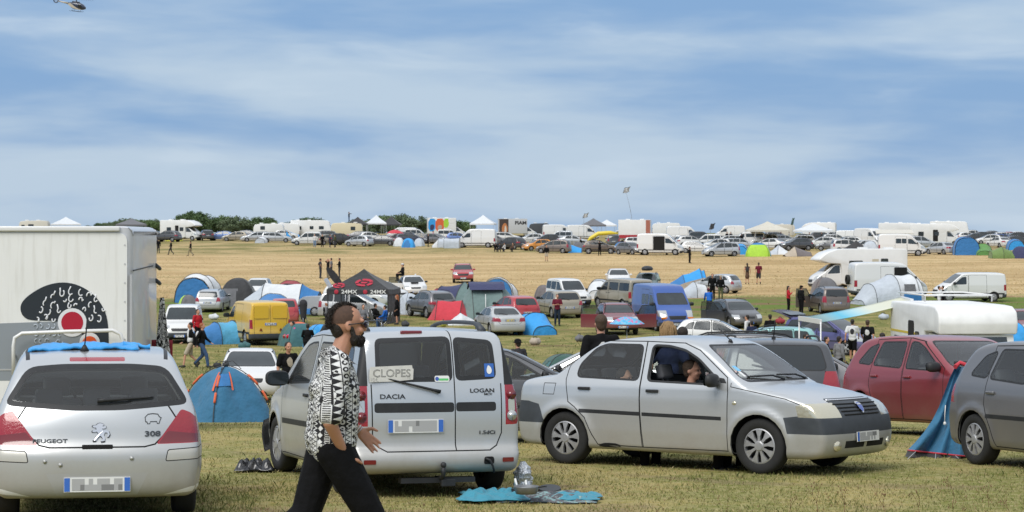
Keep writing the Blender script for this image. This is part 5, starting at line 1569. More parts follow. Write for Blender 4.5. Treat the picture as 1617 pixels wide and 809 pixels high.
def tree(x,y,h,wd,label,seed=0,m_=0,group=None,sink=0.0):
 rr = np.random.default_rng(seed)
 root = empty('broadleaf_tree',(x,y,gz(x,y) - sink),rr.random()*6,label=label,category='tree',group=group)
 bm = bmesh.new()
 th = h*.35
 tube(bm,[(0,0,-.3),(.05,.03,th),(.1,-.05,h*.7)],.1,7,radii=[h*.035,h*.026,h*.008])
 for i in range(6):
  a = rr.random()*6.28; z0 = h*(.22 + .06*i)
  tube(bm,[(0,0,z0),(math.cos(a)*wd*.2,math.sin(a)*wd*.2,z0 + h*.15),(math.cos(a)*wd*.36,math.sin(a)*wd*.36,z0 + h*.26)],.05,5,radii=[h*.014,h*.009,h*.004])
 obj('trunk',bm,M_BARK,root)
 nc = int(26 + wd*5)
 cs = []
 while len(cs) < nc:
  p = rr.uniform(-1,1,3)
  if (p ** 2).sum() < 1 and (p ** 2).sum() > .12: cs.append(p)
 cs = np.array(cs)
 C = np.stack([cs[:,0]*wd*.46,cs[:,1]*wd*.46,h*.56 + cs[:,2]*h*.42],1)
 rc = rr.uniform(.10,.21,nc)*min(wd,h)
 nl = 150
 ls = .028*h + .05
 ctr = np.repeat(C,nl,0); rad = np.repeat(rc,nl)
 v = rr.normal(size=(nc*nl,3)); v /= np.linalg.norm(v,axis=1)[:,None]
 pos = ctr + v*(rad*rr.uniform(.35,1.4,nc*nl) ** 1.0)[:,None]*np.array([1.15,1.15,.8])
 pos = pos[pos[:,2] > h*.1]
 n = len(pos)
 A = rr.normal(size=(n,3)); A /= np.linalg.norm(A,axis=1)[:,None]
 B = np.cross(A,rr.normal(size=(n,3))); B /= np.linalg.norm(B,axis=1)[:,None]
 s_ = ls*rr.uniform(.6,1.3,n)[:,None]
 V = np.stack([pos - A*s_,pos + B*s_*.7,pos + A*s_,pos - B*s_*.7],1).reshape(-1,3)
 me = bpy.data.meshes.new('crown')
 me.vertices.add(4*n); me.vertices.foreach_set('co',V.astype(np.float32).ravel())
 me.loops.add(4*n); me.loops.foreach_set('vertex_index',np.arange(4*n,dtype=np.int32))
 me.polygons.add(n); me.polygons.foreach_set('loop_start',np.arange(0,4*n,4,dtype=np.int32)); me.polygons.foreach_set('loop_total',np.full(n,4,np.int32))
 me.update(calc_edges=True)
 link('crown',me,LEAF[m_],root)
 return root
# ---------------------------------------------------------------- people
def skinm(name,col):
 m = mat('skin_' + name,col,.55,var=.12,vscale=14)
 b = m.node_tree.nodes['Principled BSDF']; b.inputs['Subsurface Weight'].default_value = .08; b.inputs['Subsurface Radius'].default_value = (.02,.008,.004)
 return m
SKIN = dict(light=skinm('light',(.52,.27,.18)),tan=skinm('tan',(.47,.235,.15)),dark=skinm('dark',(.16,.08,.05)))
def cloth(name,col,rough=.85):
 m = mat('cloth_' + name,col,rough,var=.12,vscale=8,bump=.6,bscale=9)
 m.node_tree.nodes['Principled BSDF'].inputs['Specular IOR Level'].default_value = .18
 for n in m.node_tree.nodes:
  if n.type == 'BUMP': n.inputs['Distance'].default_value = .035
 return m
CL = dict(black=cloth('black',(.005,.005,.006)),white=cloth('white',(.62,.62,.62)),navy=cloth('navy',(.018,.025,.06)),blue=cloth('blue',(.02,.12,.45)),jeans=cloth('jeans',(.045,.085,.17)),darkjeans=cloth('dark_jeans',(.02,.03,.05)),
   red=cloth('red',(.45,.02,.03)),burgundy=cloth('burgundy',(.13,.015,.03)),grey=cloth('grey',(.19,.19,.2)),khaki=cloth('khaki',(.22,.19,.13)),beige=cloth('beige',(.42,.36,.28)),charcoal=cloth('charcoal',(.04,.04,.045)),yellow=cloth('yellow',(.6,.55,.15)),pink=cloth('pink',(.6,.1,.25)),olive=cloth('olive',(.09,.10,.05)),brown=cloth('brown',(.10,.06,.04)),lightgrey=cloth('light_grey',(.38,.38,.39)),palejeans=cloth('pale_jeans',(.16,.24,.36)))
HAIR = dict(dark=mat('hair_dark',(.018,.013,.010),.7,bump=.8,bscale=60),brown=mat('hair_brown',(.06,.035,.02),.7,bump=.8,bscale=60),blond=mat('hair_blond',(.26,.16,.07),.7,bump=.8,bscale=60),ginger=mat('hair_ginger',(.30,.09,.03),.7,bump=.8,bscale=60),grey=mat('hair_grey',(.25,.25,.25),.7))
M_SHOE = mat('shoe_dark',(.02,.02,.022),.7)
M_SHOEW = mat('shoe_white',(.6,.6,.6),.7)
def capsule(bm,p0,p1,r0,r1,seg=12):
 p0,p1 = Vector(p0),Vector(p1)
 d = p1 - p0; L = d.length
 if L < 1e-5: d = Vector((0,0,1)); L = 1e-5
 d = d / L
 s_ = d.orthogonal().normalized(); t_ = d.cross(s_)
 rings = []
 for k,(c,r,sgn) in enumerate(((p0,r0,-1),(p1,r1,1))):
  for i in range(5):
   a = (math.pi / 2)*(i / 4)
   if sgn < 0: off,rad = -math.cos(a)*r,math.sin(a)*r
   else: off,rad = math.sin(a)*r,math.cos(a)*r
   rad = max(rad,1e-4)
   rings.append([bm.verts.new(c + d*off + (s_*math.cos(q*2*math.pi / seg) + t_*math.sin(q*2*math.pi / seg))*rad) for q in range(seg)])
 for i in range(len(rings) - 1):
  for q in range(seg):
   bm.faces.new((rings[i][q],rings[i][(q + 1) % seg],rings[i + 1][(q + 1) % seg],rings[i + 1][q]))
 bm.faces.new(rings[0][::-1]); bm.faces.new(rings[-1])
def ellip(bm,c,r,rot=None,sub=3):
 ret = bmesh.ops.create_icosphere(bm,subdivisions=sub,radius=1.0)
 for v in ret['verts']:
  p = Vector((v.co.x*r[0],v.co.y*r[1],v.co.z*r[2]))
  if rot is not None: p = rot @ p
  v.co = p + Vector(c)
BAKE = []
def remeshed(name,bm,material,parent,vox,smooth_it=4):
 bmesh.ops.recalc_face_normals(bm,faces=bm.faces[:])
 me = bpy.data.meshes.new(name); bm.to_mesh(me); bm.free()
 o = link(name,me,material,parent)
 m = o.modifiers.new('r','REMESH'); m.mode = 'VOXEL'; m.voxel_size = vox; m.use_smooth_shade = True
 if smooth_it:
  s = o.modifiers.new('s','SMOOTH'); s.factor = .5; s.iterations = smooth_it
 BAKE.append(o)
 return o
def bake_all():
 dg = bpy.context.evaluated_depsgraph_get()
 res = []
 for o in BAKE:
  me = bpy.data.meshes.new_from_object(o.evaluated_get(dg),preserve_all_data_layers=False,depsgraph=dg)
  res.append(me)
 for o,me in zip(BAKE,res):
  old = o.data
  o.modifiers.clear()
  mats = list(old.materials)
  o.data = me; me.name = o.name
  me.materials.clear()
  for m_ in mats: me.materials.append(m_)
  smooth(me)
  bpy.data.meshes.remove(old)
 BAKE.clear()
def V3(*a): return Vector(a)
def base_pose():
 J = {}
 for s,sg in (('L',1),('R',-1)):
  J['hip' + s] = V3(0,sg*.09,.92); J['knee' + s] = V3(.02,sg*.10,.50); J['ank' + s] = V3(-.01,sg*.11,.09)
  J['toe' + s] = V3(.15,sg*.13,.035)
  J['sh' + s] = V3(-.01,sg*.185,1.42); J['el' + s] = V3(-.03,sg*.25,1.14); J['wr' + s] = V3(.05,sg*.26,.89)
 J['pelvis'] = V3(0,0,.95); J['waist'] = V3(.0,0,1.08); J['chest'] = V3(0,0,1.27); J['neck'] = V3(-.01,0,1.47); J['head'] = V3(.02,0,1.625)
 return J
def rot_about(J,keys,c,R_):
 for k in keys: J[k] = c + R_ @ (J[k] - c)
UP = ['shL','shR','elL','elR','wrL','wrR','waist','chest','neck','head']
def pose(kind,rr=None):
 J = base_pose(); rr = rr or random
 if kind == 'walk' or kind == 'walk2':
  f,b = ('L','R') if kind == 'walk' else ('R','L')
  sf = 1 if f == 'L' else -1
  J['knee' + f] = V3(.20,sf*.09,.53); J['ank' + f] = V3(.27,sf*.09,.11); J['toe' + f] = V3(.43,sf*.10,.07)
  J['knee' + b] = V3(.0,-sf*.09,.50); J['ank' + b] = V3(-.30,-sf*.09,.20); J['toe' + b] = V3(-.20,-sf*.10,.05)
  J['el' + b] = V3(.08,-sf*.25,1.16); J['wr' + b] = V3(.28,-sf*.22,1.0)
  J['el' + f] = V3(-.14,sf*.25,1.17); J['wr' + f] = V3(-.12,sf*.27,.92)
 elif kind == 'sit':
  for s,sg in (('L',1),('R',-1)):
   J['knee' + s] = V3(.42,sg*.14,.95); J['ank' + s] = V3(.40,sg*.13,.52); J['toe' + s] = V3(.55,sg*.14,.46)
   J['el' + s] = V3(.05,sg*.24,1.18); J['wr' + s] = V3(.30,sg*.18,1.08)
  for k in J: J[k].z -= .43
 elif kind == 'crouch':
  for s,sg in (('L',1),('R',-1)):
   J['knee' + s] = V3(.34,sg*.2,1.05); J['ank' + s] = V3(.10,sg*.15,.68); J['toe' + s] = V3(.25,sg*.18,.62)
   J['el' + s] = V3(.12,sg*.26,1.18); J['wr' + s] = V3(.34,sg*.14,1.1)
  for k in J: J[k].z -= .59
 elif kind == 'fold':
  for s,sg in (('L',1),('R',-1)):
   J['el' + s] = V3(.04,sg*.25,1.15); J['wr' + s] = V3(.22,sg*.05,1.18)
 elif kind == 'hips':
  for s,sg in (('L',1),('R',-1)):
   J['el' + s] = V3(-.10,sg*.36,1.18); J['wr' + s] = V3(.06,sg*.19,1.02)
 elif kind == 'phone':
  J['elR'] = V3(.10,-.24,1.16); J['wrR'] = V3(.26,-.10,1.32)
 elif kind == 'wide':
  for s,sg in (('L',1),('R',-1)):
   J['el' + s] = V3(0,sg*.45,1.40); J['wr' + s] = V3(.05,sg*.68,1.48)
 elif kind == 'point':
  J['elR'] = V3(.25,-.22,1.42); J['wrR'] = V3(.50,-.18,1.46)
 elif kind == 'headhands':
  for s,sg in (('L',1),('R',-1)):
   J['el' + s] = V3(.08,sg*.36,1.56); J['wr' + s] = V3(-.02,sg*.14,1.68)
 elif kind == 'lean':
  rot_about(J,UP,J['pelvis'].copy(),Matrix.Rotation(R(28),3,'Y'))
  for s,sg in (('L',1),('R',-1)):
   J['el' + s] = J['sh' + s] + V3(.10,sg*.04,-.28); J['wr' + s] = J['el' + s] + V3(.2,-sg*.03,-.14)
 return J
def hand(bm,wr,el,s,size=1.0,curl=.4,fingers=True,side=None,out=None):
 """palm, four bent fingers and a thumb continuing the forearm"""
 d = (wr - el).normalized()
 side = side if side is not None else d.cross(V3(0,0,1) if abs(d.z) < .9 else V3(1,0,0)).normalized()
 nrm = out if out is not None else side.cross(d).normalized()
 k = size
 pc = wr + d*.05*k
 for j in (-1,-.33,.33,1):
  capsule(bm,wr + d*.015*k + side*j*.017*k,wr + d*.085*k + side*j*.028*k,.017*k,.013*k,8)
 if not fingers:
  capsule(bm,wr + d*.07*k,wr + d*.15*k + nrm*.03*k,.03*k,.02*k,8); return
 Ls = (.066,.076,.072,.056)
 for i,j in enumerate((1,.33,-.33,-1)):
  b = wr + d*.088*k + side*j*.031*k
  sp = side*j*.17
  d1 = (d + sp + nrm*curl*.5).normalized(); d2 = (d + sp*.6 + nrm*curl*1.3).normalized(); d3 = (d + nrm*curl*2.4).normalized()
  L = Ls[i]*k
  q1 = b + d1*L*.5; q2 = q1 + d2*L*.32; q3 = q2 + d3*L*.26
  capsule(bm,b - d*.01,q1,.0092*k,.0085*k,8); capsule(bm,q1,q2,.0085*k,.0078*k,8); capsule(bm,q2,q3,.0078*k,.0066*k,8)
 b = wr + d*.025*k + side*.030*k
 q1 = b + (side*.8 + d*.7 + nrm*.3).normalized()*.045*k; q2 = q1 + (side*.35 + d + nrm*.3).normalized()*.034*k
 capsule(bm,b,q1,.013*k,.0115*k,8); capsule(bm,q1,q2,.0115*k,.0085*k,8)
def person(label,x,y,heading,pz='stand',top='black',bottom='black',hair='dark',skin='light',h=1.75,sleeves='long',legs='long',vox=.022,shoes=None,hat=None,z=None,group=None,fat=1.0,back_print=None,vest=None,long_hair=False,beard=None,front_print=None,pack=None,dress=False,J=None,jacket_tied=False,seat=0.0,fingers=None,category='person',loose=False):
 J = J or (pose(pz) if isinstance(pz,str) else pz)
 root = empty('person',(x,y,gz(x,y) if z is None else z),R(heading),label=label,category=category,group=group)
 s = h / 1.75
 root.scale = (s,s,s)
 fingers = vox <= .018 if fingers is None else fingers
 W = fat
 # ---- body: one continuous surface
 bm = bmesh.new()
 yaw = Matrix.Identity(3)
 up = (J['neck'] - J['pelvis']).normalized()
 tilt = V3(0,0,1).rotation_difference(up).to_matrix()
 ellip(bm,J['chest'],(.11*W,.155*W,.19),tilt); ellip(bm,J['waist'],(.10*W,.135*W,.15),tilt); ellip(bm,J['pelvis'],(.11*W,.155*W,.12),tilt)
 capsule(bm,J['shL']*.93 + J['chest']*.07,J['shR']*.93 + J['chest']*.07,.055,.055)
 capsule(bm,J['neck'] - up*.06,J['head'] - up*.05,.060,.052)
 H_ = J['head']
 hd = J.get('face',V3(1,0,0)).normalized(); hs = V3(0,0,1).cross(hd).normalized()
 HR = Matrix((hd,hs,V3(0,0,1))).transposed()
 ellip(bm,H_ + V3(0,0,.03) - hd*.012,(.098,.077,.098),HR)
 ellip(bm,H_ + hd*.025 - V3(0,0,.035),(.068,.058,.078),HR)
 ellip(bm,H_ + hd*.058 - V3(0,0,.085),(.028,.03,.024),HR,2)           # chin
 capsule(bm,H_ + hd*.085 + V3(0,0,.012),H_ + hd*.104 - V3(0,0,.022),.010,.015,8)   # nose
 for sg in (1,-1):
  ellip(bm,H_ + hs*sg*.078 - hd*.01 - V3(0,0,.008),(.018,.009,.030),HR,2)   # ears
  ellip(bm,H_ + hd*.072 + hs*sg*.035 - V3(0,0,.03),(.02,.024,.02),HR,2)   # cheeks
 capsule(bm,H_ + hd*.082 + hs*.04 + V3(0,0,.028),H_ + hd*.082 - hs*.04 + V3(0,0,.028),.013,.013,8)   # brow
 capsule(bm,H_ + hd*.082 + hs*.018 - V3(0,0,.052),H_ + hd*.082 - hs*.018 - V3(0,0,.052),.010,.010,8)  # mouth
 for c in 'LR':
  capsule(bm,J['sh' + c],J['el' + c],.050*W,.039*W); capsule(bm,J['el' + c],J['wr' + c],.039*W,.026)
  hand(bm,J['wr' + c],J['el' + c],c,1.0,J.get('curl' + c,.4),fingers,J.get('hside' + c),J.get('hout' + c))
  capsule(bm,J['hip' + c],J['knee' + c],.080*W,.053); capsule(bm,J['knee' + c],J['ank' + c],.053,.038)
  capsule(bm,J['ank' + c] - V3(0,0,.03),J['toe' + c],.038,.028)
 remeshed('body',bm,SKIN[skin],root,vox*(.6 if loose else .75 if fingers else 1),3)
 # ---- eyes
 if vox <= .022:
  for sg in (1,-1):
   bm = bmesh.new(); ellip(bm,H_ + hd*.086 + hs*sg*.033 + V3(0,0,.008),(.008,.013,.007),HR,2)
   obj('eye',bm,mat('eye_dark',(.05,.04,.035),.2),root,sm=True)
 # ---- top
 e = .016
 bm = bmesh.new()
 ellip(bm,J['chest'],(.11*W + e,.155*W + e,.19),tilt); ellip(bm,J['waist'],(.10*W + e*1.4,.135*W + e*1.4,.16),tilt); ellip(bm,J['pelvis'] - up*.0,(.115*W + e,.158*W + e,.10),tilt)
 capsule(bm,J['shL']*.93 + J['chest']*.07,J['shR']*.93 + J['chest']*.07,.055 + e,.055 + e)
 capsule(bm,J['chest'],J['neck'] - up*.02,.11,.07)
 for c in 'LR':
  if sleeves == 'long':
   capsule(bm,J['sh' + c],J['el' + c],.052*W + e,.045*W + e); capsule(bm,J['el' + c],J['wr' + c],.045*W + e*.9,.034 + e*.5)
  elif sleeves == 'short':
   m_ = J['sh' + c].lerp(J['el' + c],.84 if loose else .72); capsule(bm,J['sh' + c],m_,.053*W + e,(.064 if loose else .054)*W + e)
 if loose:
  for q,(ra,rb) in ((.30,(.150,.190)),(.03,(.158,.200))):
   ellip(bm,J['pelvis'] + up*q,(ra,rb,.10),tilt)
  capsule(bm,J['chest'] + V3(0,.06,-.02),J['pelvis'] + V3(0,.07,.0),.135,.14); capsule(bm,J['chest'] + V3(0,-.06,-.02),J['pelvis'] + V3(0,-.07,.0),.135,.14)
 if dress:
  k = (J['kneeL'] + J['kneeR']) / 2
  capsule(bm,J['pelvis'],k + V3(0,0,.12),.155,.19)
 if 'rot' in J: pass
 remeshed('shirt' if sleeves != 'long' else 'jacket',bm,CL[top] if isinstance(top,str) else top,root,vox,3)
 if vest:
  bm = bmesh.new(); ellip(bm,J['chest'],(.11*W + e*1.6,.145*W + e,.19),tilt); ellip(bm,J['waist'],(.10*W + e*2,.135*W + e*2,.16),tilt)
  remeshed('vest',bm,CL[vest],root,vox,2)
 # ---- bottom
 if not dress:
  bm = bmesh.new()
  ellip(bm,J['pelvis'],(.115*W + .008,.16*W + .008,.11),tilt)
  for c in 'LR':
   if loose: capsule(bm,J['hip' + c] + V3(0,-.012 if c == 'R' else .012,0),J['knee' + c],.118,.088); capsule(bm,J['knee' + c],J['ank' + c],.088,.075)
   if legs == 'long':
    capsule(bm,J['hip' + c],J['knee' + c],.085*W + .012,.063 + .012); capsule(bm,J['knee' + c],J['ank' + c] + (J['knee' + c] - J['ank' + c])*.04,.063 + .010,.052 + .008)
   else:
    q = J['hip' + c].lerp(J['knee' + c],.88); capsule(bm,J['hip' + c],q,.088*W + .012,.075 + .012)
  remeshed('trousers' if legs == 'long' else 'shorts',bm,CL[bottom],root,vox,3)
 # ---- shoes
 for c in 'LR':
  bm = bmesh.new(); a,t = J['ank' + c],J['toe' + c]
  f = (t - a).normalized()
  capsule(bm,a - V3(0,0,.035) - f*.05,t + V3(0,0,.008),.045,.040); capsule(bm,a + V3(0,0,.01),a - V3(0,0,.04),.046,.048)
  remeshed('shoe',bm,shoes or M_SHOE,root,vox,2)
 # ---- hair or hat
 if hair != 'none':
  bm = bmesh.new()
  ellip(bm,H_ + V3(0,0,.045) - hd*.028,(.098,.086,.092),HR)
  ellip(bm,H_ - hd*.055 + V3(0,0,-.01),(.055,.074,.085),HR)
  if long_hair:
   capsule(bm,H_ - hd*.06,H_ - hd*.09 - V3(0,0,.26),.08,.055)
  remeshed('hair',bm,HAIR[hair],root,vox*.8,2)
 if hat:
  bm = bmesh.new()
  ellip(bm,H_ + V3(0,0,.07) - hd*.01,(.112,.098,.075),HR)
  if hat[1] == 'cap': ellip(bm,H_ + hd*.12 + V3(0,0,.05),(.07,.07,.010),HR)
  else: ellip(bm,H_ + V3(0,0,.03),(.16,.15,.014),HR)
  remeshed('hat',bm,CL[hat[0]],root,vox*.8,1)
 if beard:
  bm = bmesh.new(); ellip(bm,H_ + hd*.04 - V3(0,0,.07),(.052,.063,.05),HR); remeshed('beard',bm,HAIR[beard],root,vox*.7,1)
 if pack:
  bm = bmesh.new(); ellip(bm,J['chest'] - V3(.17,0,.03),(.085,.14,.21)); remeshed('backpack',bm,CL[pack],root,vox,2)
 if back_print or front_print:
  sgn = -1 if back_print else 1
  m_ = CL[back_print or front_print]
  bm = bmesh.new()
  rr = random.Random(len(label))
  pts = [(.085*math.cos(t)*rr.uniform(.75,1.1),.12*math.sin(t)*rr.uniform(.8,1.1)) for t in [i*2*math.pi / 14 for i in range(14)]]
  c0 = J['chest'] + V3(0,0,.0)
  ring1 = []
  for a,b in pts:
   yy = a*W; zz = b
   xx = sgn*((.11*W + e)*math.sqrt(max(.05,1 - (yy / (.155*W + e)) ** 2 - (zz / .23) ** 2)) + .012)
   ring1.append(bm.verts.new(c0 + tilt @ V3(xx,yy,zz)))
  cc = bm.verts.new(c0 + tilt @ V3(sgn*(.11*W + e + .016),0,0))
  for i in range(14): bm.faces.new((cc,ring1[i],ring1[(i + 1) % 14]))
  obj('shirt_print',bm,m_,root,sm=True)
 return root
# ---------------------------------------------------------------- ground
def ground_material():
 m = bpy.data.materials.new('field_ground'); m.use_nodes = True
 nt = m.node_tree; N,Lk = nt.nodes,nt.links
 b = N['Principled BSDF']; b.inputs['Roughness'].default_value = .95; b.inputs['Specular IOR Level'].default_value = .1
 geo = N.new('ShaderNodeTexCoord')
 sp = N.new('ShaderNodeSeparateXYZ'); Lk.new(geo.outputs['Object'],sp.inputs[0])
 def m_(op,a,b_=None,c=None):
  n = N.new('ShaderNodeMath'); n.operation = op
  for i,v in enumerate((a,b_,c)):
   if v is None: continue
   if isinstance(v,(int,float)): n.inputs[i].default_value = v
   else: Lk.new(v,n.inputs[i])
  return n.outputs[0]
 def noise(sc,det=5,rough=.6,sx=1,sy=1,dist=0.0):
  mp = N.new('ShaderNodeMapping'); mp.inputs['Scale'].default_value = (sc*sx,sc*sy,sc)
  Lk.new(geo.outputs['Object'],mp.inputs[0])
  n = N.new('ShaderNodeTexNoise'); n.inputs['Scale'].default_value = 1; n.inputs['Detail'].default_value = det; n.inputs['Roughness'].default_value = rough; n.inputs['Distortion'].default_value = dist
  Lk.new(mp.outputs[0],n.inputs['Vector'])
  return n.outputs['Fac']
 def ramp(v,a,b_,lo=0.0,hi=1.0):
  n = N.new('ShaderNodeMapRange'); n.interpolation_type = 'SMOOTHSTEP'
  Lk.new(v,n.inputs[0]); n.inputs[1].default_value = a; n.inputs[2].default_value = b_; n.inputs[3].default_value = lo; n.inputs[4].default_value = hi
  return n.outputs[0]
 def mix(f,a,b_,bl='MIX'):
  n = N.new('ShaderNodeMix'); n.data_type = 'RGBA'; n.blend_type = bl
  if isinstance(f,(int,float)): n.inputs[0].default_value = f
  else: Lk.new(f,n.inputs[0])
  for v,s in ((a,6),(b_,7)):
   if isinstance(v,tuple): n.inputs[s].default_value = (*v,1)
   else: Lk.new(v,n.inputs[s])
  return n.outputs[2]
 Yp = m_('ADD',sp.outputs[1],m_('MULTIPLY',m_('SUBTRACT',noise(.05,4,.6,1,1),.5),26.0))
 big = noise(.09,5,.6); med = noise(.7,6,.65); fine = noise(9.0,6,.7,1,.8); vfine = noise(38.0,4,.7)
 green,dry,soil = (.15,.16,.035),(.32,.255,.09),(.20,.15,.09)
 turf = mix(ramp(m_('ADD',m_('MULTIPLY',med,.6),m_('MULTIPLY',noise(.32,4,.6),.4)),.44,.56),green,dry)
 turf = mix(ramp(fine,.35,.68,0,.75),turf,(.38,.33,.17))
 turf = mix(ramp(vfine,.52,.72,0,.5),turf,(.12,.12,.04))
 turf = mix(ramp(m_('MULTIPLY',big,med),.27,.36,0,.75),turf,soil)
 rut = ramp(m_('ABSOLUTE',m_('SUBTRACT',m_('FRACT',m_('MULTIPLY',m_('ADD',sp.outputs[1],m_('ADD',m_('MULTIPLY',sp.outputs[0],.55),m_('MULTIPLY',noise(.12,3),9.0))),.085)),.5)),.05,.015)
 turf = mix(m_('MULTIPLY',rut,ramp(noise(.5,3),.42,.6,0,.55)),turf,(.20,.155,.09))
 midg = mix(ramp(med,.38,.62),(.15,.165,.045),(.33,.27,.11))
 midg = mix(ramp(fine,.4,.7,0,.6),midg,(.09,.085,.035))
 midg = mix(ramp(noise(.22,4,.6,1,2.2),.56,.68,0,.7),midg,(.16,.10,.06))
 straw = mix(ramp(noise(.12,6,.65,.5,1.6),.36,.64),(.38,.26,.125),(.57,.42,.23))
 straw = mix(ramp(noise(1.6,6,.7,.6,1.2),.42,.70,0,.75),straw,(.32,.24,.11))
 straw = mix(ramp(noise(.06,5,.6,.5,3.0),.56,.70,0,.6),straw,(.23,.225,.09))
 straw = mix(ramp(noise(5.0,4,.7),.5,.8,0,.35),straw,(.64,.51,.32))
 farg = mix(ramp(noise(.15,5,.6),.4,.6),(.20,.18,.07),(.40,.30,.15))
 c = mix(ramp(Yp,62,82),turf,midg)
 bank = mix(ramp(noise(.35,5,.6,.5,1.5),  .48,.60),(.12,.165,.035),(.19,.13,.07))
 c = mix(ramp(Yp,126,138),c,bank)
 c = mix(ramp(Yp,146,153),c,straw)
 c = mix(ramp(Yp,246,268),c,farg)
 c = mix(ramp(sp.outputs[1],600,1500),c,(.16,.17,.08))
 Lk.new(c,b.inputs['Base Color'])
 bp = N.new('ShaderNodeBump'); bp.inputs['Strength'].default_value = .55; bp.inputs['Distance'].default_value = .035
 hh = m_('ADD',m_('MULTIPLY',fine,.5),m_('ADD',m_('MULTIPLY',vfine,.3),m_('MULTIPLY',med,.6)))
 Lk.new(hh,bp.inputs['Height']); Lk.new(bp.outputs[0],b.inputs['Normal'])
 return m
def build_ground():
 ys = np.concatenate([np.linspace(-150,10,20),np.linspace(12,60,60),np.linspace(62,360,150),np.linspace(365,800,40),np.array([900,1100,1400,2000,3000,5000,9000])])
 us = np.linspace(-1.6,1.6,181)
 V = [];
 for y in ys:
  for u in us:
   x = u*(abs(y) + 60)
   V.append((x,y))
 V = np.array(V); Z = ground(V[:,0],V[:,1])
 rr = np.random.default_rng(3)
 near = (V[:,1] > 12) & (V[:,1] < 360)
 nx = len(us); ny = len(ys)
 Fc = []
 for j in range(ny - 1):
  for i in range(nx - 1):
   a = j*nx + i; Fc.append((a,a + 1,a + nx + 1,a + nx))
 me = bpy.data.meshes.new('ground')
 me.from_pydata(np.column_stack([V,Z]).tolist(),[],Fc); smooth(me)
 o = link('ground',me,ground_material())
 tag(o,kind='structure')
def blades(name,n,area,hrange,wrange,cols,seed,lean=.5,label=None,mask=None,category='grass'):
 """many single blades rooted in the turf as one mesh"""
 rr = np.random.default_rng(seed)
 y = area(rr,n)
 u = rr.uniform(-.27,.27,n); x = u*y*1.02
 keep = np.ones(n,bool)
 if mask is not None: keep = mask(x,y,rr)
 x,y = x[keep],y[keep]; n = len(x)
 z = ground(x,y)
 h = rr.uniform(*hrange,n)*(.5 + rr.random(n)); w = rr.uniform(*wrange,n)
 a = rr.uniform(0,6.283,n); b = rr.uniform(0,6.283,n); le = rr.uniform(0,lean,n)*h
 P0 = np.stack([x - np.cos(a)*w,y - np.sin(a)*w,z - .01],1)
 P1 = np.stack([x + np.cos(a)*w,y + np.sin(a)*w,z - .01],1)
 M = np.stack([x + np.cos(b)*le*.35 + np.cos(a)*w*.7,y + np.sin(b)*le*.35 + np.sin(a)*w*.7,z + h*.6],1)
 T = np.stack([x + np.cos(b)*le,y + np.sin(b)*le,z + h],1)
 V = np.stack([P0,P1,M,T],1).reshape(-1,3)
 me = bpy.data.meshes.new(name)
 me.vertices.add(4*n); me.vertices.foreach_set('co',V.astype(np.float32).ravel())
 me.loops.add(4*n); me.loops.foreach_set('vertex_index',np.arange(4*n,dtype=np.int32))
 me.polygons.add(n); me.polygons.foreach_set('loop_start',np.arange(0,4*n,4,dtype=np.int32)); me.polygons.foreach_set('loop_total',np.full(n,4,np.int32))
 mi = rr.choice(len(cols),n,p=np.array([c[1] for c in cols]) / sum(c[1] for c in cols)).astype(np.int32)
 for c,_ in cols: me.materials.append(c)
 me.polygons.foreach_set('material_index',mi)
 me.update(calc_edges=True)
 o = link(name,me)
 tag(o,label=label,category=category,kind='stuff')
 return o
G1 = mat('blade_green',(.15,.17,.05),.7,spec=.2); G2 = mat('blade_straw',(.38,.32,.16),.7,spec=.2); G3 = mat('blade_olive',(.24,.23,.085),.7,spec=.2); G4 = mat('blade_dark',(.06,.08,.02),.7,spec=.2)
G5 = mat('blade_brown',(.20,.13,.07),.8,spec=.1)
def vnoise(x,y,s,seed=0):
 r_ = np.random.default_rng(seed); v = 0
 for k in range(5):
  a,b,c = r_.uniform(0,6.28,3); f = s*(1 + .6*k)
  v = v + np.sin(x*f*math.cos(a) + y*f*math.sin(a) + b + 1.3*np.sin(y*f*.7 + c))
 return v / 5
def build_grass():
 ar = lambda a,b: (lambda rr,n: 1 / np.sqrt(rr.uniform(1 / b ** 2,1 / a ** 2,n)))
 blades('turf_grass',190000,ar(18.2,46),(.008,.026),(.002,.0045),[(G3,5),(G2,3.5),(G1,3.2),(G5,1.2)],1,1.4,'short worn grass on the near field',mask=lambda x,y,rr: rr.random(len(x)) < .55 + .45*vnoise(x,y,1.4,2))
 blades('green_tufts',42000,ar(18.2,48),(.02,.055),(.002,.0045),[(G1,5),(G3,3),(G4,1)],2,.9,'greener tufts of grass on the near field',mask=lambda x,y,rr: vnoise(x,y,1.1,5) + rr.normal(0,.12,len(x)) > .32)
 blades('field_grass',110000,ar(46,150),(.04,.11),(.008,.018),[(G3,4),(G2,3),(G1,5),(G4,2)],3,1.2,'rough grass around the parked cars',mask=lambda x,y,rr: vnoise(x,y,.35,9) + rr.normal(0,.35,len(x)) > -.1)
 blades('straw_stubble',90000,ar(150,300),(.02,.05),(.03,.07),[(G2,6),(mat('blade_pale_straw',(.55,.42,.22),.8,spec=.1),5)],4,1.6,'dry mown straw lying on the hillside',mask=lambda x,y,rr: vnoise(x,y,.2,11) + rr.normal(0,.5,len(x)) > -.2,category='straw')
build_ground(); build_grass()
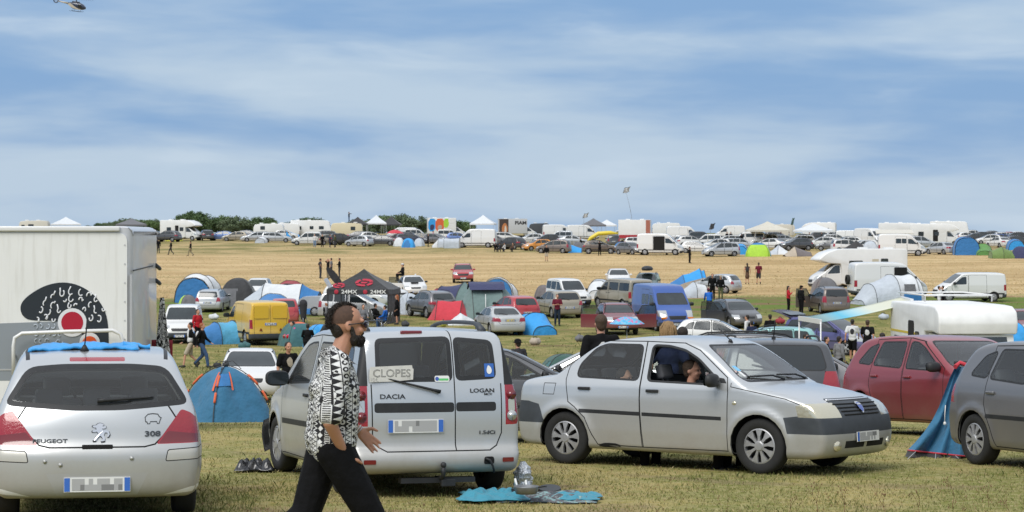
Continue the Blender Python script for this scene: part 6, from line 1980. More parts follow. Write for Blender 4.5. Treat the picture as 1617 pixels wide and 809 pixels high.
# ---------------------------------------------------------------- near cars and their surroundings
WHITE = paint('white',(.70,.70,.69)); REDP = paint('red',(.40,.02,.03)); CRIMP = paint('crimson',(.20,.02,.035),.35); DGREY = paint('dark_grey',(.07,.075,.085),.5)
GREYP = paint('grey',(.18,.18,.19),.55); BLACKP = paint('black',(.012,.013,.016)); BLUEP = paint('blue',(.025,.085,.33)); YELP = paint('yellow',(.68,.42,.02),dirt=.5); GOLDP = paint('gold',(.36,.32,.25),.45)
TAUPE = paint('taupe',(.17,.14,.125),.5); PURP = paint('purple',(.09,.09,.25),.4); TURQ = paint('turquoise',(.25,.50,.50),.2); ORANP = paint('orange',(.72,.28,.03)); BORD = paint('faded_burgundy',(.27,.03,.045),.3); NAVYP = paint('navy',(.02,.025,.06),.3)
LTSIL = paint('light_silver',(.55,.56,.56),.5); BRWN = paint('brown',(.12,.09,.07),.4); GREENP = paint('green',(.03,.08,.06),.3); LBLUE = paint('light_blue',(.10,.18,.42),.3)
def put(root,x,y,heading,sink=0.0,tilt=True):
 root.location = (x,y,gz(x,y)); root.rotation_euler = (0,0,R(heading))
 if tilt: tilt_to_ground(root)
 root.location.z -= sink
 return root
def at(px,Y): return ((px - CX) / FPX*Y,Y)
def from_rear(px,Y,heading,L):
 x,y = at(px,Y); return x + math.cos(R(heading))*L / 2,y + math.sin(R(heading))*L / 2
c308,S308 = rear_hatch_hero('near silver hatchback seen square from behind, blue cloth on its roof')
X_,Y_ = from_rear(153,18.45,101.5,4.28); put(c308,X_,Y_,101.5)
cmcv,SMCV = barn_door_estate('near silver estate with roof rails, towing ball and two unequal rear doors')
X_,Y_ = from_rear(694,20.95,108,4.47); put(cmcv,X_,Y_,108)
sg_ = bpy.data.objects['cardboard_sign']
sg_.location = cmcv.location; sg_.rotation_euler = cmcv.rotation_euler
clog,SLOG = saloon_hero('near silver saloon side on, front window down, yellowed headlamp')
put(clog,2.21,25.29,-36.5)
c206,S206 = vehicle('hatchback',GREYP,h=.045,glass=M_CLEAR,style='trim9',cabin=True,root_name='parked_hatchback',seed=20)
tag(c206,label='dark silver hatchback cut off by the frame beside the blue folded tent',category='car')
put(c206,6.66,24.45,-69)
cyar,SYAR = vehicle('hatchback',BORD,h=.045,glass=M_CLEAR,cabin=True,root_name='parked_hatchback',seed=22,strip=False)
tag(cyar,label='faded burgundy hatchback parked behind the near silver saloon',category='car')
put(cyar,6.82,33.0,-66); cyar.scale = (1.05,)*3
cwag,SWAG = vehicle('estate',DGREY,h=.05,glass=M_GLASSD,root_name='parked_estate',seed=24)
tag(cwag,label='dark grey estate with dark rear glass just behind the silver saloon bonnet',category='car')
put(cwag,*from_rear(1236,30.2,89,4.6),89)
bm = bmesh.new(); tube(bm,[(-1.55,.05,1.46),(-1.75,.05,1.72)],.008,5); bx(bm,(-1.55,.05,1.465),(.09,.05,.035)); obj('aerial',bm,M_TRIM,cwag)
cpic,SPIC = vehicle('mpv',GREYP,h=.05,glass=M_CLEARD,cabin=True,root_name='parked_people_carrier',seed=26)
tag(cpic,label='mid grey people carrier between the dark estate and the burgundy hatchback',category='car')
put(cpic,4.75,37.6,-6)
cdar,SDAR = vehicle('saloon',DGREY,h=.05,glass=M_CLEARD,cabin=True,root_name='parked_saloon',seed=28)
tag(cdar,label='dark grey saloon side on between the two near silver cars',category='car')
put(cdar,-.35,30.4,2); cdar.scale = (.95,.95,.93)
cs2,_s = vehicle('saloon',SILVER,h=.06,glass=M_CLEARD,root_name='parked_saloon',seed=30)
tag(cs2,label='pale silver saloon whose roof shows beside the man in black',category='car')
put(cs2,*at(962,38.5),172)
bm = bmesh.new()
rows = []
for i in range(33):
 y = -.40 + 1.05*i / 32
 row = []
 for k_,xx in enumerate((1.35,1.25,1.10,.97,.93)):
  yc = max(-.62,min(.62,y)); p,n = S308.hitp('z',xx,yc)
  row.append((p.x - S308.L / 2 + .012*math.sin(i*.7 + k_),y*(.92 if abs(y) < .7 else .95),p.z + .018 + .010*math.sin(i*.55 + k_) + .004*math.sin(i*2.1) + (.0 if k_ < 3 else -.012) - max(0,abs(y) - .62)*.35))
 rows.append(row)
loft(bm,rows)
clo = obj('blue_cloth',bm,F['azure'],sm=True)
tag(clo,label='bright blue cloth draped along the roof of the nearest hatchback',category='cloth')
clo.location = c308.location; clo.rotation_euler = c308.rotation_euler
so = clo.modifiers.new('s','SOLIDIFY'); so.thickness = .02
bm = bmesh.new()
secs = []
for i in range(8):
 t = i / 7
 secs.append([(-1.02 + .03*math.sin(a*3 + i),-.60 - .26*t,1.462 - .06*t + (.035 + .02*math.sin(i*1.7))*math.sin(a)) if False else (-1.0 + .06*math.cos(a)*(1 - .3*t),-.24 - .24*t,1.505 - .025*t + (.022 + .014*math.sin(i*1.7 + a))*math.sin(a)) for a in [q*2*math.pi / 10 for q in range(10)]])
loft(bm,secs,closed=True)
obj('cloth_fold',bm,F['azure'],clo,sm=True)
# ---- large motorhome on the left, its painted rear wall towards us
mh = empty('motorhome',label='tall white motorhome with a black and red emblem on its rear wall',category='motorhome')
MHL,MHW,MHH = 6.0,1.15,3.12
h_ = 96.0
pcx,pcy = at(210,32.0)
cx_ = pcx - (math.cos(R(h_))*-MHL / 2 - math.sin(R(h_))*-MHW); cy_ = pcy - (math.sin(R(h_))*-MHL / 2 + math.cos(R(h_))*-MHW)
mh.location = (cx_,cy_,-.42); mh.rotation_euler = (0,0,R(h_))
M_MH = mat('motorhome_panel',(.78,.78,.76),.45,coat=.2,var=.05,vscale=.9)
_nt = M_MH.node_tree; _c = _nt.nodes.new('ShaderNodeTexCoord'); _mp = _nt.nodes.new('ShaderNodeMapping'); _mp.inputs['Scale'].default_value = (1,9,.7); _nt.links.new(_c.outputs['Object'],_mp.inputs[0])
_w = _nt.nodes.new('ShaderNodeTexNoise'); _w.inputs['Scale'].default_value = 1.4; _w.inputs['Detail'].default_value = 6; _nt.links.new(_mp.outputs[0],_w.inputs['Vector'])
_r = _nt.nodes.new('ShaderNodeMapRange'); _r.inputs[1].default_value = .52; _r.inputs[2].default_value = .75; _r.inputs[4].default_value = .35; _nt.links.new(_w.outputs['Fac'],_r.inputs[0])
_x = _nt.nodes.new('ShaderNodeMix'); _x.data_type = 'RGBA'; _b = _nt.nodes['Principled BSDF']; _nt.links.new(_b.inputs['Base Color'].links[0].from_socket,_x.inputs[6]); _x.inputs[7].default_value = (.50,.48,.43,1); _nt.links.new(_r.outputs[0],_x.inputs[0]); _nt.links.new(_x.outputs[2],_b.inputs['Base Color'])
M_MHT = mat('motorhome_trim',(.60,.61,.64),.35,coat=.3,var=.05)
P = [(-MHL / 2,.42),(-MHL / 2,MHH - .02),(-MHL / 2 + .02,MHH),(MHL / 2 - .02,MHH),(MHL / 2,MHH - .02),(MHL / 2,.42)]
living_box(mh,P,MHW,M_MHT,bev=.14)
bm = bmesh.new(); prism(bm,rnd([(-MHW + .085,.45),(MHW - .085,.45),(MHW - .085,MHH - .10),(-MHW + .085,MHH - .10)],.14,6),-MHL / 2 - .012,-MHL / 2 + .05,'x'); obj('rear_wall',bm,M_MH,mh)
bm = bmesh.new(); bx(bm,(-MHL / 2 - .02,.04,MHH - .04),(.06,2*MHW - .30,.075),bev=.02); obj('top_cap',bm,M_WHITE,mh,sm=True)
bm = bmesh.new(); bx(bm,(-MHL / 2 + .0,-MHW + .03,1.4),(.05,.035,2.0)); obj('corner_strip',bm,M_ALU,mh)
bm = bmesh.new(); bx(bm,(-.6,-MHW - .004,2.46),(MHL*.8,.012,.018)); obj('side_seam',bm,M_TRIM,mh)
def gfx(px,py): return ((88 - px) / 106.3,2.6 + .42 - (py - HZ) / 106.3)
XR = -MHL / 2 - .012
M_ART = mat('vinyl_black',(.018,.024,.032),.4); M_ARTR = mat('vinyl_red',(.40,.008,.03),.4); M_ARTW = mat('vinyl_white',(.70,.71,.73),.45); M_ARTG = mat('vinyl_grey',(.25,.275,.30),.45); M_ARTO = mat('vinyl_orange',(.75,.10,.02),.4)
def artpoly(pts,m_,d,name='emblem'):
 bm = bmesh.new(); prism(bm,[gfx(*p) for p in pts],XR - d - .002,XR - d,'x'); return obj(name,bm,m_,mh)
artpoly([(-25,511),(96,507),(140,512),(160,600),(-25,600)],M_ARTG,.0,'grey_band')
artpoly(chaikin([(35,488),(38,476),(52,463),(75,450),(100,445),(124,449),(148,463),(164,484),(172,508),(173,560),(150,560),(128,520),(95,506),(52,506),(40,500)],2),M_ART,.004)
def circ(px,py,r,m_,d,name='emblem',n=28): return artpoly([(px + r*math.cos(i*2*math.pi / n),py + r*math.sin(i*2*math.pi / n)) for i in range(n)],m_,d,name)
rr_ = random.Random(5)
bmw = bmesh.new(); bmg = bmesh.new()
for ring_,cnt in ((30,6),(42,9),(54,11)):
 for i in range(cnt):
  a = R(8 + 176*(i + .5*rr_.random()) / cnt)
  px_,py_ = 116 + ring_*math.cos(a),510 - ring_*math.sin(a)*.92
  if px_ < 62 or px_ > 168: continue
  r0 = rr_.uniform(2.6,4.4); a0 = rr_.uniform(0,6.28); sw = rr_.uniform(2.6,4.6)
  pts = [(px_ + r0*(1 - .05*q)*math.cos(a0 + sw*q / 9),py_ + r0*(1.2)*math.sin(a0 + sw*q / 9)) for q in range(10)]
  if rr_.random() < .6: pts += [(pts[-1][0] + rr_.uniform(-3,3),pts[-1][1] - rr_.uniform(3,7))]
  tube(bmw,[(XR - .008,*gfx(*p)) for p in pts],.011,5)
for i in range(20):
 px_,py_ = 60 + (i % 7)*9 + rr_.uniform(-2,2),514 + (i // 7)*13 + rr_.uniform(-2,2)
 if (px_ - 116) ** 2 + (py_ - 508) ** 2 < 26 ** 2: continue
 r0 = rr_.uniform(2.2,3.6); a0 = rr_.uniform(0,6.28)
 tube(bmg,[(XR - .008,*gfx(px_ + r0*math.cos(a0 + 3.6*q / 8),py_ + r0*1.2*math.sin(a0 + 3.6*q / 8))) for q in range(9)],.009,5)
obj('emblem_scrolls',bmw,M_ARTW,mh); obj('emblem_scrolls',bmg,mat('vinyl_pale_grey',(.45,.49,.54),.45),mh)
circ(116,509,22.5,M_ARTW,.012); circ(116,509,17,M_ARTR,.016); circ(143,541,16,M_ARTW,.012); circ(143,542,11.5,M_ARTO,.016)
bm = bmesh.new()
rp_ = [gfx(27,590),gfx(27,545),gfx(29,532),gfx(40,525),gfx(110,522.5),gfx(180,521),gfx(192,527),gfx(196,540),gfx(196,590)]
tube(bm,[(XR - .16,a,b) for a,b in rp_],.028,8)
rack = obj('bike_rack',bm,M_WHITE,mh,sm=True)
for px_ in (27,196):
 bm = bmesh.new(); a,b = gfx(px_,560); tube(bm,[(XR - .16,a,b),(XR + .02,a,b)],.02,6); obj('rack_bracket',bm,M_ALU,rack)
for px_,py_ in ((247,424),(248,448)):
 bm = bmesh.new(); z = 2.6 + .42 - (py_ - HZ) / 92.0
 tube(bm,[(2.55,-MHW,z + .05),(2.7,-MHW - .05,z),(2.8,-MHW - .06,z - .02)],.035,6); obj('awning_bracket',bm,M_TRIMG,mh)
bm = bmesh.new(); bx(bm,(XR - .004,-.02,1.0),(.008,2*MHW - .3,.025)); obj('panel_joint',bm,M_ALU,mh)
for i in range(9): bm = bmesh.new(); bmesh.ops.create_cone(bm,segments=8,radius1=.010,radius2=.010,depth=.01,cap_ends=True,matrix=Matrix.Translation((XR - .004,-MHW + .12,.6 + i*.28)) @ Matrix.Rotation(R(90),4,'Y')); obj('rivet',bm,M_ALU,mh)
underbody(mh,MHL,MHW,(),.3,.25,.45)
add_wheels(mh,MHL,(1.2,4.9),.34,1.0,'steel',.22)
m_z = bpy.data.materials.new('zebra_cloth'); m_z.use_nodes = True
_nt = m_z.node_tree; _w = _nt.nodes.new('ShaderNodeTexNoise'); _w.inputs['Scale'].default_value = 6; _w.inputs['Distortion'].default_value = 2.5; _w.inputs['Detail'].default_value = 1
_c = _nt.nodes.new('ShaderNodeTexCoord'); _nt.links.new(_c.outputs['Object'],_w.inputs['Vector'])
_m = _nt.nodes.new('ShaderNodeMath'); _m.operation = 'MULTIPLY'; _m.inputs[1].default_value = 26; _nt.links.new(_w.outputs['Fac'],_m.inputs[0])
_s = _nt.nodes.new('ShaderNodeMath'); _s.operation = 'SINE'; _nt.links.new(_m.outputs[0],_s.inputs[0])
_g = _nt.nodes.new('ShaderNodeMath'); _g.operation = 'GREATER_THAN'; _g.inputs[1].default_value = .1; _nt.links.new(_s.outputs[0],_g.inputs[0])
_x = _nt.nodes.new('ShaderNodeMix'); _x.data_type = 'RGBA'; _x.inputs[6].default_value = (.66,.65,.62,1); _x.inputs[7].default_value = (.015,.015,.015,1)
_nt.links.new(_g.outputs[0],_x.inputs[0]); _nt.links.new(_x.outputs[2],_nt.nodes['Principled BSDF'].inputs['Base Color']); _nt.nodes['Principled BSDF'].inputs['Roughness'].default_value = .85
bm = bmesh.new()
x0_,y0_ = at(256,36.0); s36 = FPX / 36
rows = []
for i in range(16):
 z = 2.6 - (470 - HZ) / s36 - i*.115
 wd = .035 + .011*i
 rows.append([(x0_ - wd + 2*wd*k_ / 8 + .02*i / 15*1.5,y0_ + .03*math.sin(k_*2 + i*.3),z) for k_ in range(9)])
loft(bm,rows)
zc_ = obj('zebra_cloth',bm,m_z,sm=True); tag(zc_,label='black and white patterned cloth hanging from the white motorhome corner',category='cloth')
so = zc_.modifiers.new('s','SOLIDIFY'); so.thickness = .01
bm = bmesh.new()
rows = [[(x0_ - .22 + .36*k_ / 6,y0_ + .25 + .03*math.sin(k_*2),2.6 - (538 - HZ) / s36 - i*.08) for k_ in range(7)] for i in range(9)]
loft(bm,rows)
rc_ = obj('red_cloth',bm,F['crimson'],sm=True); tag(rc_,label='dark red cloth hanging behind the patterned one by the motorhome',category='cloth')
so = rc_.modifiers.new('s','SOLIDIFY'); so.thickness = .01
# ---- blue and orange dome beside the silver estate
def spot_near(px,Y): x,y = at(px,Y); return x,y
bt = dome_tent(1.75,1.75,1.18,lambda th,t: 'petrol',door=None,name='pop_up_tent',hem=None,poles=False,puff=.17,rx=1.1,zx=1.2)
bt.location = (*at(356,45.2),gz(*at(356,45.2)) - .02); bt.rotation_euler = (0,0,R(38))
tag(bt,label='petrol blue dome tent with orange tabs in front of the white hatchback',category='tent')
def on_dome(w,h,az,t,k=1.0,sharp=3.2):
 c,s_ = math.cos(az),math.sin(az)
 rho = 1.0 / ((abs(c) / (w / 2)) ** sharp + (abs(s_) / (w / 2)) ** sharp) ** (1 / sharp)
 r = rho*math.cos(t*math.pi / 2) ** 1.1; return Vector((r*c*k,r*s_*k,h*math.sin(t*math.pi / 2) ** 1.2 + (k - 1)))
for q in range(4):
 az = math.pi / 4 + q*math.pi / 2
 bm = bmesh.new(); tube(bm,[on_dome(1.75,1.18,az,t / 12,1.02) for t in range(0,13)],.010,5); obj('pole',bm,M_POLE,bt)
 for t0,t1 in ((.30,.42),(.50,.66)):
  bm = bmesh.new(); tube(bm,[on_dome(1.75,1.18,az,t0 + (t1 - t0)*i / 4,1.025) for i in range(5)],.026,6); obj('pole_sleeve',bm,F['orange'],bt)
bm = bmesh.new(); ellip(bm,(0,0,1.22),(.06,.06,.05),sub=2); tube(bm,[(0,0,1.2),(0,0,1.31)],.018,6)
for q in range(4):
 az = math.pi / 4 + q*math.pi / 2; tube(bm,[(0,0,1.27),(.16*math.cos(az),.16*math.sin(az),1.30),(.34*math.cos(az),.34*math.sin(az),1.13)],.008,5)
obj('hub',bm,M_POLE,bt)
af = R(-90 - 38 + 8)
def dome_patch(name,a0,a1,t0,t1,m_,k=1.012,parent=None,f=.93):
 bm = bmesh.new(); rows = []
 for i in range(7):
  t = t0 + (t1 - t0)*i / 6; rows.append([])
  for j in range(7):
   a = a0 + (a1 - a0)*j / 6
   p = on_dome(1.75,1.18,a,t,1.0)
   th0 = math.pi / 4; dd = min(abs(((a - q + math.pi) % (2*math.pi)) - math.pi) for q in (th0,math.pi - th0,-th0,math.pi + th0))
   ff = 1 - .17*(1 - math.exp(-(dd / .28) ** 2))*math.sin(t*math.pi) ** .8
   rows[-1].append((p.x*ff*k + math.cos(a)*.02,p.y*ff*k + math.sin(a)*.02,p.z + .004))
 loft(bm,rows); return obj(name,bm,m_,parent,sm=True)
dome_patch('window_flap',af - .34,af + .20,.52,.72,F['blue'],parent=bt)
dome_patch('tab',af - .40,af - .33,.46,.76,F['orange'],1.03,bt); dome_patch('tab',af + .22,af + .29,.46,.76,F['orange'],1.03,bt)
dome_patch('zip_flap',R(-45) + .12,R(-45) + .18,.42,.98,F['orange'],1.03,bt); dome_patch('zip_flap',R(-45) + .26,R(-45) + .30,.38,.70,F['crimson'],1.03,bt)
# ---- folded blue tent leaning on the grey hatchback
ft = empty('folded_tent',label='crumpled blue tent with red piping propped against the grey hatchback',category='tent')
bm = bmesh.new()
x0_,y0_ = at(1476,27.0); s27 = FPX / 27.0; g27 = gz(x0_,y0_)
def w_(px,py,dy=0.0): return Vector(((px - CX) / FPX*(27.0 + dy),27.0 + dy,2.6 - (py - HZ)*(27.0 + dy) / FPX))
L_ = [(1509,578),(1500,596),(1492,618),(1483,642),(1472,664),(1458,684),(1444,700),(1433,711)]
R_ = [(1530,582),(1528,600),(1527,622),(1528,645),(1530,668),(1532,690),(1535,708),(1538,722)]
rows = []
for i in range(8):
 rows.append([w_(L_[i][0] + (R_[i][0] - L_[i][0])*k_ / 10,L_[i][1] + (R_[i][1] - L_[i][1])*k_ / 10,.10*math.sin(k_*1.9 + i*.35)*(.3 + i / 7) - .05*i + .12*math.sin(k_*.6)) for k_ in range(11)])
loft(bm,rows)
bmesh.ops.subdivide_edges(bm,edges=bm.edges[:],cuts=1,use_grid_fill=True,smooth=1.0)
obj('fly',bm,F['petrol'],ft,sm=True)
bm = bmesh.new(); tube(bm,[rows[7][k_] + Vector((0,-.02,.0)) for k_ in range(11)],.012,6); obj('piping',bm,F['red'],ft)
bm = bmesh.new(); tube(bm,[rows[0][0] + Vector((-.01,-.03,-.01)),rows[0][3] + Vector((0,-.03,.05)),rows[0][10] + Vector((0,-.02,.03)),rows[1][10] + Vector((.05,-.02,.0))],.03,6); obj('piping',bm,F['red'],ft)
bm = bmesh.new()
hemr = [[rows[7][k_] + Vector((0,0,-.0)) for k_ in range(11)],[rows[7][k_] + Vector((-.05 + .02*math.sin(k_*2),-.12,-.07)) for k_ in range(11)]]
loft(bm,hemr); obj('hem',bm,F['dark'],ft)
for k_ in (1,4,7,10):
 bm = bmesh.new(); p = rows[7][k_] + Vector((0,-.1,0)); tube(bm,[p,p + Vector((-.25 + .05*k_,-.25,-.12))],.006,5); obj('guy_line',bm,M_PLATEG,ft)
bm = bmesh.new(); tube(bm,[w_(1493,640,-.2),w_(1492,655,-.2),w_(1492,667,-.22)],.006,5); ellip(bm,w_(1492,669,-.22),(.02,.02,.025),sub=2); obj('cord',bm,M_PLATE,ft)
F['lagoon'] = fabric('lagoon',(.035,.24,.33))
# ---- litter and laundry in front
def sheet(name,cx,cy,w,d,n,amp,m_,label,seed,category,outline=.2,zoff=.01,pattern=None):
 rr = np.random.default_rng(seed); bm = bmesh.new(); rows = []
 for i in range(n):
  row = []
  for j in range(n):
   u,v = i / (n - 1)*2 - 1,j / (n - 1)*2 - 1
   a = math.atan2(v,u); k = 1 + outline*(.5*math.sin(3*a + seed) + .4*math.sin(5*a + 2*seed) + .3*math.sin(9*a))
   x,y = cx + u*w / 2*k,cy + v*d / 2*k
   z = gz(x,y) + zoff + amp*(abs(math.sin(u*4.2 + 1.8*math.sin(v*3 + seed))*math.cos(v*3.7 + 1.6*math.sin(u*3))) ** .8 + .35*abs(math.sin(u*11 + v*7 + 2*math.sin(v*5 + seed))))*min(1,3.2*(1 - max(abs(u),abs(v)))) + amp*.04*rr.random()
   row.append((x,y,z))
  rows.append(row)
 loft(bm,rows)
 o = obj(name,bm,m_,None,sm=True); tag(o,label=label,category=category)
 so = o.modifiers.new('s','SOLIDIFY'); so.thickness = .006
 return o
m_tie = bpy.data.materials.new('printed_cloth'); m_tie.use_nodes = True
_nt = m_tie.node_tree; _w = _nt.nodes.new('ShaderNodeTexNoise'); _w.inputs['Scale'].default_value = 14; _w.inputs['Detail'].default_value = 5; _w.inputs['Roughness'].default_value = .7
_c = _nt.nodes.new('ShaderNodeTexCoord'); _nt.links.new(_c.outputs['Object'],_w.inputs['Vector'])
_r = _nt.nodes.new('ShaderNodeValToRGB'); _nt.links.new(_w.outputs['Fac'],_r.inputs[0])
for e_,(p_,c_) in zip([_r.color_ramp.elements[0],_r.color_ramp.elements[1]],((.42,(.05,.07,.08,1)),(.60,(.22,.36,.36,1)))): e_.position = p_; e_.color = c_
_e = _r.color_ramp.elements.new(.5); _e.color = (.12,.10,.11,1)
_nt.links.new(_r.outputs[0],_nt.nodes['Principled BSDF'].inputs['Base Color']); _nt.nodes['Principled BSDF'].inputs['Roughness'].default_value = .9
a_,b_ = at(800,20.75)
sheet('ground_blanket',*at(862,20.85),.95,.95,46,.045,m_tie,'crumpled grey green patterned blanket lying on the grass',4,'blanket',.12)
sheet('blue_garment',*at(776,20.75),.62,.85,40,.055,F['lagoon'],'turquoise garment heaped at the left end of the blanket',2,'garment',.22,.03)
sheet('blue_garment',*at(912,20.75),.42,.55,30,.035,F['lagoon'],'turquoise rag at the right end of the blanket',6,'garment',.25,.03)
bn = sheet('bin_bag',*at(404,24.2),.40,.40,26,.10,mat('black_plastic_bag',(.015,.015,.017),.25,spec=.8),'shiny black plastic bag lying by the estate front wheel',3,'bag',.2,.02)
pan = empty('mess_tin',(*at(831,20.35),gz(*at(831,20.35)) + .10),label='round grey metal dish standing on the patterned blanket',category='dish')
bm = bmesh.new()
pr = [(.001,.0),(.085,.0),(.105,.02),(.115,.075),(.120,.075),(.110,.02),(.09,-.006),(.001,-.006)]
pr = [(.001,.008),(.092,.008),(.108,.07),(.118,.072),(.118,.066),(.100,.0),(.001,.0)]
loft(bm,[[(a*math.cos(t*2*math.pi / 32),a*math.sin(t*2*math.pi / 32),z) for a,z in pr] for t in range(33)])
obj('bowl',bm,mat('dull_metal',(.22,.23,.24),.45,metal=.6,var=.3),pan,sm=True)
bm = bmesh.new(); tube(bm,[(.11,0,.06),(.17,.02,.065),(.19,.06,.06),(.15,.07,.06),(.11,.05,.06)],.008,6); obj('handle',bm,M_TRIM,pan)
lid = empty('pan_lid',(*at(868,21.6),gz(*at(868,21.6)) + .03),label='dark pan lid lying behind the metal dish',category='lid')
bm = bmesh.new(); bmesh.ops.create_cone(bm,segments=26,radius1=.12,radius2=.11,depth=.04,cap_ends=True,matrix=Matrix.Rotation(R(12),4,'X')); obj('plate',bm,mat('dark_metal',(.06,.065,.07),.5,metal=.5),lid)
bot = empty('foil_bag',(*at(826,21.5),gz(*at(826,21.5)) - .02),label='crumpled silver foil bag standing by the estate rear wheel',category='bag')
bm = bmesh.new(); rows = []
for i in range(22):
 z = .34*i / 21; r0 = (.085 if i < 15 else .085*(1 - ((i - 14) / 8.5) ** 1.3))*(1 + .035*math.sin(i*1.9))
 rows.append([(r0*(1 + .16*math.sin(3*a + i*.8) + .08*math.sin(7*a - i))*math.cos(a),r0*.8*(1 + .16*math.sin(2*a - i*.6))*math.sin(a),z) for a in [q*2*math.pi / 30 for q in range(30)]])
loft(bm,rows,closed=True,sm=False)
obj('pouch',bm,mat('crumpled_foil',(.55,.57,.60),.28,metal=.75,bump=1,bscale=35),bot)
sd = empty('sandal',(*at(826,20.95),gz(*at(826,20.95)) + .07),R(20),label='black sandal with a white strap on the blanket edge',category='sandal')
bm = bmesh.new(); prism(bm,chaikin([(-.12,-.035),(0,-.04),(.10,-.045),(.13,0),(.10,.045),(0,.035),(-.12,.03)],2),0,.03,'z'); obj('sole',bm,M_TRIM,sd)
bm = bmesh.new(); tube(bm,[(.02,-.045,.03),(.03,0,.10),(.02,.045,.03)],.012,6); tube(bm,[(-.07,-.035,.03),(-.08,0,.12),(-.07,.035,.03)],.012,6); obj('strap',bm,M_PLATE,sd)
def weed(px,Y,h,seed):
 rr = random.Random(seed); x,y = at(px,Y)
 root = bmesh.new()
 def br(p,d,L,r,dep):
  q = p + d*L; mid = p + d*L*.5 + Vector((rr.uniform(-1,1),rr.uniform(-1,1),0))*L*.08
  tube(root,[p,mid,q],r,4,radii=[r,r*.85,r*.6])
  if dep > 0:
   for _ in range(rr.choice((2,2,3))):
    nd = (d + Vector((rr.uniform(-.8,.8),rr.uniform(-.8,.8),rr.uniform(.0,.5)))).normalized()
    br(q,nd,L*rr.uniform(.55,.8),r*.6,dep - 1)
  elif rr.random() < .4: ellip(root,q,(.006,.006,.009),sub=1)
 br(Vector((0,0,-.02)),Vector((rr.uniform(-.3,.3),0,1)).normalized(),h*.4,.0045,3)
 o = obj('dry_weed',root,G5)
 o.location = (x,y,gz(x,y))
 return o
WL = ['tall forked dry weed at the lower edge under the silver bonnet','low bushy dry weed right of the forked one','thin upright dry stalk near the edge','spreading dry weed below the blue folded tent','leaning dry stalk under the grey hatchback wheel','small dry sprig in the lower corner','short dry weed left of the forked one','wiry dry weed between the stalks']
for i,(px_,Y_w,h_w) in enumerate(((1290,19.5,.30),(1335,19.4,.28),(1505,20.0,.34),(1400,19.3,.26),(1562,20.2,.24),(1595,19.3,.18),(1245,19.4,.2),(1452,19.4,.24))):
 tag(weed(px_,Y_w,h_w,40 + i),label=WL[i],category='weed',group='dry weeds along the near edge')
# ---------------------------------------------------------------- middle field: vehicles, tents, canopy
def park(kind,pnt,px,py,hd,label,Y=None,sc=1.0,grp=None,tilt=True,cat=None):
 p = spot(px,py,Y)
 c = spawn(kind,pnt,p.x,p.y,hd,label,grp,scale=sc,category=cat)
 if tilt: tilt_to_ground(c)
 return c
def fine(kind,pnt,px,py,hd,label,Y=None,cat='car',sc=1.0,**k):
 p = spot(px,py,Y)
 r_,S = vehicle(kind,pnt,h=.07,**k)
 tag(r_,label=label,category=cat); put(r_,p.x,p.y,hd); r_.scale = (sc,)*3
 return r_,S
def door_slab(root,hinge,ang,w,h0,h1,m_,top=1.35,glassm=None,name='open_door'):
 """an opened side door: lower panel plus window frame, hinged at its front edge"""
 bm = bmesh.new()
 bx(bm,(-w / 2,0,(h0 + h1) / 2),(w,.05,h1 - h0),bev=.015)
 o = obj(name,bm,m_,root,sm=False); o.location = hinge; o.rotation_euler = (0,0,R(ang))
 bm = bmesh.new(); tube(bm,[(-.02,0,h1),(-.32,0,top),(-w + .05,0,top + .01),(-w,0,h1)],.022,6); obj('frame',bm,M_TRIM,o)
 bm = bmesh.new(); prism(bm,[(-.03,h1),(-.32,top),(-w + .05,top),(-w,h1)],-.004,.004,'y'); obj('window',bm,glassm or M_CLEARD,o)
 return o
def tailgate(root,x,z,hw,L_,m_,ang=15,th=.10):
 """raised tailgate hinged at the roof edge, sloping back and up"""
 bm = bmesh.new()
 rows = []
 for i in range(7):
  t = i / 6
  rows.append([(-L_*t,-hw*(1 - .04*t) + 2*hw*(1 - .04*t)*k_ / 8,.07*math.sin(t*2.6) - .05*abs(k_ / 4 - 1) ** 2) for k_ in range(9)])
 loft(bm,rows)
 bmesh.ops.solidify(bm,geom=bm.faces[:],thickness=th)
 o = obj('raised_tailgate',bm,m_,root,sm=True); o.location = (x,0,z); o.rotation_euler = (0,R(ang),0)
 bm = bmesh.new(); prism(bm,rnd([(-L_*.10,-hw*.8),(-L_*.55,-hw*.8),(-L_*.55,hw*.8),(-L_*.10,hw*.8)],.06),.075,.085,'z'); obj('window',bm,M_GLASSM,o)
 return o
park('small_van',WHITE,289,540,-86,'white van facing us between the motorhome and the two walkers')
park('estate',SILVER,337,491,88,'silver estate seen from behind between lime and charcoal tents',sc=.95)
vy,_s = fine('panel_van',YELP,405,542,112,'yellow panel van with twin rear doors',cat='van',seed=40,sc=1.06)
for sg in (1,-1):
 bm = bmesh.new(); prism(bm,[(sg*.45 - .07,.66),(sg*.45 + .07,.66),(sg*.45,.78)],-2.425,-2.405,'x'); obj('warning_triangle',bm,M_DRED,vy)
 bm = bmesh.new(); prism(bm,rrect(sg*.42 - .33,sg*.42 + .33,1.2,1.75,.06),-2.39,-2.375,'x'); obj('door_panel',bm,YELP,vy)
park('hatchback',WHITE,408,0,-90,'white car roof behind the charcoal tent',Y=150)
park('hatchback',REDP,449,0,96,'red hatchback mostly hidden by the yellow van',Y=122,tilt=False)
wj,_s = fine('hatchback',WHITE,395,0,-84,'white hatchback facing us behind the petrol blue dome tent',Y=60,seed=44,glass=M_GLASSM,strip=False)
m7,_s = fine('mpv',LTSIL,560,0,-8,'silver people carrier under the black canopy',Y=127,glass=M_GLASSD,seed=46)
park('estate',WHITE,565,0,-12,'white estate behind the silver people carrier',Y=140)
park('hatchback',WHITE,603,0,-38,'white hatchback nose showing through the black canopy',Y=146)
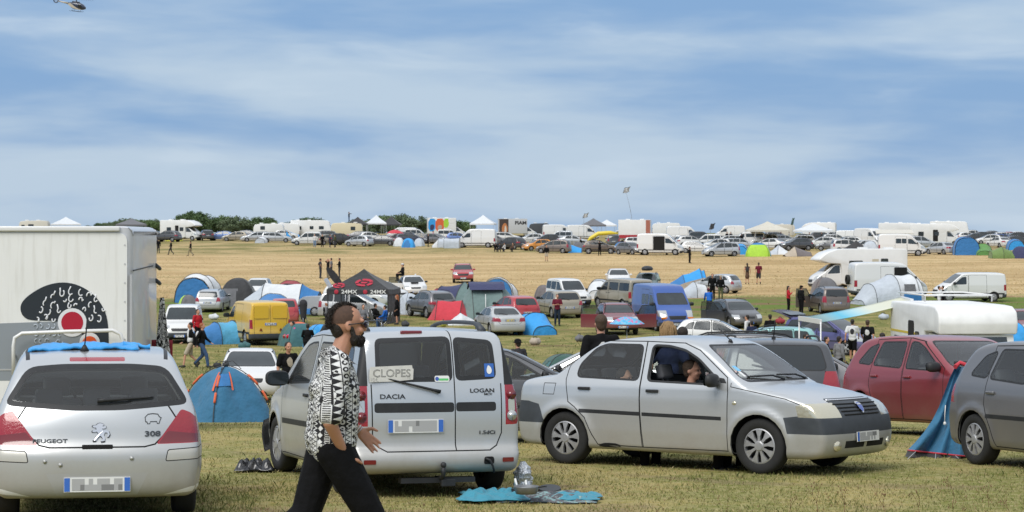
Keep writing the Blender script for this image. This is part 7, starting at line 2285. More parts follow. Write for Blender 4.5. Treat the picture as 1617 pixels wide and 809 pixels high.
bm = bmesh.new(); prism(bm,chaikin([(-1.0,.45),(1.0,.45),(1.05,1.15),(.2,1.2),(-1.0,1.15)],1),-.62,.62,'y'); tr = empty('utility_trailer',(*spot(500,0,131).xy,gz(*spot(500,0,131).xy)),R(-5),label='small pale grey trailer left of the black canopy',category='trailer')
obj('trailer_box',bm,M_ALU,tr); add_wheels(tr,0.0001,(0,),.28,.68,'steel',.16)
bm = bmesh.new(); tube(bm,[(-1.0,0,.45),(-1.9,0,.42)],.04,6); obj('tow_bar',bm,M_TRIM,tr)
pn = empty('open_lid',(*spot(520,0,133).xy,gz(*spot(520,0,133).xy)),0,label='pale lid standing raised above the grey trailer',category='lid')
bm = bmesh.new(); bx(bm,(0,0,0),(.3,1.2,.05),bev=.015,rot=Matrix.Rotation(R(60),3,'Y')); bm2 = [setattr(v,'co',v.co*1.0) for v in bm.verts]
for v in bm.verts: v.co = Vector((v.co.x*3.2,v.co.y,v.co.z*3.2 + 1.75))
obj('panel',bm,M_ALU,pn); bm = bmesh.new(); tube(bm,[(0,.3,0),(0,.3,1.7)],.03,6); obj('stand',bm,M_ALU,pn)
m8,_s = fine('saloon',WHITE,651,466,-80,'white saloon with bonnet scoop and open door, person perched on it',sc=.97,seed=48)
bm = bmesh.new(); bx(bm,(1.45,0,.99),(.4,.55,.07),bev=.03); obj('bonnet_scoop',bm,M_TRIM,m8)
door_slab(m8,(1.0,-.88,0),62,1.05,.3,.95,WHITE,1.38)
bm = bmesh.new(); tube(bm,[(-.3,.3,1.43),(-.3,.3,1.55)],.06,8); obj('roof_light',bm,M_WHITE,m8)
m9,_s = fine('suv',GREYP,680,0,115,'grey crossover seen from behind beside the red tent',Y=129,seed=50,glass=M_GLASSM)
park('suv',REDP,731,446,-88,'red car facing us on the straw behind the big grey tent',sc=.96)
m12,_s = fine('saloon',LTSIL,788,527,105,'silver saloon with yellow rear plate beside the azure tent',seed=52,rear_yellow=True,glass=M_GLASSM)
m13,_s = fine('hatchback',REDP,812,0,112,'bright red hatchback seen from behind beyond the silver saloon',Y=124,seed=54,glass=M_GLASSM,strip=False,sc=1.05)
m14,_s = fine('hatchback',GOLDP,881,500,108,'champagne hatchback behind the man in burgundy',seed=56,glass=M_GLASSD,sc=1.1)
park('small_van',WHITE,898,0,-68,'white windowed van facing us behind the champagne hatchback',Y=140)
m16,_s = fine('minibus',GOLDP,984,0,118,'beige minibus seen from behind left of the blue van',Y=138,cat='van',seed=58,glass=M_GLASSD)
park('saloon',WHITE,976,0,-90,'white saloon facing us above the beige minibus',Y=168)
rb = park('estate',GREENP,1022,0,-98,'dark green estate carrying a black roof box',Y=157,cat='car')
bm = bmesh.new(); ellip(bm,(0,0,1.78),(1.05,.42,.22))
for v in bm.verts: v.co.z = max(v.co.z,1.66)
bx0 = obj('roof_box',bm,M_TRIM,rb,sm=True)
m19,_s = fine('window_van',BLUEP,1046,0,-76,'blue high roof van facing us',Y=117,cat='van',seed=60,glass=M_GLASSM,lamps=M_LAMP)
for sg in (1,-1):
 q,n_ = _s.hitp('x',sg*.72,.74,1); bm = bmesh.new(); bx(bm,(q.x - 2.7 + .01,sg*.72,.74),(.06,.34,.11),bev=.02); obj('indicator',bm,M_ORANGE,m19)
bm = bmesh.new(); bx(bm,(1.80,-.2,1.50),(.05,.45,.01),rot=None); obj('paper',bm,M_PLATE,m19)
m20,_s = fine('suv',CRIMP,974,527,-84,'dark red crossover with its front doors open',seed=62,glass=M_GLASSM)
m20.location.z += .0
door_slab(m20,(.82,-.92,0),62,1.15,.35,1.05,CRIMP,1.5); door_slab(m20,(.82,.92,0),-72,1.15,.35,1.05,CRIMP,1.5)
bm = bmesh.new(); tube(bm,[(2.17,-.28,.84),(2.20,-.16,.66),(2.20,.16,.66),(2.17,.28,.84)],.022,6); bmesh.ops.create_cone(bm,segments=18,radius1=.07,radius2=.07,depth=.03,cap_ends=True,matrix=Matrix.Translation((2.2,0,.80)) @ Matrix.Rotation(R(90),4,'Y')); obj('grille_trim',bm,M_CHROME,m20)
park('hatchback',SILVER,1130,463,146,'small silver hatchback behind the two people in black',sc=.95)
m22,_s = fine('estate',DGREY,1162,516,-77,'charcoal estate facing us with its right doors open',seed=64,glass=M_GLASSM)
door_slab(m22,(.75,-.9,0),50,1.1,.3,.95,DGREY,1.38); door_slab(m22,(-.25,-.9,0),70,1.0,.3,.95,DGREY,1.38)
park('hatchback',WHITE,1132,0,-8,'white hatchback with dark windows below the charcoal estate',Y=97)
mt,_s = fine('estate',BLACKP,1228,0,10,'dark estate whose raised tailgate shows above the silver saloon roof',Y=56,seed=66)
tailgate(mt,-1.85,1.42,.72,1.35,BLACKP,28)
park('mpv',TURQ,1207,0,176,'turquoise people carrier beyond the dark estate',Y=84,tilt=False)
m26,_s = fine('mpv',TAUPE,1308,494,96,'grey beige people carrier seen from behind with its left door open',seed=68,glass=M_GLASSD)
door_slab(m26,(.95,.9,0),-64,1.15,.3,1.0,TAUPE,1.45)
m27,_s = fine('mpv',PURP,1312,0,-42,'purple people carrier beneath the striped awning',Y=95,seed=70,glass=M_GLASSM)
tailgate(m27,-1.62,1.56,.78,1.15,PURP,14)
park('panel_van',WHITE,1529,0,187,'white panel van facing left on the right side of the field',Y=145)
m29 = park('high_van',WHITE,1402,0,7,'white high van with a rear spare wheel and open sliding door',Y=149)
e = link('spare_wheel',wheel_meshes(.34,.2,'steel')[2],None,m29); e.location = (-2.78,.35,1.25); e.rotation_euler = (0,0,R(90)); link('tyre',wheel_meshes(.34,.2,'steel')[0],None,e)
bm = bmesh.new(); prism(bm,rrect(.15,1.05,1.35,2.15,.05),-.97,-.955,'y'); obj('door_opening',bm,M_GAP,m29)
park('suv',CRIMP,1622,0,-85,'dark maroon car cut by the right edge',Y=104)
p = spot(1352,0,160)
mo = motorhome('overcab',7.2,3.1,1.13,windows=[(1,1.55,2.05,1.95,2.35),(1,3.5,4.5,1.72,2.2)],name='motorhome'); mo.location = (p.x,p.y,p.z); mo.rotation_euler = (0,0,R(190))
tag(mo,label='white overcab motorhome facing left at the edge of the straw',category='motorhome')
side_patch(mo,'vent_panel',rrect(-1.35,-.85,2.0,2.35,.03),1.13,mat('vent_beige',(.5,.46,.36),.5),.014,1)
p = spot(1507,0,57.5)
ma = motorhome('overcab',5.6,2.72,1.04,body=mat('weathered_panel',(.76,.76,.75),.5,var=.10,vscale=2.5),windows=[(-1,.5,1.1,1.3,1.75),(-1,2.75,3.1,1.3,1.95)],door=(-1,2.0,2.6,True),stripe=(1.88,1.94,mat('stripe_yellow',(.6,.45,.03),.4)),name='motorhome'); ma.location = (p.x,p.y,gz(p.x,p.y) - .02); ma.rotation_euler = (0,0,R(-86))
[bpy.data.objects.remove(o) for o in list(ma.children) if o.name.startswith('roof_hatch')]
tag(ma,label='older white overcab motorhome with its striped awning out',category='motorhome')
bm = bmesh.new(); tube(bm,[(.4,-.9,2.78),(.4,-.9,2.95),(.4,.9,2.95),(.4,.9,2.78)],.025,6); tube(bm,[(.4,-.9,2.95),(-2.4,-.9,2.95),(-2.4,.9,2.95),(.4,.9,2.95)],.025,6); obj('roof_rack',bm,M_WHITE,ma)
bm = bmesh.new(); prism(bm,[(1.0,1.1),(2.28,1.1),(2.20,1.42),(2.10,1.97),(1.0,1.97)],-.96,.96,'y'); obj('cab_front',bm,WHITE,ma)
bm = bmesh.new(); rows = [[(2.195 - .09*t + .012,y,1.42 + .50*t) for y in (-.82 + .04*t,.82 - .04*t)] for t in (0,1)]; loft(bm,rows); obj('windshield',bm,M_GLASSM,ma)
bm = bmesh.new(); bx(bm,(2.30,-.98,1.95),(.05,.035,.08)); obj('marker_light',bm,M_RED,ma)
def wp(px,py,Y): return Vector(((px - CX) / FPX*Y,Y,2.6 - (py - HZ)*Y / FPX))
aw = empty('awning',label='long awning with pale and turquoise stripes on two white legs',category='awning')
A0,A1 = wp(1440,478,60.0),wp(1424,469,62.4); B0,B1 = wp(1296,509,59.6),wp(1262,502,62.0)
bm = bmesh.new(); rows = []
for i in range(15):
 t = i / 14
 p0 = A0.lerp(B0,t); p1 = A1.lerp(B1,t); sag = -.06*math.sin(t*math.pi)
 rows.append([p0.lerp(p1,k_ / 6) + Vector((0,0,sag*(1 - .3*abs(k_ / 3 - 1)))) for k_ in range(7)])
m_aw = bpy.data.materials.new('awning_cloth'); m_aw.use_nodes = True
_nt = m_aw.node_tree; _c = _nt.nodes.new('ShaderNodeTexCoord'); _sp = _nt.nodes.new('ShaderNodeSeparateXYZ'); _nt.links.new(_c.outputs['Generated'],_sp.inputs[0])
_r = _nt.nodes.new('ShaderNodeValToRGB'); _nt.links.new(_sp.outputs[0],_r.inputs[0]); _r.color_ramp.elements[0].color = (.10,.14,.14,1); _r.color_ramp.elements[1].color = (.60,.60,.46,1)
for p_,c_ in ((.20,(.22,.36,.38,1)),(.34,(.10,.42,.58,1)),(.48,(.35,.55,.60,1)),(.62,(.58,.60,.50,1))): _e = _r.color_ramp.elements.new(p_); _e.color = c_
_nt.links.new(_r.outputs[0],_nt.nodes['Principled BSDF'].inputs['Base Color']); _nt.nodes['Principled BSDF'].inputs['Roughness'].default_value = .8
loft(bm,rows); obj('canopy',bm,m_aw,aw,sm=True).modifiers.new('s','SOLIDIFY').thickness = .01
bm = bmesh.new(); bx(bm,(0,0,0),((B1 - B0).length,.06,.13)); d_ = (B1 - B0).normalized(); o = obj('front_rail',bm,M_WHITE,aw); o.location = (B0 + B1) / 2; o.rotation_euler = (0,0,math.atan2(d_.y,d_.x))
for q in (B0,B1):
 bm = bmesh.new(); tube(bm,[(q.x,q.y,gz(q.x,q.y)),(q.x,q.y,q.z)],.022,6); obj('leg',bm,M_WHITE,aw)
bm = bmesh.new(); bx(bm,(0,0,0),((A1 - A0).length,.10,.12),bev=.02); o = obj('roller_case',bm,M_WHITE,aw); o.location = (A0 + A1) / 2; d_ = (A1 - A0).normalized(); o.rotation_euler = (0,0,math.atan2(d_.y,d_.x))
# ---- tents
def pitch(root,px,py,rz,label,Y=None,cat='tent',dz=-.03):
 p = spot(px,py,Y); root.location = (p.x,p.y,gz(p.x,p.y) + dz); root.rotation_euler = (0,0,R(rz)); tag(root,label=label,category=cat); return root
one = lambda c: (lambda th,t: c)
two = lambda a,b,sec=0.0: (lambda th,t: a if abs(((th - sec + math.pi) % (2*math.pi)) - math.pi) < math.pi / 4 else b)
pitch(tunnel_tent([(-1.6,1.0,1.1),(-.6,1.3,1.8),(.8,1.4,1.95),(1.4,1.35,1.7)],['pale','white','white'],ends=('pale','blue'),name='family_tent'),318,477,-106,'large blue fronted tent with white roof on the left')
pitch(dome_tent(1.35,1.5,1.0,two('lime','grey',R(180)),name='small_dome'),297,490,15,'small lime and grey dome tent before the big blue one')
pitch(dome_tent(2.6,2.4,1.85,lambda th,t: 'grey' if t < .45 else 'dark',door=R(-60),arch=.8),376,483,0,'large charcoal dome tent with its dark entrance open')
tp = tunnel_tent([(-2.5,1.0,.9),(-1.2,1.3,1.9),(1.2,1.3,1.85),(2.3,1.4,1.35)],['pale','white','blue'],ends=('pale','blue'),name='tunnel_tent',ex=1.4); pitch(tp,448,0,-8,'long white and blue tent with a peaked blue end',Y=134)
pitch(tunnel_tent([(-1.0,.95,1.1),(-.8,1.2,1.55),(1.2,1.0,1.2)],['blue','blue'],ends=('blue','pale'),name='arched_tent'),426,0,-100,'blue arched tent with pale door behind the yellow van',Y=126)
pitch(tunnel_tent([(-.8,1.1,1.5),(.8,1.0,1.3)],['crimson'],ends=('navy','navy'),name='arched_tent'),457,0,-90,'dark blue arched tent with a red rim behind the long white tent',Y=146)
pitch(tunnel_tent([(-.9,.85,1.1),(.0,.8,1.05),(1.2,.5,.6)],['sky','blue'],ends=('sky','blue'),name='tunnel_tent',hoops=True),340,543,-148,'blue tunnel tent between the walkers and the yellow van')
pitch(dome_tent(1.7,1.9,1.15,lambda th,t: 'teal' if t < .8 else 'orange'),470,546,25,'teal dome tent with orange top beside the yellow van')
pitch(dome_tent(1.5,1.4,1.1,one('azure'),door=R(-140),door_mat='sky'),505,549,20,'bright blue dome tent behind the man in the patterned shirt')
pitch(tunnel_tent([(-1.2,.7,.35),(0,.8,.5),(1.0,.6,.3)],['azure','azure'],ends=('azure','azure'),hoops=False,name='low_tent'),480,0,5,'low blue shelter right of the boy in black',Y=66)
pitch(dome_tent(1.3,1.5,1.3,one('pale')),646,496,30,'pale grey pop up tent beside the grey crossover')
pitch(dome_tent(1.2,1.2,.95,two('orange','crimson',0)),693,0,10,'crimson and orange dome behind the big grey tent',Y=146)
pitch(tunnel_tent([(-1.9,1.0,.4),(-1.0,1.35,1.75),(.6,1.45,2.0),(1.7,1.1,1.2)],['sage','navy','sage'],ends=('sage','sage'),name='family_tent',ex=1.6),720,0,-28,'left half of the large grey and navy tent with dark windows',Y=131)
pitch(tunnel_tent([(-1.9,1.3,.5),(-1.0,1.5,2.1),(.8,1.5,2.2),(2.0,1.1,.7)],['sage','sage','sage'],ends=('sage','sage'),name='family_tent',ex=1.25),770,0,8,'tall grey green tent with a central pole and navy top',Y=127)
bm = bmesh.new(); loft(bm,[[(x,y*1.03,z + .035) for y,z in ((-.75,1.72),(-.35,2.0),(0,2.18),(.35,2.0),(.75,1.72))] for x in (-1.15,0,.95)])
nt_ = bpy.data.objects[[o.name for o in bpy.data.objects if o.get('label') == 'tall grey green tent with a central pole and navy top'][0]]; obj('roof_cover',bm,F['navy'],nt_,sm=True)
bm = bmesh.new(); tube(bm,[(-.3,-1.55,.0),(-.25,-1.0,1.5)],.02,6); obj('pole',bm,M_PLATE,nt_)
pitch(tunnel_tent([(-1.25,.55,.1),(-.7,1.0,1.15),(.75,1.0,1.15),(1.25,.6,.1)],['red','red','red'],ends=(None,None),name='ridge_tent',ex=1.3),710,505,-8,'red ridge tent in front of the grey crossover')
pitch(tunnel_tent([(-.9,.5,.1),(-.1,.7,.7),(.9,.5,.15)],['white','white'],hoops=False,name='collapsed_tent'),730,513,12,'collapsed white tent beside the red ridge tent')
pitch(tunnel_tent([(-.9,1.0,1.1),(.5,1.2,1.5),(.6,1.15,1.42)],['white','white'],ends=('white','blue'),name='arched_tent'),790,0,-112,'blue and white arched tent on the straw behind the red hatchback',Y=150)
pitch(tunnel_tent([(-.7,.95,1.1),(.0,.95,1.15),(1.0,.7,.5)],['azure','azure'],ends=('sky','azure'),name='tunnel_tent'),846,528,-62,'azure tunnel tent right of the silver saloon')
pitch(dome_tent(1.4,1.3,1.1,one('taupe')),858,0,0,'dark brown dome behind the white windowed van',Y=147)
pitch(tunnel_tent([(-.8,.9,1.35),(.2,.8,1.25),(1.0,.6,.6)],['pale','white'],ends=('white','white'),name='arched_tent'),945,0,-100,'pale arched tent left of the beige minibus',Y=150)
pitch(tunnel_tent([(-2.3,.8,.15),(-.4,1.15,1.25),(.9,1.35,1.75),(1.25,1.2,1.6)],['blue','azure','azure'],ends=(None,'beige'),name='ridge_tent',ex=1.2),1086,0,12,'sloping blue and beige ridge tent behind the silver hatchback',Y=160)
nt_ = bpy.data.objects[[o.name for o in bpy.data.objects if o.get('label') == 'sloping blue and beige ridge tent behind the silver hatchback'][0]]
bm = bmesh.new(); loft(bm,[[(-1.9,-.92,.02),(-.4,-1.22,.02),(.9,-1.42,.02),(1.3,-1.3,.02)],[(-1.8,-.88,.22),(-.4,-1.12,.75),(.9,-1.2,1.08),(1.28,-1.1,1.0)]]); obj('side_wall',bm,F['beige'],nt_,sm=True)
pitch(tunnel_tent([(-1.0,.7,.9),(-.2,.8,1.1),(.9,.6,.4)],['white','pale'],ends=('pale','pale'),name='pop_up_tent'),1091,470,-165,'white pop up tent beside the blue van roof')
pitch(dome_tent(2.0,1.7,1.2,lambda th,t: 'grey' if abs(th - 4.9) < .9 else 'taupe',hem=None),1302,464,5,'grey dome tent at the motorhome front wheel')
big = tunnel_tent([(-2.3,1.0,.3),(-1.5,1.3,1.35),(.1,1.55,1.95),(1.5,1.5,1.95),(1.9,1.35,1.7)],['pale','pale','white','white'],ends=('pale','pale'),name='family_tent'); pitch(big,1403,480,18,'large white and grey tunnel tent before the high van')
bm = bmesh.new(); loft(bm,[[(.3,-1.60,.02),(1.6,-1.56,.02)],[(.3,-1.58,.8),(1.6,-1.53,.8)]]); obj('door',bm,F['blue'],big)
bm = bmesh.new(); loft(bm,[[(.35,-1.60,.82),(1.2,-1.56,.82)],[(.35,-1.48,1.35),(1.2,-1.42,1.35)]]); obj('mesh_window',bm,F['grey'],big)
pitch(dome_tent(2.0,1.7,1.25,lambda th,t: 'deepgreen',door=R(-150),door_mat='teal'),893,0,10,'dark green dome tent behind the man in black',Y=64)
pitch(dome_tent(1.4,1.4,1.2,one('azure')),1601,0,0,'blue tent behind the awning motorhome at the right',Y=100)
pitch(dome_tent(1.3,1.2,1.0,one('azure')),1000,0,0,'blue tent top under the floral umbrella',Y=52)
M_GZ = fabric('canopy_black',(.022,.022,.024))
gzb = gazebo(3.55,1.98,3.1,M_GZ,legs=M_TRIM,walls=((0,M_GZ),),val=.30,name='canopy'); pitch(gzb,575,0,-8,'black pop up canopy printed 24MX with red emblems',Y=123,cat='canopy')
M_EMB = mat('print_red',(.40,.02,.045),.6)
for x_,s_ in ((-.60,'24MX'),(1.06,'24MX')):
 text('lettering',s_,.29,(x_ + .12,-1.815,1.83),(1,0,0),(0,0,1),M_PLATE,gzb,extrude=.006,bold=.006,sx=1.25)
 bm = bmesh.new(); ellip(bm,(x_ - .74 + .12,-1.81,1.83),(.13,.02,.13),sub=2); obj('emblem',bm,M_EMB,gzb)
def roof_print(cx,q,w,hgt,side=0):
 bm = bmesh.new(); vs = []
 def rp(x,qq):
  y = -1.775*qq
  return Vector((x,y,3.1 + (1.98 - 3.1)*(qq ** .86) + .03))
 def face(pts): bm.faces.new([bm.verts.new(rp(*p)) for p in pts])
 for a,b in ((0,60),(75,150),(165,235),(250,345)):
  po = [(cx + w*math.cos(R(a + (b - a)*i / 6)),q + hgt*math.sin(R(a + (b - a)*i / 6))) for i in range(7)]; pi_ = [(cx + w*.62*math.cos(R(a + (b - a)*i / 6)),q + hgt*.5*math.sin(R(a + (b - a)*i / 6))) for i in range(6,-1,-1)]
  face(po + pi_)
 face([(cx - w*.4,q - hgt*.2),(cx + w*.4,q - hgt*.2),(cx + w*.25,q + hgt*.25),(cx - w*.25,q + hgt*.25)])
 return bm
obj('roof_emblem',roof_print(.25,.66,.52,.20),M_EMB,gzb); obj('roof_emblem',roof_print(-1.15,.82,.36,.14),M_EMB,gzb)
fb = empty('beach_flag',(*spot(531,0,126).xy,gz(*spot(531,0,126).xy)),0,label='black feather banner leaning beside the black canopy',category='banner')
bm = bmesh.new(); prism(bm,[(a,b) for a,b in chaikin([(.55,1.7),(-.1,2.1),(-.55,2.8),(-.62,3.1),(-.30,3.05),(.25,2.45)],2)],-.01,.01,'y'); obj('banner',bm,M_GZ,fb)
bm = bmesh.new(); tube(bm,[(.5,0,0),(.55,0,1.7)],.02,6); obj('pole',bm,M_STEEL,fb)
m_fl = mat('floral_cloth',(.12,.42,.62),.7); _nt = m_fl.node_tree; _v = _nt.nodes.new('ShaderNodeTexNoise'); _v.inputs['Scale'].default_value = 9; _c = _nt.nodes.new('ShaderNodeTexCoord'); _nt.links.new(_c.outputs['Object'],_v.inputs['Vector'])
_r = _nt.nodes.new('ShaderNodeValToRGB'); _nt.links.new(_v.outputs['Fac'],_r.inputs[0]); _r.color_ramp.elements[0].position = .40; _r.color_ramp.elements[0].color = (.08,.34,.60,1); _r.color_ramp.elements[1].position = .62; _r.color_ramp.elements[1].color = (.55,.12,.30,1)
_e = _r.color_ramp.elements.new(.52); _e.color = (.14,.46,.62,1); _nt.links.new(_r.outputs[0],_nt.nodes['Principled BSDF'].inputs['Base Color'])
um = parasol(.56,2.28,m_fl); pitch(um,990,0,0,'blue umbrella with pink flowers',Y=68,cat='umbrella')
bk_ = parasol(.5,1.95,F['dark']);
pitch(bk_,1290,0,0,'small dark umbrella by the purple people carrier',Y=78,cat='umbrella')
# ---- loose camping gear
GEAR = [(338,505,'white plastic bag on the grass left of the yellow van','bag','white'),(386,552,'green water jug beside the yellow van wheel','jug','teal'),(560,516,'dark holdall on the grass under the black canopy','bag','dark'),(640,517,'black rucksack right of the woman in long black clothes','rucksack','dark'),(690,530,'orange stuff sack in front of the red ridge tent','bag','orange'),(845,545,'beige sack in front of the azure tunnel tent','bag','beige'),(915,540,'grey bag on the grass left of the floral umbrella','bag','grey'),(1085,520,'blue crate right of the blue van','crate','blue'),(1232,512,'red bag on the grass behind the purple people carrier','bag','crimson'),(1395,505,'pale sack on the grass below the awning','bag','pale'),(1290,478,'dark bag beside the grey dome tent','bag','taupe'),(700,516,'yellow bag beside the collapsed white tent','bag','yellow')]
for i,(px,py,lb,ct,fc) in enumerate(GEAR):
 p = spot(px,py); e = empty('gear_' + ct,(p.x,p.y,p.z),i*.7,label=lb,category=ct)
 bm = bmesh.new(); ellip(bm,(0,0,.16),(.30,.19,.18))
 for v in bm.verts: v.co *= 1 + .14*math.sin(v.co.x*19 + i)*math.cos(v.co.y*23); v.co.z = max(v.co.z,0)
 obj('sack',bm,F[fc],e,sm=True)
 bm = bmesh.new(); tube(bm,[(-.14,0,.30),(-.06,0,.40),(.06,0,.40),(.14,0,.30)],.016,5); obj('strap',bm,M_TRIM,e)
# ---------------------------------------------------------------- far rows on the hilltop
GF = 'vehicles parked along the hilltop'
FAR = [  # kind,paint,px,base row or distance,heading,label
 ('suv',BLACKP,326,380,105,'black car beside the leftmost hilltop motorhome'),
 ('saloon',LBLUE,351,380,178,'light blue car on the hilltop'),
 ('hatchback',GOLDP,371,381,182,'champagne hatchback on the left of the hilltop row'),
 ('estate',SILVER,404,382,188,'silver estate facing left, small white tent beside it'),
 ('estate',SILVER,437,383,5,'silver estate next to the small blue hilltop tent'),
 ('small_van',WHITE,484,387,182,'white windowed van near four standing people'),
 ('hatchback',GOLDP,521,387,30,'gold hatchback behind the four standing people'),
 ('suv',BLACKP,541,387,20,'black car between gold hatchback and silver hatchback'),
 ('hatchback',SILVER,567,389,152,'silver hatchback seen from the rear quarter on the hilltop'),
 ('saloon',GREYP,571,380,0,'grey saloon in the second row behind the silver hatchback'),
 ('saloon',DGREY,602,388,172,'dark grey saloon left of the red parasol'),
 ('estate',BLACKP,632,382,180,'black estate behind the red parasol'),
 ('high_van',WHITE,752,391,172,'white high van right of the pale cube tents'),
 ('estate',WHITE,800,382,0,'white estate behind the black crossover'),
 ('suv',BLACKP,806,394,138,'black crossover left of the orange hatchback'),
 ('hatchback',ORANP,848,396,205,'orange hatchback on the hilltop'),
 ('mpv',TAUPE,874,400,164,'taupe people carrier right of the orange hatchback'),
 ('hatchback',WHITE,838,385,190,'white hatchback behind the orange one'),
 ('small_van',SILVER,882,384,176,'silver windowed van behind the taupe people carrier'),
 ('high_van',WHITE,882,378,5,'white high van, left of a pair behind the taupe car'),
 ('high_van',WHITE,920,379,8,'white high van, right of a pair behind the taupe car'),
 ('suv',BRWN,948,401,-4,'brown off roader by the yellow inflatable'),
 ('mpv',DGREY,968,389,90,'dark people carrier seen from behind, right of the brown off roader'),
 ('hatchback',GREYP,996,402,-52,'grey hatchback before the red striped lorry'),
 ('estate',WHITE,1012,392,0,'white estate behind the open sided van'),
 ('high_van',WHITE,1080,383,0,'plain white high van behind the open sided one'),
 ('hatchback',WHITE,1101,400,-12,'white hatchback right of the open sided van'),
 ('saloon',GREYP,1078,390,0,'grey saloon roof right of the open sided van'),
 ('mpv',SILVER,1138,405,192,'silver people carrier at the front of the hilltop row'),
 ('hatchback',WHITE,1130,395,185,'white hatchback just behind the silver people carrier'),
 ('estate',WHITE,1148,388,180,'white estate two rows behind the silver people carrier'),
 ('minibus',WHITE,1180,388,178,'white minibus behind the lime and blue dome'),
 ('high_van',WHITE,1152,378,182,'long white van behind the black flag'),
 ('saloon',WHITE,1216,394,150,'white saloon with red lamps behind the lime dome'),
 ('suv',DGREY,1256,396,195,'dark grey crossover behind the grey ridge tents'),
 ('hatchback',SILVER,1240,387,10,'silver hatchback near the cream canopy'),
 ('suv',WHITE,1296,393,178,'white crossover in front of the white canopy'),
 ('hatchback',GREYP,1312,396,170,'grey hatchback behind the overcab motorhome'),
 ('hatchback',BLACKP,1275,385,0,'black hatchback beside the white canopy'),
 ('estate',WHITE,1322,386,0,'white estate right of the white canopy'),
 ('panel_van',WHITE,1345,384,-10,'white panel van with dark windscreen on the hilltop'),
 ('high_van',WHITE,1375,388,-60,'white high van facing right by the campervan'),
 ('hatchback',WHITE,1362,398,190,'white hatchback behind the overcab roof'),
 ('saloon',SILVER,1487,402,118,'silver saloon seen from behind beside the tall blue tent'),
 ('window_van',WHITE,1424,404,-6,'old white campervan with side windows'),
 ('saloon',WHITE,1578,391,110,'white saloon with red lamps between tents at the right'),
 ('hatchback',DGREY,1608,389,10,'dark hatchback at the right end of the hilltop'),
 ('saloon',BLACKP,1545,383,0,'black saloon behind the tall blue tent'),
 ('estate',WHITE,1590,381,0,'white estate in the back row at the far right'),
 ('hatchback',REDP,1598,379,0,'red hatchback in the back row at the far right'),
 ('hatchback',BLACKP,1556,379,10,'black hatchback in the back row right of the motorhomes'),
 ('suv',GREYP,1572,379,0,'grey crossover in the back row right of the motorhomes'),
 ('hatchback',WHITE,1612,378,0,'white hatchback at the far right edge of the back row'),
 ('hatchback',BLACKP,246,379,0,'black hatchback between the dark canopy and the motorhome'),
 ('small_van',WHITE,712,381,0,'white windowed van behind the pale cube tents'),
 ('small_van',WHITE,660,380,0,'white windowed van behind the blue hilltop dome'),
 ('hatchback',GREYP,690,385,-30,'grey hatchback under the mural lorry'),
 ('panel_van',WHITE,634,379,180,'white panel van under the black hilltop canopy'),
 ('estate',NAVYP,650,385,0,'navy estate behind the small hilltop domes'),
 ('saloon',GREYP,385,378,180,'grey saloon roof in the second row on the left'),
 ('hatchback',WHITE,452,378,0,'white hatchback roof in front of the long motorhome'),
 ('estate',BLACKP,508,380,180,'black estate in front of the cream caravan'),
 ('hatchback',LBLUE,725,383,0,'light blue hatchback behind the white high van'),
 ('suv',WHITE,765,381,0,'white crossover roof behind the white high van'),
 ('saloon',SILVER,905,388,0,'silver saloon behind the small blue ridge tent'),
 ('hatchback',WHITE,1060,388,160,'white hatchback between the vans'),
 ('saloon',WHITE,1196,383,0,'white saloon roof under the cream canopy'),
 ('estate',GREYP,1228,381,10,'grey estate in the back row near the cream canopy'),
 ('suv',WHITE,1335,393,185,'white crossover left of the panel van'),
 ('hatchback',SILVER,1398,384,0,'silver hatchback nose under the beige motorhome awning'),
 ('hatchback',WHITE,1528,381,10,'white hatchback roof right of the big motorhome'),
 ('small_van',DGREY,1110,385,0,'dark windowed van in the back row by the flag'),
 ('suv',DGREY,263,382,160,'dark crossover at the very left of the hilltop row'),
 ('hatchback',WHITE,588,382,10,'white hatchback roof behind the dark grey saloon'),
 ('saloon',GOLDP,668,384,0,'gold saloon between the small domes and the mural lorry'),
 ('estate',GREYP,780,387,5,'grey estate between the white high van and the black crossover'),
 ('hatchback',BLACKP,862,386,190,'black hatchback behind the orange and taupe cars'),
 ('panel_van',WHITE,1000,379,0,'white panel van in the back row by the red banded lorry'),
 ('suv',WHITE,1092,391,10,'white crossover behind the plain high van'),
 ('small_van',WHITE,1115,391,175,'white windowed van behind the white hatchbacks'),
 ('estate',SILVER,1170,394,0,'silver estate between the minibus and the lime dome'),
 ('mpv',WHITE,1205,388,190,'white people carrier behind the white saloon with red lamps'),
 ('estate',WHITE,1262,388,175,'white estate between the two canopies'),
 ('suv',BLACKP,1300,382,0,'black crossover in the back row of the white canopy'),
 ('saloon',SILVER,1318,379,0,'silver saloon in the last row by the white canopy'),
 ('mpv',WHITE,1340,399,5,'white people carrier just behind the overcab roof'),
 ('hatchback',WHITE,1385,396,175,'white hatchback left of the old campervan'),
 ('mpv',SILVER,1455,392,0,'silver people carrier between the big motorhomes'),
 ('hatchback',WHITE,1560,386,180,'white hatchback above the green tunnel tent'),
 ('estate',BLUEP,1585,385,0,'blue estate above the olive tent'),
 ('suv',BLACKP,1600,383,185,'black crossover near the right edge of the hilltop'),
 ('mpv',WHITE,1540,377,0,'white people carrier in the last row at the right'),
]
for i,(kd,pc,px,py,hd,lb) in enumerate(FAR):
 p = spot(px,py)
 spawn(kd,pc,p.x,p.y,hd,lb,GF,sink=.03,scale=1.0)
def far_home(kind,px,py,hd,label,L,H,hw=1.1,**k):
 p = spot(px,py); m_ = motorhome(kind,L,H,hw,**k); m_.location = (p.x,p.y,p.z - .02); m_.rotation_euler = (0,0,R(hd))
 tag(m_,label=label,category=k.get('cat') or {'lorry': 'lorry','caravan': 'caravan'}.get(kind,'motorhome')); return m_
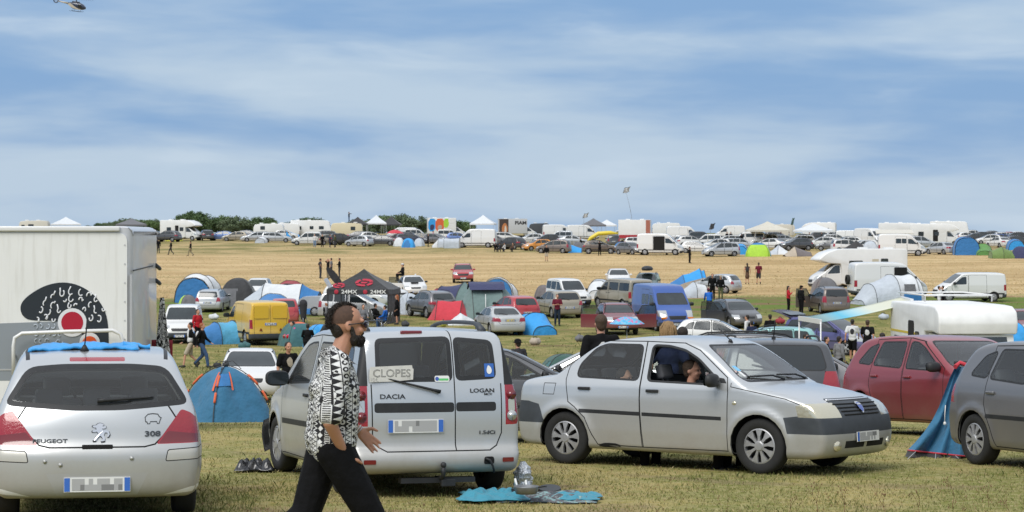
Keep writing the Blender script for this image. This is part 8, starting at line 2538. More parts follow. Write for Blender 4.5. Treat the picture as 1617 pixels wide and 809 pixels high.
W1 = [(1,1.2,1.9,1.4,1.95),(-1,1.2,1.9,1.4,1.95),(1,3.0,3.9,1.45,1.95),(-1,3.4,4.0,1.45,1.95)]
M_CREAM = mat('cream_panel',(.62,.55,.38),.45); M_BEIGEP = mat('beige_panel',(.58,.55,.48),.45)
far_home('overcab',288,380,-22,'white overcab motorhome at the left of the hilltop, door open',6.4,3.05,windows=W1,door=(-1,2.6,3.2,True))
far_home('caravan',425,376,0,'pale caravan behind the silver estates',5.0,2.4,windows=W1[:2])
far_home('caravan',456,375,180,'small white caravan left of the long motorhome',4.0,2.5)
far_home('integrated',492,375,0,'long white motorhome with a row of windows',7.2,3.0,windows=W1 + [(-1,5.0,5.8,1.45,1.95)])
far_home('caravan',548,377,180,'cream caravan with yellow panels below the standing man',5.2,2.6,body=M_CREAM,windows=W1[:2])
ml = far_home('lorry',706,377,8,'box lorry painted with a colourful mural',6.6,3.5,body=M_WHITE)
tr2 = far_home('lorry',818,377,5,'box lorry lettered FIAM with a brown picture panel',6.8,3.45,body=mat('lorry_grey',(.48,.49,.50),.45))
x0 = -3.3
for i,(a,b,z0,z1,c) in enumerate(((0,1.2,1.2,3.4,F['azure']),(1.2,2.6,1.2,3.4,F['orange']),(2.6,3.4,1.8,3.4,F['lime']),(3.4,4.6,2.6,3.4,M_WHITE),(1.6,2.2,1.3,2.3,F['beige']),(.3,.9,1.4,2.4,F['navy']))):
 side_patch(ml,'mural',chaikin([(x0 + a,z0),(x0 + b,z0 + .1),(x0 + b + .15,z1),(x0 + a,z1 - .04)],1),1.18 + .004*i,c,.01,-1)
side_patch(tr2,'picture_panel',rrect(-3.35,-1.75,.98,3.4,.02),1.18,mat('picture_dark',(.05,.035,.03),.5),.012,-1)
side_patch(tr2,'picture_panel',chaikin([(-2.9,1.0),(-2.0,1.0),(-1.85,1.8),(-2.1,2.6),(-2.5,2.75),(-2.9,2.1)],1),1.19,mat('picture_brown',(.45,.17,.06),.5),.014,-1)
side_patch(tr2,'picture_panel',chaikin([(-2.5,1.0),(-2.1,1.0),(-2.1,1.9),(-2.35,2.4)],1),1.20,M_BEIGEP,.016,-1)
text('lettering','FIAM',.78,(.35,-1.20,2.72),(1,0,0),(0,0,1),M_INK,tr2,extrude=.01,bold=.03,sx=1.2)
text('lettering','FABRICATION',.2,(.35,-1.20,2.2),(1,0,0),(0,0,1),M_PLATED,tr2,extrude=.01) if False else None
l3 = far_home('lorry',992,386,172,'white camper lorry with a red band and a tall mast',6.4,3.5,windows=[(1,.9,2.0,1.9,2.5)])
side_patch(l3,'red_band',[(-3.2,.9),(1.2,.9),(1.2,1.35),(-3.2,1.35)],1.2,mat('band_red',(.35,.02,.03),.5),.01,1); side_patch(l3,'red_band',[(-3.2,1.35),(-2.6,1.35),(-2.6,3.45),(-3.2,3.45)],1.2,mat('band_brick',(.35,.12,.08),.5),.01,1)
far_home('caravan',1052,375,0,'white caravan roof behind the red banded lorry',5.5,2.9)
far_home('overcab',1292,377,165,'white overcab motorhome behind the white canopy',6.6,3.0,windows=W1)
far_home('caravan',1232,376,0,'beige caravan behind the cream canopy',5.6,2.7,body=M_BEIGEP)
far_home('caravan',55,374,0,'cream cabin with a dark door above the near motorhome',5.2,2.9,body=M_BEIGEP,windows=[(-1,.5,1.0,1.6,2.1),(-1,1.7,2.6,.8,2.2)])
far_home('overcab',1425,385,-8,'large white motorhome with a beige side awning',7.0,3.1,windows=W1)
far_home('overcab',1478,388,-12,'large white overcab motorhome, second from the tall blue tent',7.2,3.1,windows=W1,door=(-1,3.2,3.9,True))
far_home('integrated',1500,378,-14,'white motorhome rising behind the silver saloon',7.0,3.25)
far_home('caravan',852,375,0,'dark grey container cabin beside the FIAM lorry',4.0,2.7,body=M_TRIMG)
p = spot(1043,403); sv = spawn('high_van',WHITE,p.x,p.y,-9,'white van with its side door wide open and people beside it',GF)
bm = bmesh.new(); prism(bm,rrect(-.75,.55,.6,2.15,.06),-.995,-.98,'y'); obj('door_opening',bm,M_GAP,sv)
p = spot(1412,396); ab = empty('awning',(p.x,p.y,p.z),R(-6),label='beige awning along the large white motorhome',category='awning')
bm = bmesh.new(); bx(bm,(0,0,2.35),(4.6,2.2,.06),rot=Matrix.Rotation(R(12),3,'X')); obj('canopy',bm,M_BEIGEP,ab)
for sg in (1,-1): bm = bmesh.new(); tube(bm,[(sg*2.2,-1.1,0),(sg*2.2,-1.1,2.1)],.03,5); obj('leg',bm,M_ALU,ab)
p = spot(952,392); yi = empty('inflatable_boat',(p.x,p.y,p.z),R(0),label='yellow inflatable behind the brown off roader',category='boat')
bm = bmesh.new(); tube(bm,[(-2.2,0,.5),(-1.6,0,1.3),(-.6,0,1.9),(1.0,0,2.0),(2.0,0,1.9)],.26,8,radii=[.12,.24,.28,.26,.1]); obj('hull',bm,F['yellow'] if False else mat('inflatable_yellow',(.7,.55,.05),.4),yi,sm=True)
# ---- hilltop tents
FT = [
 (dome_tent(2.6,1.8,1.25,one('yellow')),275,381,'yellow green dome tent before the leftmost hilltop motorhome'),
 (tunnel_tent([(-.8,.8,.9),(.8,.7,.7)],['white'],ends=('pale','pale')),412,384,'small white arched tent by the silver estate'),
 (tunnel_tent([(-.9,1.2,1.5),(1.2,.9,.7)],['azure'],ends=('blue','blue')),460,378,'blue hilltop tent beside the white windowed van'),
 (dome_tent(1.6,1.6,1.2,one('white')),630,389,'white dome left of the blue hilltop dome'),
 (dome_tent(1.9,1.8,1.25,one('azure'),door=R(-100),door_mat='blue'),645,391,'azure dome tent among small hilltop tents'),
 (dome_tent(1.5,1.6,1.1,one('pale')),662,389,'pale grey dome right of the azure dome'),
 (tunnel_tent([(-1.1,.8,.3),(-.3,1.0,1.2),(1.0,1.0,1.2)],['white','pale'],ends=(None,'pale'),ex=3.5),697,391,'pale cube tent with dark opening, left of two'),
 (tunnel_tent([(-1.0,1.0,1.3),(1.0,1.0,1.3)],['pale'],ends=('white','white'),ex=4),714,392,'pale cube tent, right of two'),
 (tunnel_tent([(-.8,1.0,1.3),(1.2,.8,.5)],['azure'],ends=('grey','azure'),ex=1.4),903,399,'blue ridge tent right of the taupe people carrier'),
 (dome_tent(1.7,1.7,1.2,one('grey')),913,397,'grey dome behind the blue ridge tent'),
 (tunnel_tent([(-.8,1.0,1.3),(.9,.8,.9)],['blue'],ends=('blue','blue')),981,399,'dark blue arched tent left of the grey hatchback'),
 (tunnel_tent([(-.8,1.0,1.25),(.9,.9,1.0)],['azure'],ends=('sky','azure')),1168,402,'bright blue arched tent left of the lime dome'),
 (dome_tent(3.0,2.2,1.55,lambda th,t: 'lime' if (th > math.pi*1.15 and th < math.pi*1.85 and t < .62) else 'blue'),1197,405,'lime and blue dome tent at the front of the hilltop'),
 (tunnel_tent([(-1.2,.6,.3),(-.2,1.0,1.1),(1.0,.7,.3)],['pale','white'],ex=1.3),1232,402,'pale ridge tent right of the lime dome'),
 (tunnel_tent([(-1.6,.6,.2),(-.4,1.0,1.1),(1.4,.8,.5)],['beige','taupe'],ex=1.4),1260,405,'beige and brown ridge tent before the dark crossover'),
 (tunnel_tent([(-1.5,.8,.6),(0,1.2,1.6),(1.5,.9,.6)],['dark','dark'],ex=1.2),1352,401,'black ridge tent behind the overcab roof'),
 (dome_tent(2.2,2.0,1.5,one('pale')),1374,401,'pale dome behind the overcab roof'),
 (tunnel_tent([(-.9,1.45,2.1),(.9,1.4,2.0)],['blue'],ends=('azure','blue'),ex=2.8),1526,403,'tall blue tent on the hilltop'),
 (tunnel_tent([(-1.6,.7,.4),(-.2,1.1,1.3),(1.5,.8,.5)],['green','green'],ends=(None,'green')),1552,403,'green tunnel tent right of the tall blue tent'),
 (tunnel_tent([(-1.4,.9,.8),(-.2,1.2,1.25),(1.3,.9,.7)],['olive','olive'],ends=('olive','olive')),1584,408,'olive green tent at the front right of the hilltop'),
 (dome_tent(2.2,1.8,1.3,one('navy')),1611,408,'navy dome tent cut by the right edge'),
 (tunnel_tent([(-1.0,1.1,1.4),(1.0,1.0,1.2)],['blue'],ends=('azure','azure')),1604,395,'blue arched tent behind the olive one'),
 (dome_tent(1.6,1.6,1.2,one('lime')),1338,391,'lime green shelter near the white hilltop vans'),
]
for t_,px,py,lb in FT:
 p = spot(px,py); t_.location = (p.x,p.y,p.z - .02); t_.rotation_euler = (0,0,R(-95 if 'arched' in lb or 'tall' in lb else random.uniform(-12,12))); tag(t_,label=lb,category='tent',group='hilltop tents')
FG = [(5.5,2.3,3.7,'white',104,372,'wide white canopy above the near motorhome'),(5.0,2.2,3.2,'grey',207,375,'dark grey canopy at the left end of the hilltop'),(3.6,2.6,4.1,'white',594,374,'pointed white canopy behind the dark saloon'),
 (3.6,2.4,3.9,'dark',618,374,'black canopy right of the pointed white one'),(3.6,2.4,3.7,'dark',565,374,'black canopy behind the man on the roof'),(4.5,2.6,4.2,'white',763,375,'pointed white canopy above the white high van'),(3.8,2.4,3.6,'grey',937,377,'grey canopy with red valance behind the brown off roader'),
 (3.4,2.4,3.4,'white',958,376,'white canopy left of the red banded lorry'),(5.0,2.2,3.4,'cream',1212,388,'cream canopy behind the lime dome'),(5.0,2.2,3.2,'white',1284,389,'white canopy with open sides behind the white crossover')]
for w_g,ev,pk,cc,px,py,lb in FG:
 g = gazebo(w_g,ev,pk,F[cc]); p = spot(px,py); g.location = (p.x,p.y,p.z); g.rotation_euler = (0,0,R(random.uniform(-10,15))); tag(g,label=lb,category='canopy',group='hilltop canopies')
rp2 = parasol(1.2,2.1,F['red'],'parasol'); p = spot(624,387); rp2.location = p; tag(rp2,label='red parasol behind the hilltop domes',category='parasol')
# ---- flags
def flag(px,py_top,py_base,label,stripes=True,w=1.0,hgt=.75,bend=0.0,pole_px=None,cloth_m=None):
 p = spot(px if pole_px is None else pole_px,py_base); top = 2.6 - (py_top - HZ)*p.y / FPX - p.z
 root = empty('flag',p,0,label=label,category='flag')
 dx = 0 if pole_px is None else (px - pole_px) / FPX*p.y
 bm = bmesh.new(); pts = [(dx*(t / 10) ** 2.2,0,top*t / 10) for t in range(11)]; tube(bm,pts,.04,5,radii=[.05 - .038*t / 10 for t in range(11)]); obj('pole',bm,M_STEEL,root)
 n = 9
 bm = bmesh.new(); rows = []
 for i in range(n + 1):
  z = top - hgt*i / n
  rows.append([(dx + .02 + w*k_ / 8*(.95 - .1*math.sin(i*.4)) - .03*i,.10*math.sin(k_*.9),z + .25*w*k_ / 8*.8 + .04*math.sin(k_*1.1)) for k_ in range(9)])
 mats = [M_INK,M_PLATE] if stripes else [cloth_m or F['dark']]
 loft(bm,rows,mi=(lambda i,k_: i % 2) if stripes else 0); obj('flag_cloth',bm,mats,root,sm=True)
flag(986,297,384,'striped black and white flag on the tall bent mast',pole_px=1000,w=.95,hgt=.8)
flag(922,338,380,'smaller striped black and white flag above the high vans',w=.85,hgt=.7)
flag(1122,354,382,'black flag with a pale mark behind the white hatchbacks',stripes=False,w=.8,hgt=.9)
flag(1251,345,381,'dark green flag between the two canopies',stripes=False,w=.45,hgt=1.1,cloth_m=F['deepgreen'])
# ---- trees on the skyline
TG = 'trees along the skyline'
TR = [(150,353,5,0),(168,349,6,2),(186,351,6,1),(205,347,7,2),(226,343,9,1),(244,348,6,2),(308,337,9,0),(330,342,9,0),(352,343,8,1),(374,344,8,2),(394,346,8,1),(414,344,9,0),(434,352,5,1),(470,347,9,0),(488,344,8,0),(565,347,5,2),(598,343,9,2),(620,341,10,1),(642,341,10,2),(660,344,8,1),(692,347,7,0),(708,348,7,0),(724,347,7,1),(736,352,5,0),(1000,361,4,2)]
TL = ['dense dark','mid green bushy','pale loose']
for i,(px,pt,wd,k_) in enumerate(TR):
 Y = 470 + (i % 3)*22; x,y = at(px,Y); h_t = 2.6 - (pt - HZ)*Y / FPX - gz(x,y)
 where = 'left of the hilltop motorhome' if px < 260 else 'behind the leftmost cars' if px < 440 else 'above the long motorhome' if px < 560 else 'behind the black canopies' if px < 680 else 'above the mural lorry' if px < 900 else 'behind the camper lorry'
 left = [t for t in TR if (t[0] < 260) == (px < 260) and (t[0] < 440) == (px < 440) and (t[0] < 560) == (px < 560) and (t[0] < 680) == (px < 680)]
 n_ = left.index(TR[i]); ords = ['first','second','third','fourth','fifth','sixth','seventh','eighth','ninth']
 tree(x,y,max(h_t*(.84 if i % 3 == 1 else 1.0),2.0),wd*1.08,f'{TL[k_]} tree {where}, {ords[n_]} from the left there',60 + i,k_,TG)
# ---- helicopter
he = empty('helicopter',label='dark helicopter with a shrouded tail rotor flying high on the left',category='helicopter')
Yh = 640.0; he.location = ((120 - CX) / FPX*Yh,Yh,2.6 + (HZ - 10)*Yh / FPX); he.rotation_euler = (R(6),R(8),R(-12))
M_HD = mat('helicopter_blue',(.02,.03,.06),.3,coat=.6); M_HB = mat('helicopter_beige',(.5,.45,.36),.35)
bm = bmesh.new(); rows = []
for x,w_h,z0,z1 in ((3.2,.05,-.25,-.1),(3.0,.45,-.6,.15),(2.3,.75,-.85,.75),(1.2,.85,-.95,1.15),(-.2,.85,-.95,1.2),(-1.3,.7,-.6,1.1),(-2.2,.4,.1,.95),(-2.9,.22,.35,.8)):
 rows.append([(x,w_h*math.copysign(abs(math.cos(a)) ** .8,math.cos(a)),(z0 + z1) / 2 + (z1 - z0) / 2*math.copysign(abs(math.sin(a)) ** .8,math.sin(a))) for a in [q*2*math.pi / 20 for q in range(20)]])
loft(bm,rows,closed=True); obj('fuselage',bm,M_HD,he,sm=True)
bm = bmesh.new(); tube(bm,[(-2.2,0,.55),(-4.2,0,.72),(-6.0,0,.85)],.2,10,radii=[.34,.2,.14]); obj('tail_boom',bm,M_HB,he,sm=True)
bm = bmesh.new(); tube(bm,[(-6.5 + .72*math.cos(t*math.pi / 12),0,1.05 + .72*math.sin(t*math.pi / 12)) for t in range(25)],.16,8,cap=False); prism(bm,[(-6.9,1.5),(-6.3,1.6),(-6.9,2.5),(-7.3,2.5)],-.06,.06,'y'); obj('tail_fin',bm,M_HD,he,sm=True)
for t in range(5): bm = bmesh.new(); a = t*2*math.pi / 5; tube(bm,[(-6.5,0,1.05),(-6.5 + .6*math.cos(a),0,1.05 + .6*math.sin(a))],.04,4); obj('tail_rotor_blade',bm,M_STEEL,he)
bm = bmesh.new(); bx(bm,(-5.3,0,.8),(.5,2.4,.06)); obj('tailplane',bm,M_HD,he)
bm = bmesh.new(); tube(bm,[(0,0,1.1),(0,0,2.0)],.14,8,radii=[.28,.12]); bx(bm,(-.1,0,1.25),(2.2,.9,.4),bev=.12); obj('rotor_mast',bm,M_HD,he,sm=True)
for t in range(4):
 a = R(20 + 90*t); bm = bmesh.new(); bx(bm,(2.6,0,0),(5.0,.27,.03)); o = obj('rotor_blade',bm,M_TRIM,he); o.location = (0,0,2.0); o.rotation_euler = (0,R(-1),a)
for sg in (1,-1):
 bm = bmesh.new(); tube(bm,[(2.2,sg*.95,-1.35),(1.8,sg*.95,-1.5),(-1.6,sg*.95,-1.5)],.05,6); tube(bm,[(1.2,sg*.5,-.8),(1.2,sg*.95,-1.5)],.04,5); tube(bm,[(-.8,sg*.5,-.8),(-.8,sg*.95,-1.5)],.04,5); obj('landing_skid',bm,M_TRIM,he)
 bm = bmesh.new(); prism(bm,chaikin([(1.0,-.2),(2.4,-.25),(2.0,.45),(1.0,.7)],1),sg*.62,sg*.88,'y'); obj('window',bm,M_GLASSD,he)
 bm = bmesh.new(); prism(bm,chaikin([(-2.4,.35),(-1.0,-.5),(1.4,-.95),(2.3,-.85),(.8,-.55),(-.6,.2),(-1.8,.9)],1),sg*.60,sg*.90,'y'); obj('stripe',bm,M_HB,he)
# ---------------------------------------------------------------- people
def stand(label,px,py,hd,Y=None,**k):
 p = spot(px,py,Y)
 vox = .018 if p.y < 70 else .024 if p.y < 130 else .03 if p.y < 200 else .036
 return person(label,p.x,p.y,hd,vox=vox,**k)
def sitting(label,px,py,hd,Y=None,dz=0.0,**k):
 p = spot(px,py,Y); vox = .018 if p.y < 70 else .024 if p.y < 150 else .036
 return person(label,p.x,p.y,hd,pz=k.pop('pz','sit'),z=p.z + dz,vox=vox,**k)
# ---- the man walking past, cropped by the lower edge
m_sh = bpy.data.materials.new('patterned_shirt'); m_sh.use_nodes = True
def shirt_nodes():
 nt = m_sh.node_tree; N,Lk = nt.nodes,nt.links; b = N['Principled BSDF']; b.inputs['Roughness'].default_value = .8
 tc = N.new('ShaderNodeTexCoord'); sp = N.new('ShaderNodeSeparateXYZ'); Lk.new(tc.outputs['Object'],sp.inputs[0])
 def M(op,a,b_=None,c=None):
  n = N.new('ShaderNodeMath'); n.operation = op
  for i,v in enumerate((a,b_,c)):
   if v is None: continue
   if isinstance(v,(int,float)): n.inputs[i].default_value = v
   else: Lk.new(v,n.inputs[i])
  return n.outputs[0]
 x,y,z = sp.outputs
 ang = M('MULTIPLY',M('ARCTAN2',y,x),.19)
 w = M('ADD',ang,M('MULTIPLY',M('SINE',M('MULTIPLY',z,9.0)),.006))
 col = M('MULTIPLY',w,24.0)
 idx = M('FLOOR',col); u = M('FRACT',col)
 typ = M('FRACT',M('MULTIPLY',M('ADD',idx,.37),.381966))
 ph = M('MULTIPLY',typ,7.3)
 v = M('ADD',M('MULTIPLY',z,26.0),ph); fv = M('FRACT',v)
 cu = M('ABSOLUTE',M('SUBTRACT',u,.5)); cv = M('ABSOLUTE',M('SUBTRACT',fv,.5))
 tri = M('GREATER_THAN',M('MULTIPLY',cv,2.0),M('MULTIPLY',u,1.0))                # saw teeth
 dia = M('LESS_THAN',M('ADD',cu,cv),.42)                                              # diamonds
 circ = M('LESS_THAN',M('ABSOLUTE',M('SUBTRACT',M('SQRT',M('ADD',M('POWER',cu,2),M('POWER',cv,2))),.27)),.11)   # rings
 bar = M('GREATER_THAN',M('FRACT',M('MULTIPLY',v,3.0)),.5)
 bars = M('MULTIPLY',bar,M('LESS_THAN',cu,.34))
 zig = M('LESS_THAN',M('ABSOLUTE',M('SUBTRACT',M('MULTIPLY',M('ABSOLUTE',M('SUBTRACT',M('FRACT',M('MULTIPLY',v,1.5)),.5)),1.6),u)),.16)
 def sel(a,b_,f): return M('ADD',M('MULTIPLY',a,M('SUBTRACT',1.0,f)),M('MULTIPLY',b_,f))
 g = lambda t: M('GREATER_THAN',typ,t)
 p = sel(tri,dia,g(.22)); p = sel(p,circ,g(.42)); p = sel(p,bars,g(.62)); p = sel(p,zig,g(.8))
 edge = M('GREATER_THAN',cu,.44)
 noise = N.new('ShaderNodeTexNoise'); noise.inputs['Scale'].default_value = 9; Lk.new(tc.outputs['Object'],noise.inputs['Vector'])
 p = sel(p,M('SUBTRACT',1.0,p),M('GREATER_THAN',noise.outputs['Fac'],.56))
 p = M('MAXIMUM',p,edge)
 mx = N.new('ShaderNodeMix'); mx.data_type = 'RGBA'; Lk.new(p,mx.inputs[0]); mx.inputs[6].default_value = (.66,.66,.65,1); mx.inputs[7].default_value = (.008,.008,.01,1)
 Lk.new(mx.outputs[2],b.inputs['Base Color'])
 bn = N.new('ShaderNodeTexNoise'); bn.inputs['Scale'].default_value = 7; Lk.new(tc.outputs['Object'],bn.inputs['Vector'])
 bp = N.new('ShaderNodeBump'); bp.inputs['Strength'].default_value = .6; bp.inputs['Distance'].default_value = .13; Lk.new(bn.outputs['Fac'],bp.inputs['Height']); Lk.new(bp.outputs[0],b.inputs['Normal'])
shirt_nodes()
J = base_pose()
rot_about(J,UP,J['pelvis'].copy(),Matrix.Rotation(R(5),3,'Y'))
J['kneeL'] = V3(-.13,.10,.52); J['ankL'] = V3(-.46,.10,.25); J['toeL'] = V3(-.38,.10,.09)
J['kneeR'] = V3(.22,-.10,.52); J['ankR'] = V3(.30,-.10,.11); J['toeR'] = V3(.46,-.11,.06)
J['shR'] += V3(-.02,0,0); J['elR'] = V3(-.06,-.275,1.09); J['wrR'] = V3(.05,-.165,.89); J['curlR'] = .9
J['elL'] = V3(.07,.26,1.13); J['wrL'] = V3(.22,.23,.985); J['curlL'] = .5
J['hsideL'] = V3(.5,.1,.85).normalized(); J['houtL'] = V3(-.1,-1,-.1).normalized()
J['face'] = V3(.99,.02,-.03)
J['head'] = J['head'] + V3(.02,.0,.01)
hx,hy = at(522,13.0)
hero = person('man with a mohawk, beard and sunglasses walking in a patterned shirt',hx,hy,16,J=J,top=m_sh,bottom='black',hair='none',skin='tan',h=1.81,sleeves='short',vox=.010,fingers=True,fat=1.06,loose=True)
Hh = J['head']; hd_ = J['face'].normalized(); hs_ = V3(0,0,1).cross(hd_).normalized(); HR_ = Matrix((hd_,hs_,V3(0,0,1))).transposed()
def strands(n,fn,L0,L1,w,seed):
 """fine tapering locks rooted where fn says, as one hair mesh"""
 rr = random.Random(seed); b = bmesh.new()
 for _ in range(n):
  p,d = fn(rr); L = rr.uniform(L0,L1); s_ = d.orthogonal().normalized(); s_ = Matrix.Rotation(rr.uniform(0,6.3),3,d) @ s_
  bend = V3(rr.uniform(-.3,.3),rr.uniform(-.3,.3),rr.uniform(-.3,.1))*L
  q = [p - s_*w,p + s_*w,p + d*L*.55 + bend*.3 + s_*w*.8,p + d*L*.55 + bend*.3 - s_*w*.8,p + d*L + bend]
  v = [b.verts.new(x) for x in q]; b.faces.new(v[:4]); b.faces.new((v[3],v[2],v[4]))
 return b
def crest(rr):
 t = rr.random(); a = R(50 + 156*t); sy = rr.uniform(-1,1)*(.030 + .030*min(1,t*1.5))
 p = Hh + hd_*(math.cos(a)*.100 - .014) + V3(0,0,math.sin(a)*.104 + .028 - abs(sy)*.25) + hs_*sy
 d = (hd_*(math.cos(a) - .35) + V3(0,0,math.sin(a) + .25) + hs_*sy*5 + V3(rr.uniform(-.35,.35),rr.uniform(-.35,.35),rr.uniform(-.3,.3))).normalized()
 return p - d*.006,d
obj('mohawk',strands(3000,crest,.005,.020,.0024,3),HAIR['dark'],hero)
bm = bmesh.new(); ellip(bm,Hh - hd_*.018 + V3(0,0,.032),(.101,.056,.101),HR_); ellip(bm,Hh - hd_*.052 + V3(0,0,.0),(.052,.062,.085),HR_); remeshed('hair_base',bm,HAIR['dark'],hero,.007,2)
bm = bmesh.new(); ellip(bm,Hh + V3(0,0,.034) - hd_*.018,(.0945,.0785,.0955),HR_)
bmesh.ops.delete(bm,geom=[v for v in bm.verts if v.co.z < Hh.z + .0 or (v.co - Hh).dot(hd_) > .052],context='VERTS')
obj('shaved_hair',bm,mat('hair_stubble',(.085,.048,.033),.85,var=.3,vscale=60),hero,sm=True)
bm = bmesh.new()
ellip(bm,Hh + hd_*.040 - V3(0,0,.082),(.054,.064,.045),HR_); ellip(bm,Hh + hd_*.074 - V3(0,0,.090),(.03,.036,.040),HR_)
for sg in (1,-1): capsule(bm,Hh + hd_*.012 + hs_*sg*.069 - V3(0,0,.018),Hh + hd_*.03 + hs_*sg*.060 - V3(0,0,.085),.014,.018,8)
capsule(bm,Hh + hd_*.086 + hs_*.03 - V3(0,0,.045),Hh + hd_*.086 - hs_*.03 - V3(0,0,.045),.011,.011,8)
remeshed('beard',bm,HAIR['dark'],hero,.006,2)
def chin(rr):
 a = rr.uniform(-1.5,1.5); b = rr.uniform(-.9,.5); d = (hd_*math.cos(a)*math.cos(b) + hs_*math.sin(a)*math.cos(b) + V3(0,0,math.sin(b))).normalized()
 return Hh + hd_*.045 - V3(0,0,.084) + hd_*d.dot(hd_)*.054 + hs_*d.dot(hs_)*.060 + V3(0,0,d.z*.044),(d + V3(0,0,-.7)).normalized()
obj('beard_hair',strands(900,chin,.006,.016,.0018,5),HAIR['dark'],hero)
gl = empty('sunglasses',(0,0,0),label='dark sunglasses worn by the walking man',category='sunglasses')
gl.parent = None
bm = bmesh.new()
for sg in (1,-1):
 ellip(bm,Hh + hd_*.104 + hs_*sg*.034 + V3(0,0,.006),(.010,.031,.024),HR_,2)
obj('lens',bm,mat('shade_lens',(.01,.015,.04),.08,coat=1),gl,sm=True)
bm = bmesh.new(); tube(bm,[Hh + hd_*.107 + hs_*.066 + V3(0,0,.018),Hh + hd_*.112 + V3(0,0,.020),Hh + hd_*.107 - hs_*.066 + V3(0,0,.018)],.004,6)
for sg in (1,-1): tube(bm,[Hh + hd_*.107 + hs_*sg*.066 + V3(0,0,.018),Hh + hd_*.06 + hs_*sg*.083 + V3(0,0,.014),Hh - hd_*.012 + hs_*sg*.086 + V3(0,0,.006)],.0036,6)
obj('frame',bm,M_TRIM,gl,sm=True)
gl.location = hero.location; gl.rotation_euler = hero.rotation_euler; gl.scale = hero.scale
up_ = (J['neck'] - J['pelvis']).normalized(); bm = bmesh.new(); rows = []
for k_,(dz,rx,ry) in enumerate(((.015,.082,.088),(-.005,.094,.102),(-.03,.112,.125))):
 rows.append([J['neck'] + V3(-.005 + rx*math.cos(a) + (.02 if k_ == 2 else 0),ry*math.sin(a),dz - .045*math.cos(a)*(1 if math.cos(a) > 0 else .15)) for a in [R(18 + 324*q / 24) for q in range(25)]])
loft(bm,rows); bmesh.ops.solidify(bm,geom=bm.faces[:],thickness=.006); obj('collar',bm,m_sh,hero,sm=True)
for r0 in (.004,.018):
 d_ = (J['wrL'] - J['elL']).normalized(); s_ = d_.orthogonal().normalized(); t_ = d_.cross(s_); c_ = J['wrL'] - d_*r0
 bm = bmesh.new(); tube(bm,[c_ + (s_*math.cos(a) + t_*math.sin(a))*.032 for a in [q*2*math.pi / 16 for q in range(17)]],.004,5,cap=False); obj('bracelet',bm,M_STEEL if r0 < .01 else M_CARD,hero,sm=True)
# ---- people in the near saloon
def in_car(car,lx,ly,lz,label,hd=0,**k):
 M = car.matrix_world if False else Matrix.LocRotScale(car.location,car.rotation_euler,car.scale)
 p = M @ Vector((lx,ly,lz))
 o = person(label,p.x,p.y,0,pz='sit',z=p.z,vox=.016,fingers=True,**k)
 o.rotation_euler = (0,0,car.rotation_euler.z + R(hd)); return o
in_car(clog,.02,.36,-.09,'driver in black behind the wheel of the near silver saloon',top='black',hair='brown',h=1.70)
in_car(clog,.12,-.40,-.06,'passenger in black leaning by the open window of the near silver saloon',top='black',hair='brown',skin='light',h=1.72,hd=8)
in_car(clog,-.85,-.34,-.10,'person slumped on the back seat of the near silver saloon',top='charcoal',hair='dark',h=1.62)
# ---- behind the near cars
stand('man seen from behind in a black T shirt with white print behind the silver saloon',949,0,100,Y=29.3,top='black',bottom='darkjeans',hair='brown',sleeves='short',h=1.78,back_print='white')
dl = stand('person with long blond dreadlocks seen from behind',1055,0,95,Y=29.0,top='navy',hair='blond',h=1.69,sleeves='short')
HD = base_pose()['head']; bm = bmesh.new(); rr_ = random.Random(9)
for i in range(46):
 a = rr_.uniform(1.2,5.1); r_ = rr_.uniform(.7,1.0)
 p0 = HD + V3(-.02 + .05*math.cos(a),.05*math.sin(a),.125*r_); p1 = HD + V3(-.03 + .12*math.cos(a),.11*math.sin(a),.03 + rr_.uniform(-.02,.02)); p2 = HD + V3(-.03 + .125*math.cos(a) + rr_.uniform(-.02,.02),.12*math.sin(a),-.14 - rr_.random()*.08)
 tube(bm,[p0,p1,p2],.013,5)
obj('dreadlocks',bm,HAIR['blond'],dl,sm=True)
stand('dark haired person in black beside the dreadlocked one',1078,0,80,Y=30.5,top='black',hair='dark',h=1.62,sleeves='short')
stand('boy in a printed black T shirt looking towards us',455,0,-62,Y=49.5,top='black',bottom='charcoal',hair='dark',skin='tan',sleeves='short',h=1.68,front_print='beige')
stand('person in a black bucket hat behind the dark saloon',818,0,120,Y=60,top='charcoal',hat=('black','brim'),hair='dark',h=1.75)
stand('person in a white cap beside the floral umbrella',962,0,-70,Y=60,top='white',hat=('white','cap'),h=1.55,hair='dark')
stand('child by the floral umbrella',1003,0,-100,Y=60,top='red',h=1.35,hair='brown')
# ---- left
stand('walker in a black jacket and pale shorts beside the white van',301,582,-170,pz='walk',top='black',bottom='beige',legs='short',hair='dark',vest='white',h=1.78)
stand('walker in black and white top and jeans',319,582,-8,pz='walk2',top='black',bottom='jeans',hair='ginger',h=1.75,vest=None,pack='white')
stand('person in a red hooded top behind the white van',312,0,-40,Y=100,top='red',hair='brown',h=1.75)
stand('person in red partly hidden by the hanging cloths',256,0,-60,Y=62,top='burgundy',hair='dark',h=1.7)
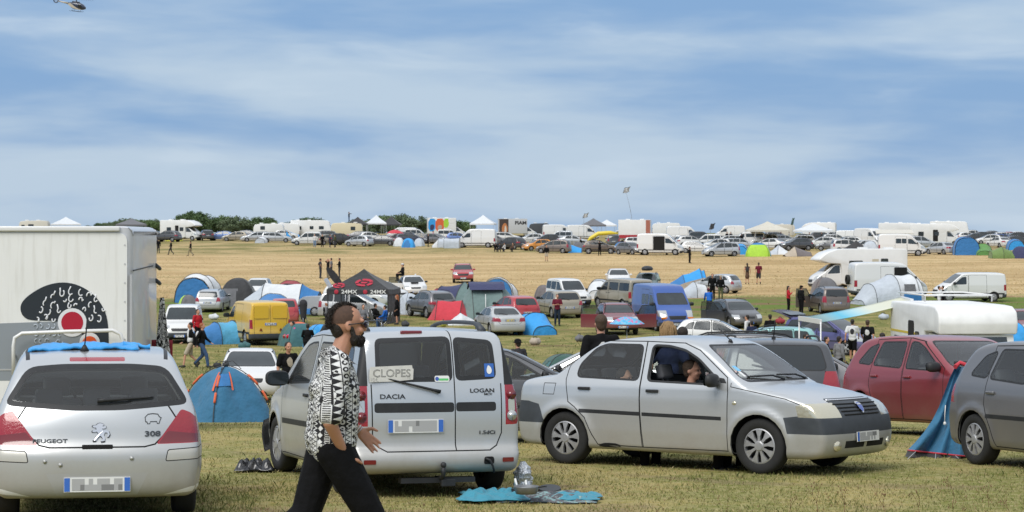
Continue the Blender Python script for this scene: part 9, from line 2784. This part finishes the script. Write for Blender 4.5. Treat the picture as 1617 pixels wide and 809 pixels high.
# ---- centre left group on the straw
G_ = 'people chatting on the straw'
stand('man in dark grey clothes at the left of the four on the straw',506,440,20,top='charcoal',bottom='charcoal',pz='hips',sleeves='short',group=G_)
stand('man in black vest and pale trousers holding his head',518,441,-150,top='black',bottom='khaki',pz='headhands',sleeves='short',group=G_)
stand('man in a grey shirt between two in black on the straw',523,439,170,top='grey',bottom='charcoal',sleeves='short',group=G_)
stand('man in black at the right of the four on the straw',536,439,180,top='black',bottom='charcoal',pz='fold',group=G_)
bs = spot(636,0,157)
person('person in black with a white cap perched on the white saloon',bs.x,bs.y,200,pz='sit',top='black',bottom='black',hair='dark',hat=('white','cap'),z=gz(bs.x,bs.y) + .92,vox=.03)
for px_,Y_c,hd_c,tp_,bt_,lb in ((607,117,165,'blue','jeans','seated man in a blue jacket and jeans by the black canopy'),(594,119,20,'black','black','seated person in black, left of the man in the blue jacket'),(574,118,-70,'grey','charcoal','seated person in grey under the middle of the black canopy')):
 p = spot(px_,0,Y_c)
 ch = camp_chair('dark'); ch.location = p; ch.rotation_euler = (0,0,R(hd_c)); tag(ch,label='folding chair under the ' + lb,category='chair',group='chairs around the black canopy')
 person(lb,p.x - .05*math.cos(R(hd_c)),p.y - .05*math.sin(R(hd_c)),hd_c,pz='sit',top=tp_,bottom=bt_,z=p.z - .04,vox=.024,hair='dark')
stand('woman in long black clothes standing right of the black canopy',627,513,175,top='black',bottom='black',hair='ginger',long_hair=True,dress=True,h=1.68)
stand('red haired child standing by the silver people carrier',515,514,10,top='grey',bottom='charcoal',hair='ginger',h=1.25,pack='black')
sitting('person sitting beside the teal dome',462,547,-150,top='pink',bottom='red',pz='crouch',hair='dark')
sitting('person in black sitting before the bright blue dome',486,552,90,top='black',bottom='black',pz='crouch',hair='dark')
cs_ = empty('coat_stand',(*spot(479,0,112).xy,gz(*spot(479,0,112).xy)),0,label='black jacket hung on a stand left of the black canopy',category='coat stand')
bm = bmesh.new(); capsule(bm,(0,0,.9),(0,0,1.6),.16,.22); capsule(bm,(0,.1,.5),(0,0,1.0),.08,.1); remeshed('coat',bm,CL['charcoal'],cs_,.03,2)
bm = bmesh.new(); tube(bm,[(0,0,1.5),(.35,.2,0)],.02,5); tube(bm,[(0,0,1.5),(-.3,.2,0)],.02,5); tube(bm,[(0,0,1.5),(0,-.3,0)],.02,5); obj('stand',bm,M_STEEL,cs_)
tb = empty('camping_table',(*spot(592,0,114).xy,gz(*spot(592,0,114).xy)),0,label='small folding table with bottles by the black canopy',category='table')
bm = bmesh.new(); bx(bm,(0,0,.6),(.8,.5,.03)); obj('table_top',bm,M_TRIMG,tb)
for a,b in ((1,1),(1,-1),(-1,1),(-1,-1)): bm = bmesh.new(); tube(bm,[(a*.36,b*.22,0),(a*.36,b*.22,.6)],.015,5); obj('leg',bm,M_STEEL,tb)
# ---- centre
stand('man in a burgundy T shirt and dark jeans walking towards us',880,515,-86,pz='fold',top='burgundy',bottom='darkjeans',hair='dark',sleeves='short',h=1.78)
stand('taller of the two people in black behind the charcoal estate',1125,474,-90,top='black',bottom='black',hair='dark',h=1.80)
stand('shorter person in black with a pale cap beside the taller one',1138,475,-80,top='black',bottom='olive',hat=('beige','cap'),h=1.72)
stand('person in a blue jacket and dark red cap at the charcoal estate door',1120,500,95,top='blue',bottom='black',hat=('burgundy','cap'),pz='lean',h=1.75)
stand('person in black waistcoat and white shirt before the charcoal estate',1180,0,150,Y=95,top='white',vest='black',bottom='black',h=1.7)
stand('dark haired person in navy beside the white shirted one',1187,0,100,Y=92,top='navy',bottom='black',h=1.55)
stand('man in black with his back to us right of the charcoal estate',1216,0,92,Y=95,top='black',bottom='black',h=1.72,hair='dark',beard=None)
stand('blond child below the charcoal estate doors',1119,0,100,Y=100,top='grey',bottom='black',hair='blond',h=1.25)
stand('woman in red holding a phone up by the grey beige people carrier',1245,495,-20,top='red',bottom='black',hair='dark',pz='phone',long_hair=True,h=1.68)
stand('broad man in black at the grey beige people carrier door',1265,498,30,top='black',bottom='black',hat=('black','cap'),h=1.78,fat=1.15)
stand('man in a white T shirt with a dark back print and long shorts',1346,0,75,Y=88,pz='walk',top='white',bottom='black',legs='short',hair='dark',sleeves='short',h=1.78,back_print='charcoal')
stand('man in a black T shirt with a white back print and shorts',1370,0,70,Y=86.5,pz='walk2',top='black',bottom='black',legs='short',hair='brown',sleeves='short',h=1.80,back_print='white',fat=1.1)
stand('dark haired person seated under the awning by the purple car',1325,0,30,Y=70,top='grey',bottom='black',h=1.55)
stand('person in dark clothes under the awning near the left leg',1272,0,-40,Y=70,top='navy',bottom='black',h=1.62)
stand('person in black stooping beside the purple bonnet',1305,0,-20,Y=72,top='black',bottom='black',h=1.5)
stand('person partly hidden behind the awning motorhome',1393,0,120,Y=66,top='black',bottom='black',h=1.75)
stand('woman in a grey dress with backpack and bag on the straw',1180,449,88,top='brown',hair='dark',dress=True,sleeves='none',long_hair=True,h=1.70,pack='charcoal')
stand('walker in burgundy with a grey shirt tied round the waist',1198,450,92,pz='walk',top='burgundy',bottom='charcoal',legs='short',hair='brown',sleeves='short',h=1.78,vest=None)
stand('person in white talking in front of the white panel van',1483,0,-15,Y=132,top='white',bottom='white',hair='dark',pz='phone',h=1.68)
stand('person in black facing the one in white',1489,0,170,Y=132.5,top='black',bottom='black',hair='dark',h=1.68)
stand('person in black standing alone on the straw near the hilltop',1089,416,20,top='black',bottom='black',hair='dark',h=1.72)
stand('person in black with pale shorts on the straw below the orange hatchback',863,413,-90,top='black',bottom='beige',legs='short',hair='dark',h=1.75)
stand('left of the two dark walkers high on the straw',270,403,180,top='black',bottom='charcoal',pz='walk')
stand('right of the two dark walkers high on the straw',301,405,170,top='black',bottom='khaki',pz='walk')
stand('dark figure by the near motorhome corner on the far straw',250,400,100,top='black',bottom='charcoal')
HG = 'people on the hilltop'
for px_,py_,hd_p,tp_,bt_,pz_,lb in ((497,391,-90,'white','palejeans','stand','person in white and pale jeans, first of four on the hilltop'),(509,391,-80,'black','black','stand','person in black, second of four on the hilltop'),(521,391,0,'navy','navy','stand','person in navy, third of four on the hilltop'),(529,391,160,'olive','charcoal','stand','person in olive green, last of four on the hilltop'),
 (917,397,180,'black','yellow','walk','person in black with yellow trousers by the grey dome'),(947,404,90,'black','black','wide','person stretching both arms wide before the brown off roader'),(1021,403,100,'black','charcoal','stand','person in black at the open sided van'),(1037,400,-90,'blue','charcoal','fold','person in blue in the open van door'),(1053,403,20,'charcoal','black','lean','person leaning at the front of the open sided van'),
 (1148,385,-60,'black','black','stand','left of two people in black behind the silver people carrier'),(1154,385,-120,'charcoal','black','phone','right of two people in black behind the silver people carrier'),(1171,389,60,'black','black','stand','person in black above the bright blue arched tent'),(1233,384,0,'navy','navy','fold','person under the cream canopy'),(1246,384,0,'lightgrey','yellow','stand','person with yellow trousers right of the cream canopy'),(1278,386,0,'black','black','stand','left person under the white canopy'),(1297,385,0,'charcoal','black','stand','right person under the white canopy'),(676,390,0,'black','black','stand','person in black beside the pale grey dome'),(684,384,0,'pink','black','stand','person in pink by the mural lorry')):
 stand(lb,px_,py_,hd_p,top=tp_,bottom=bt_,pz=pz_,h=1.75,group=HG)
for i,(px_,tp_,lb) in enumerate(((782,'black','first of the people sitting on the hilltop grass, in black'),(789,'charcoal','second sitter on the hilltop grass, dark clothed'),(797,'white','sitter in white on the hilltop grass'),(810,'brown','last sitter on the hilltop grass, in brown'))):
 sitting(lb,px_,398,60 + 50*i,top=tp_,bottom='charcoal',pz='crouch',h=1.7,group='people sitting on the hilltop grass')
p = spot(551,377)
person('man in black standing on a caravan roof with his arm out',p.x,p.y,-10,pz='point',top='black',bottom='jeans',z=p.z + 2.62,vox=.036)
drop_spares()
bake_all()
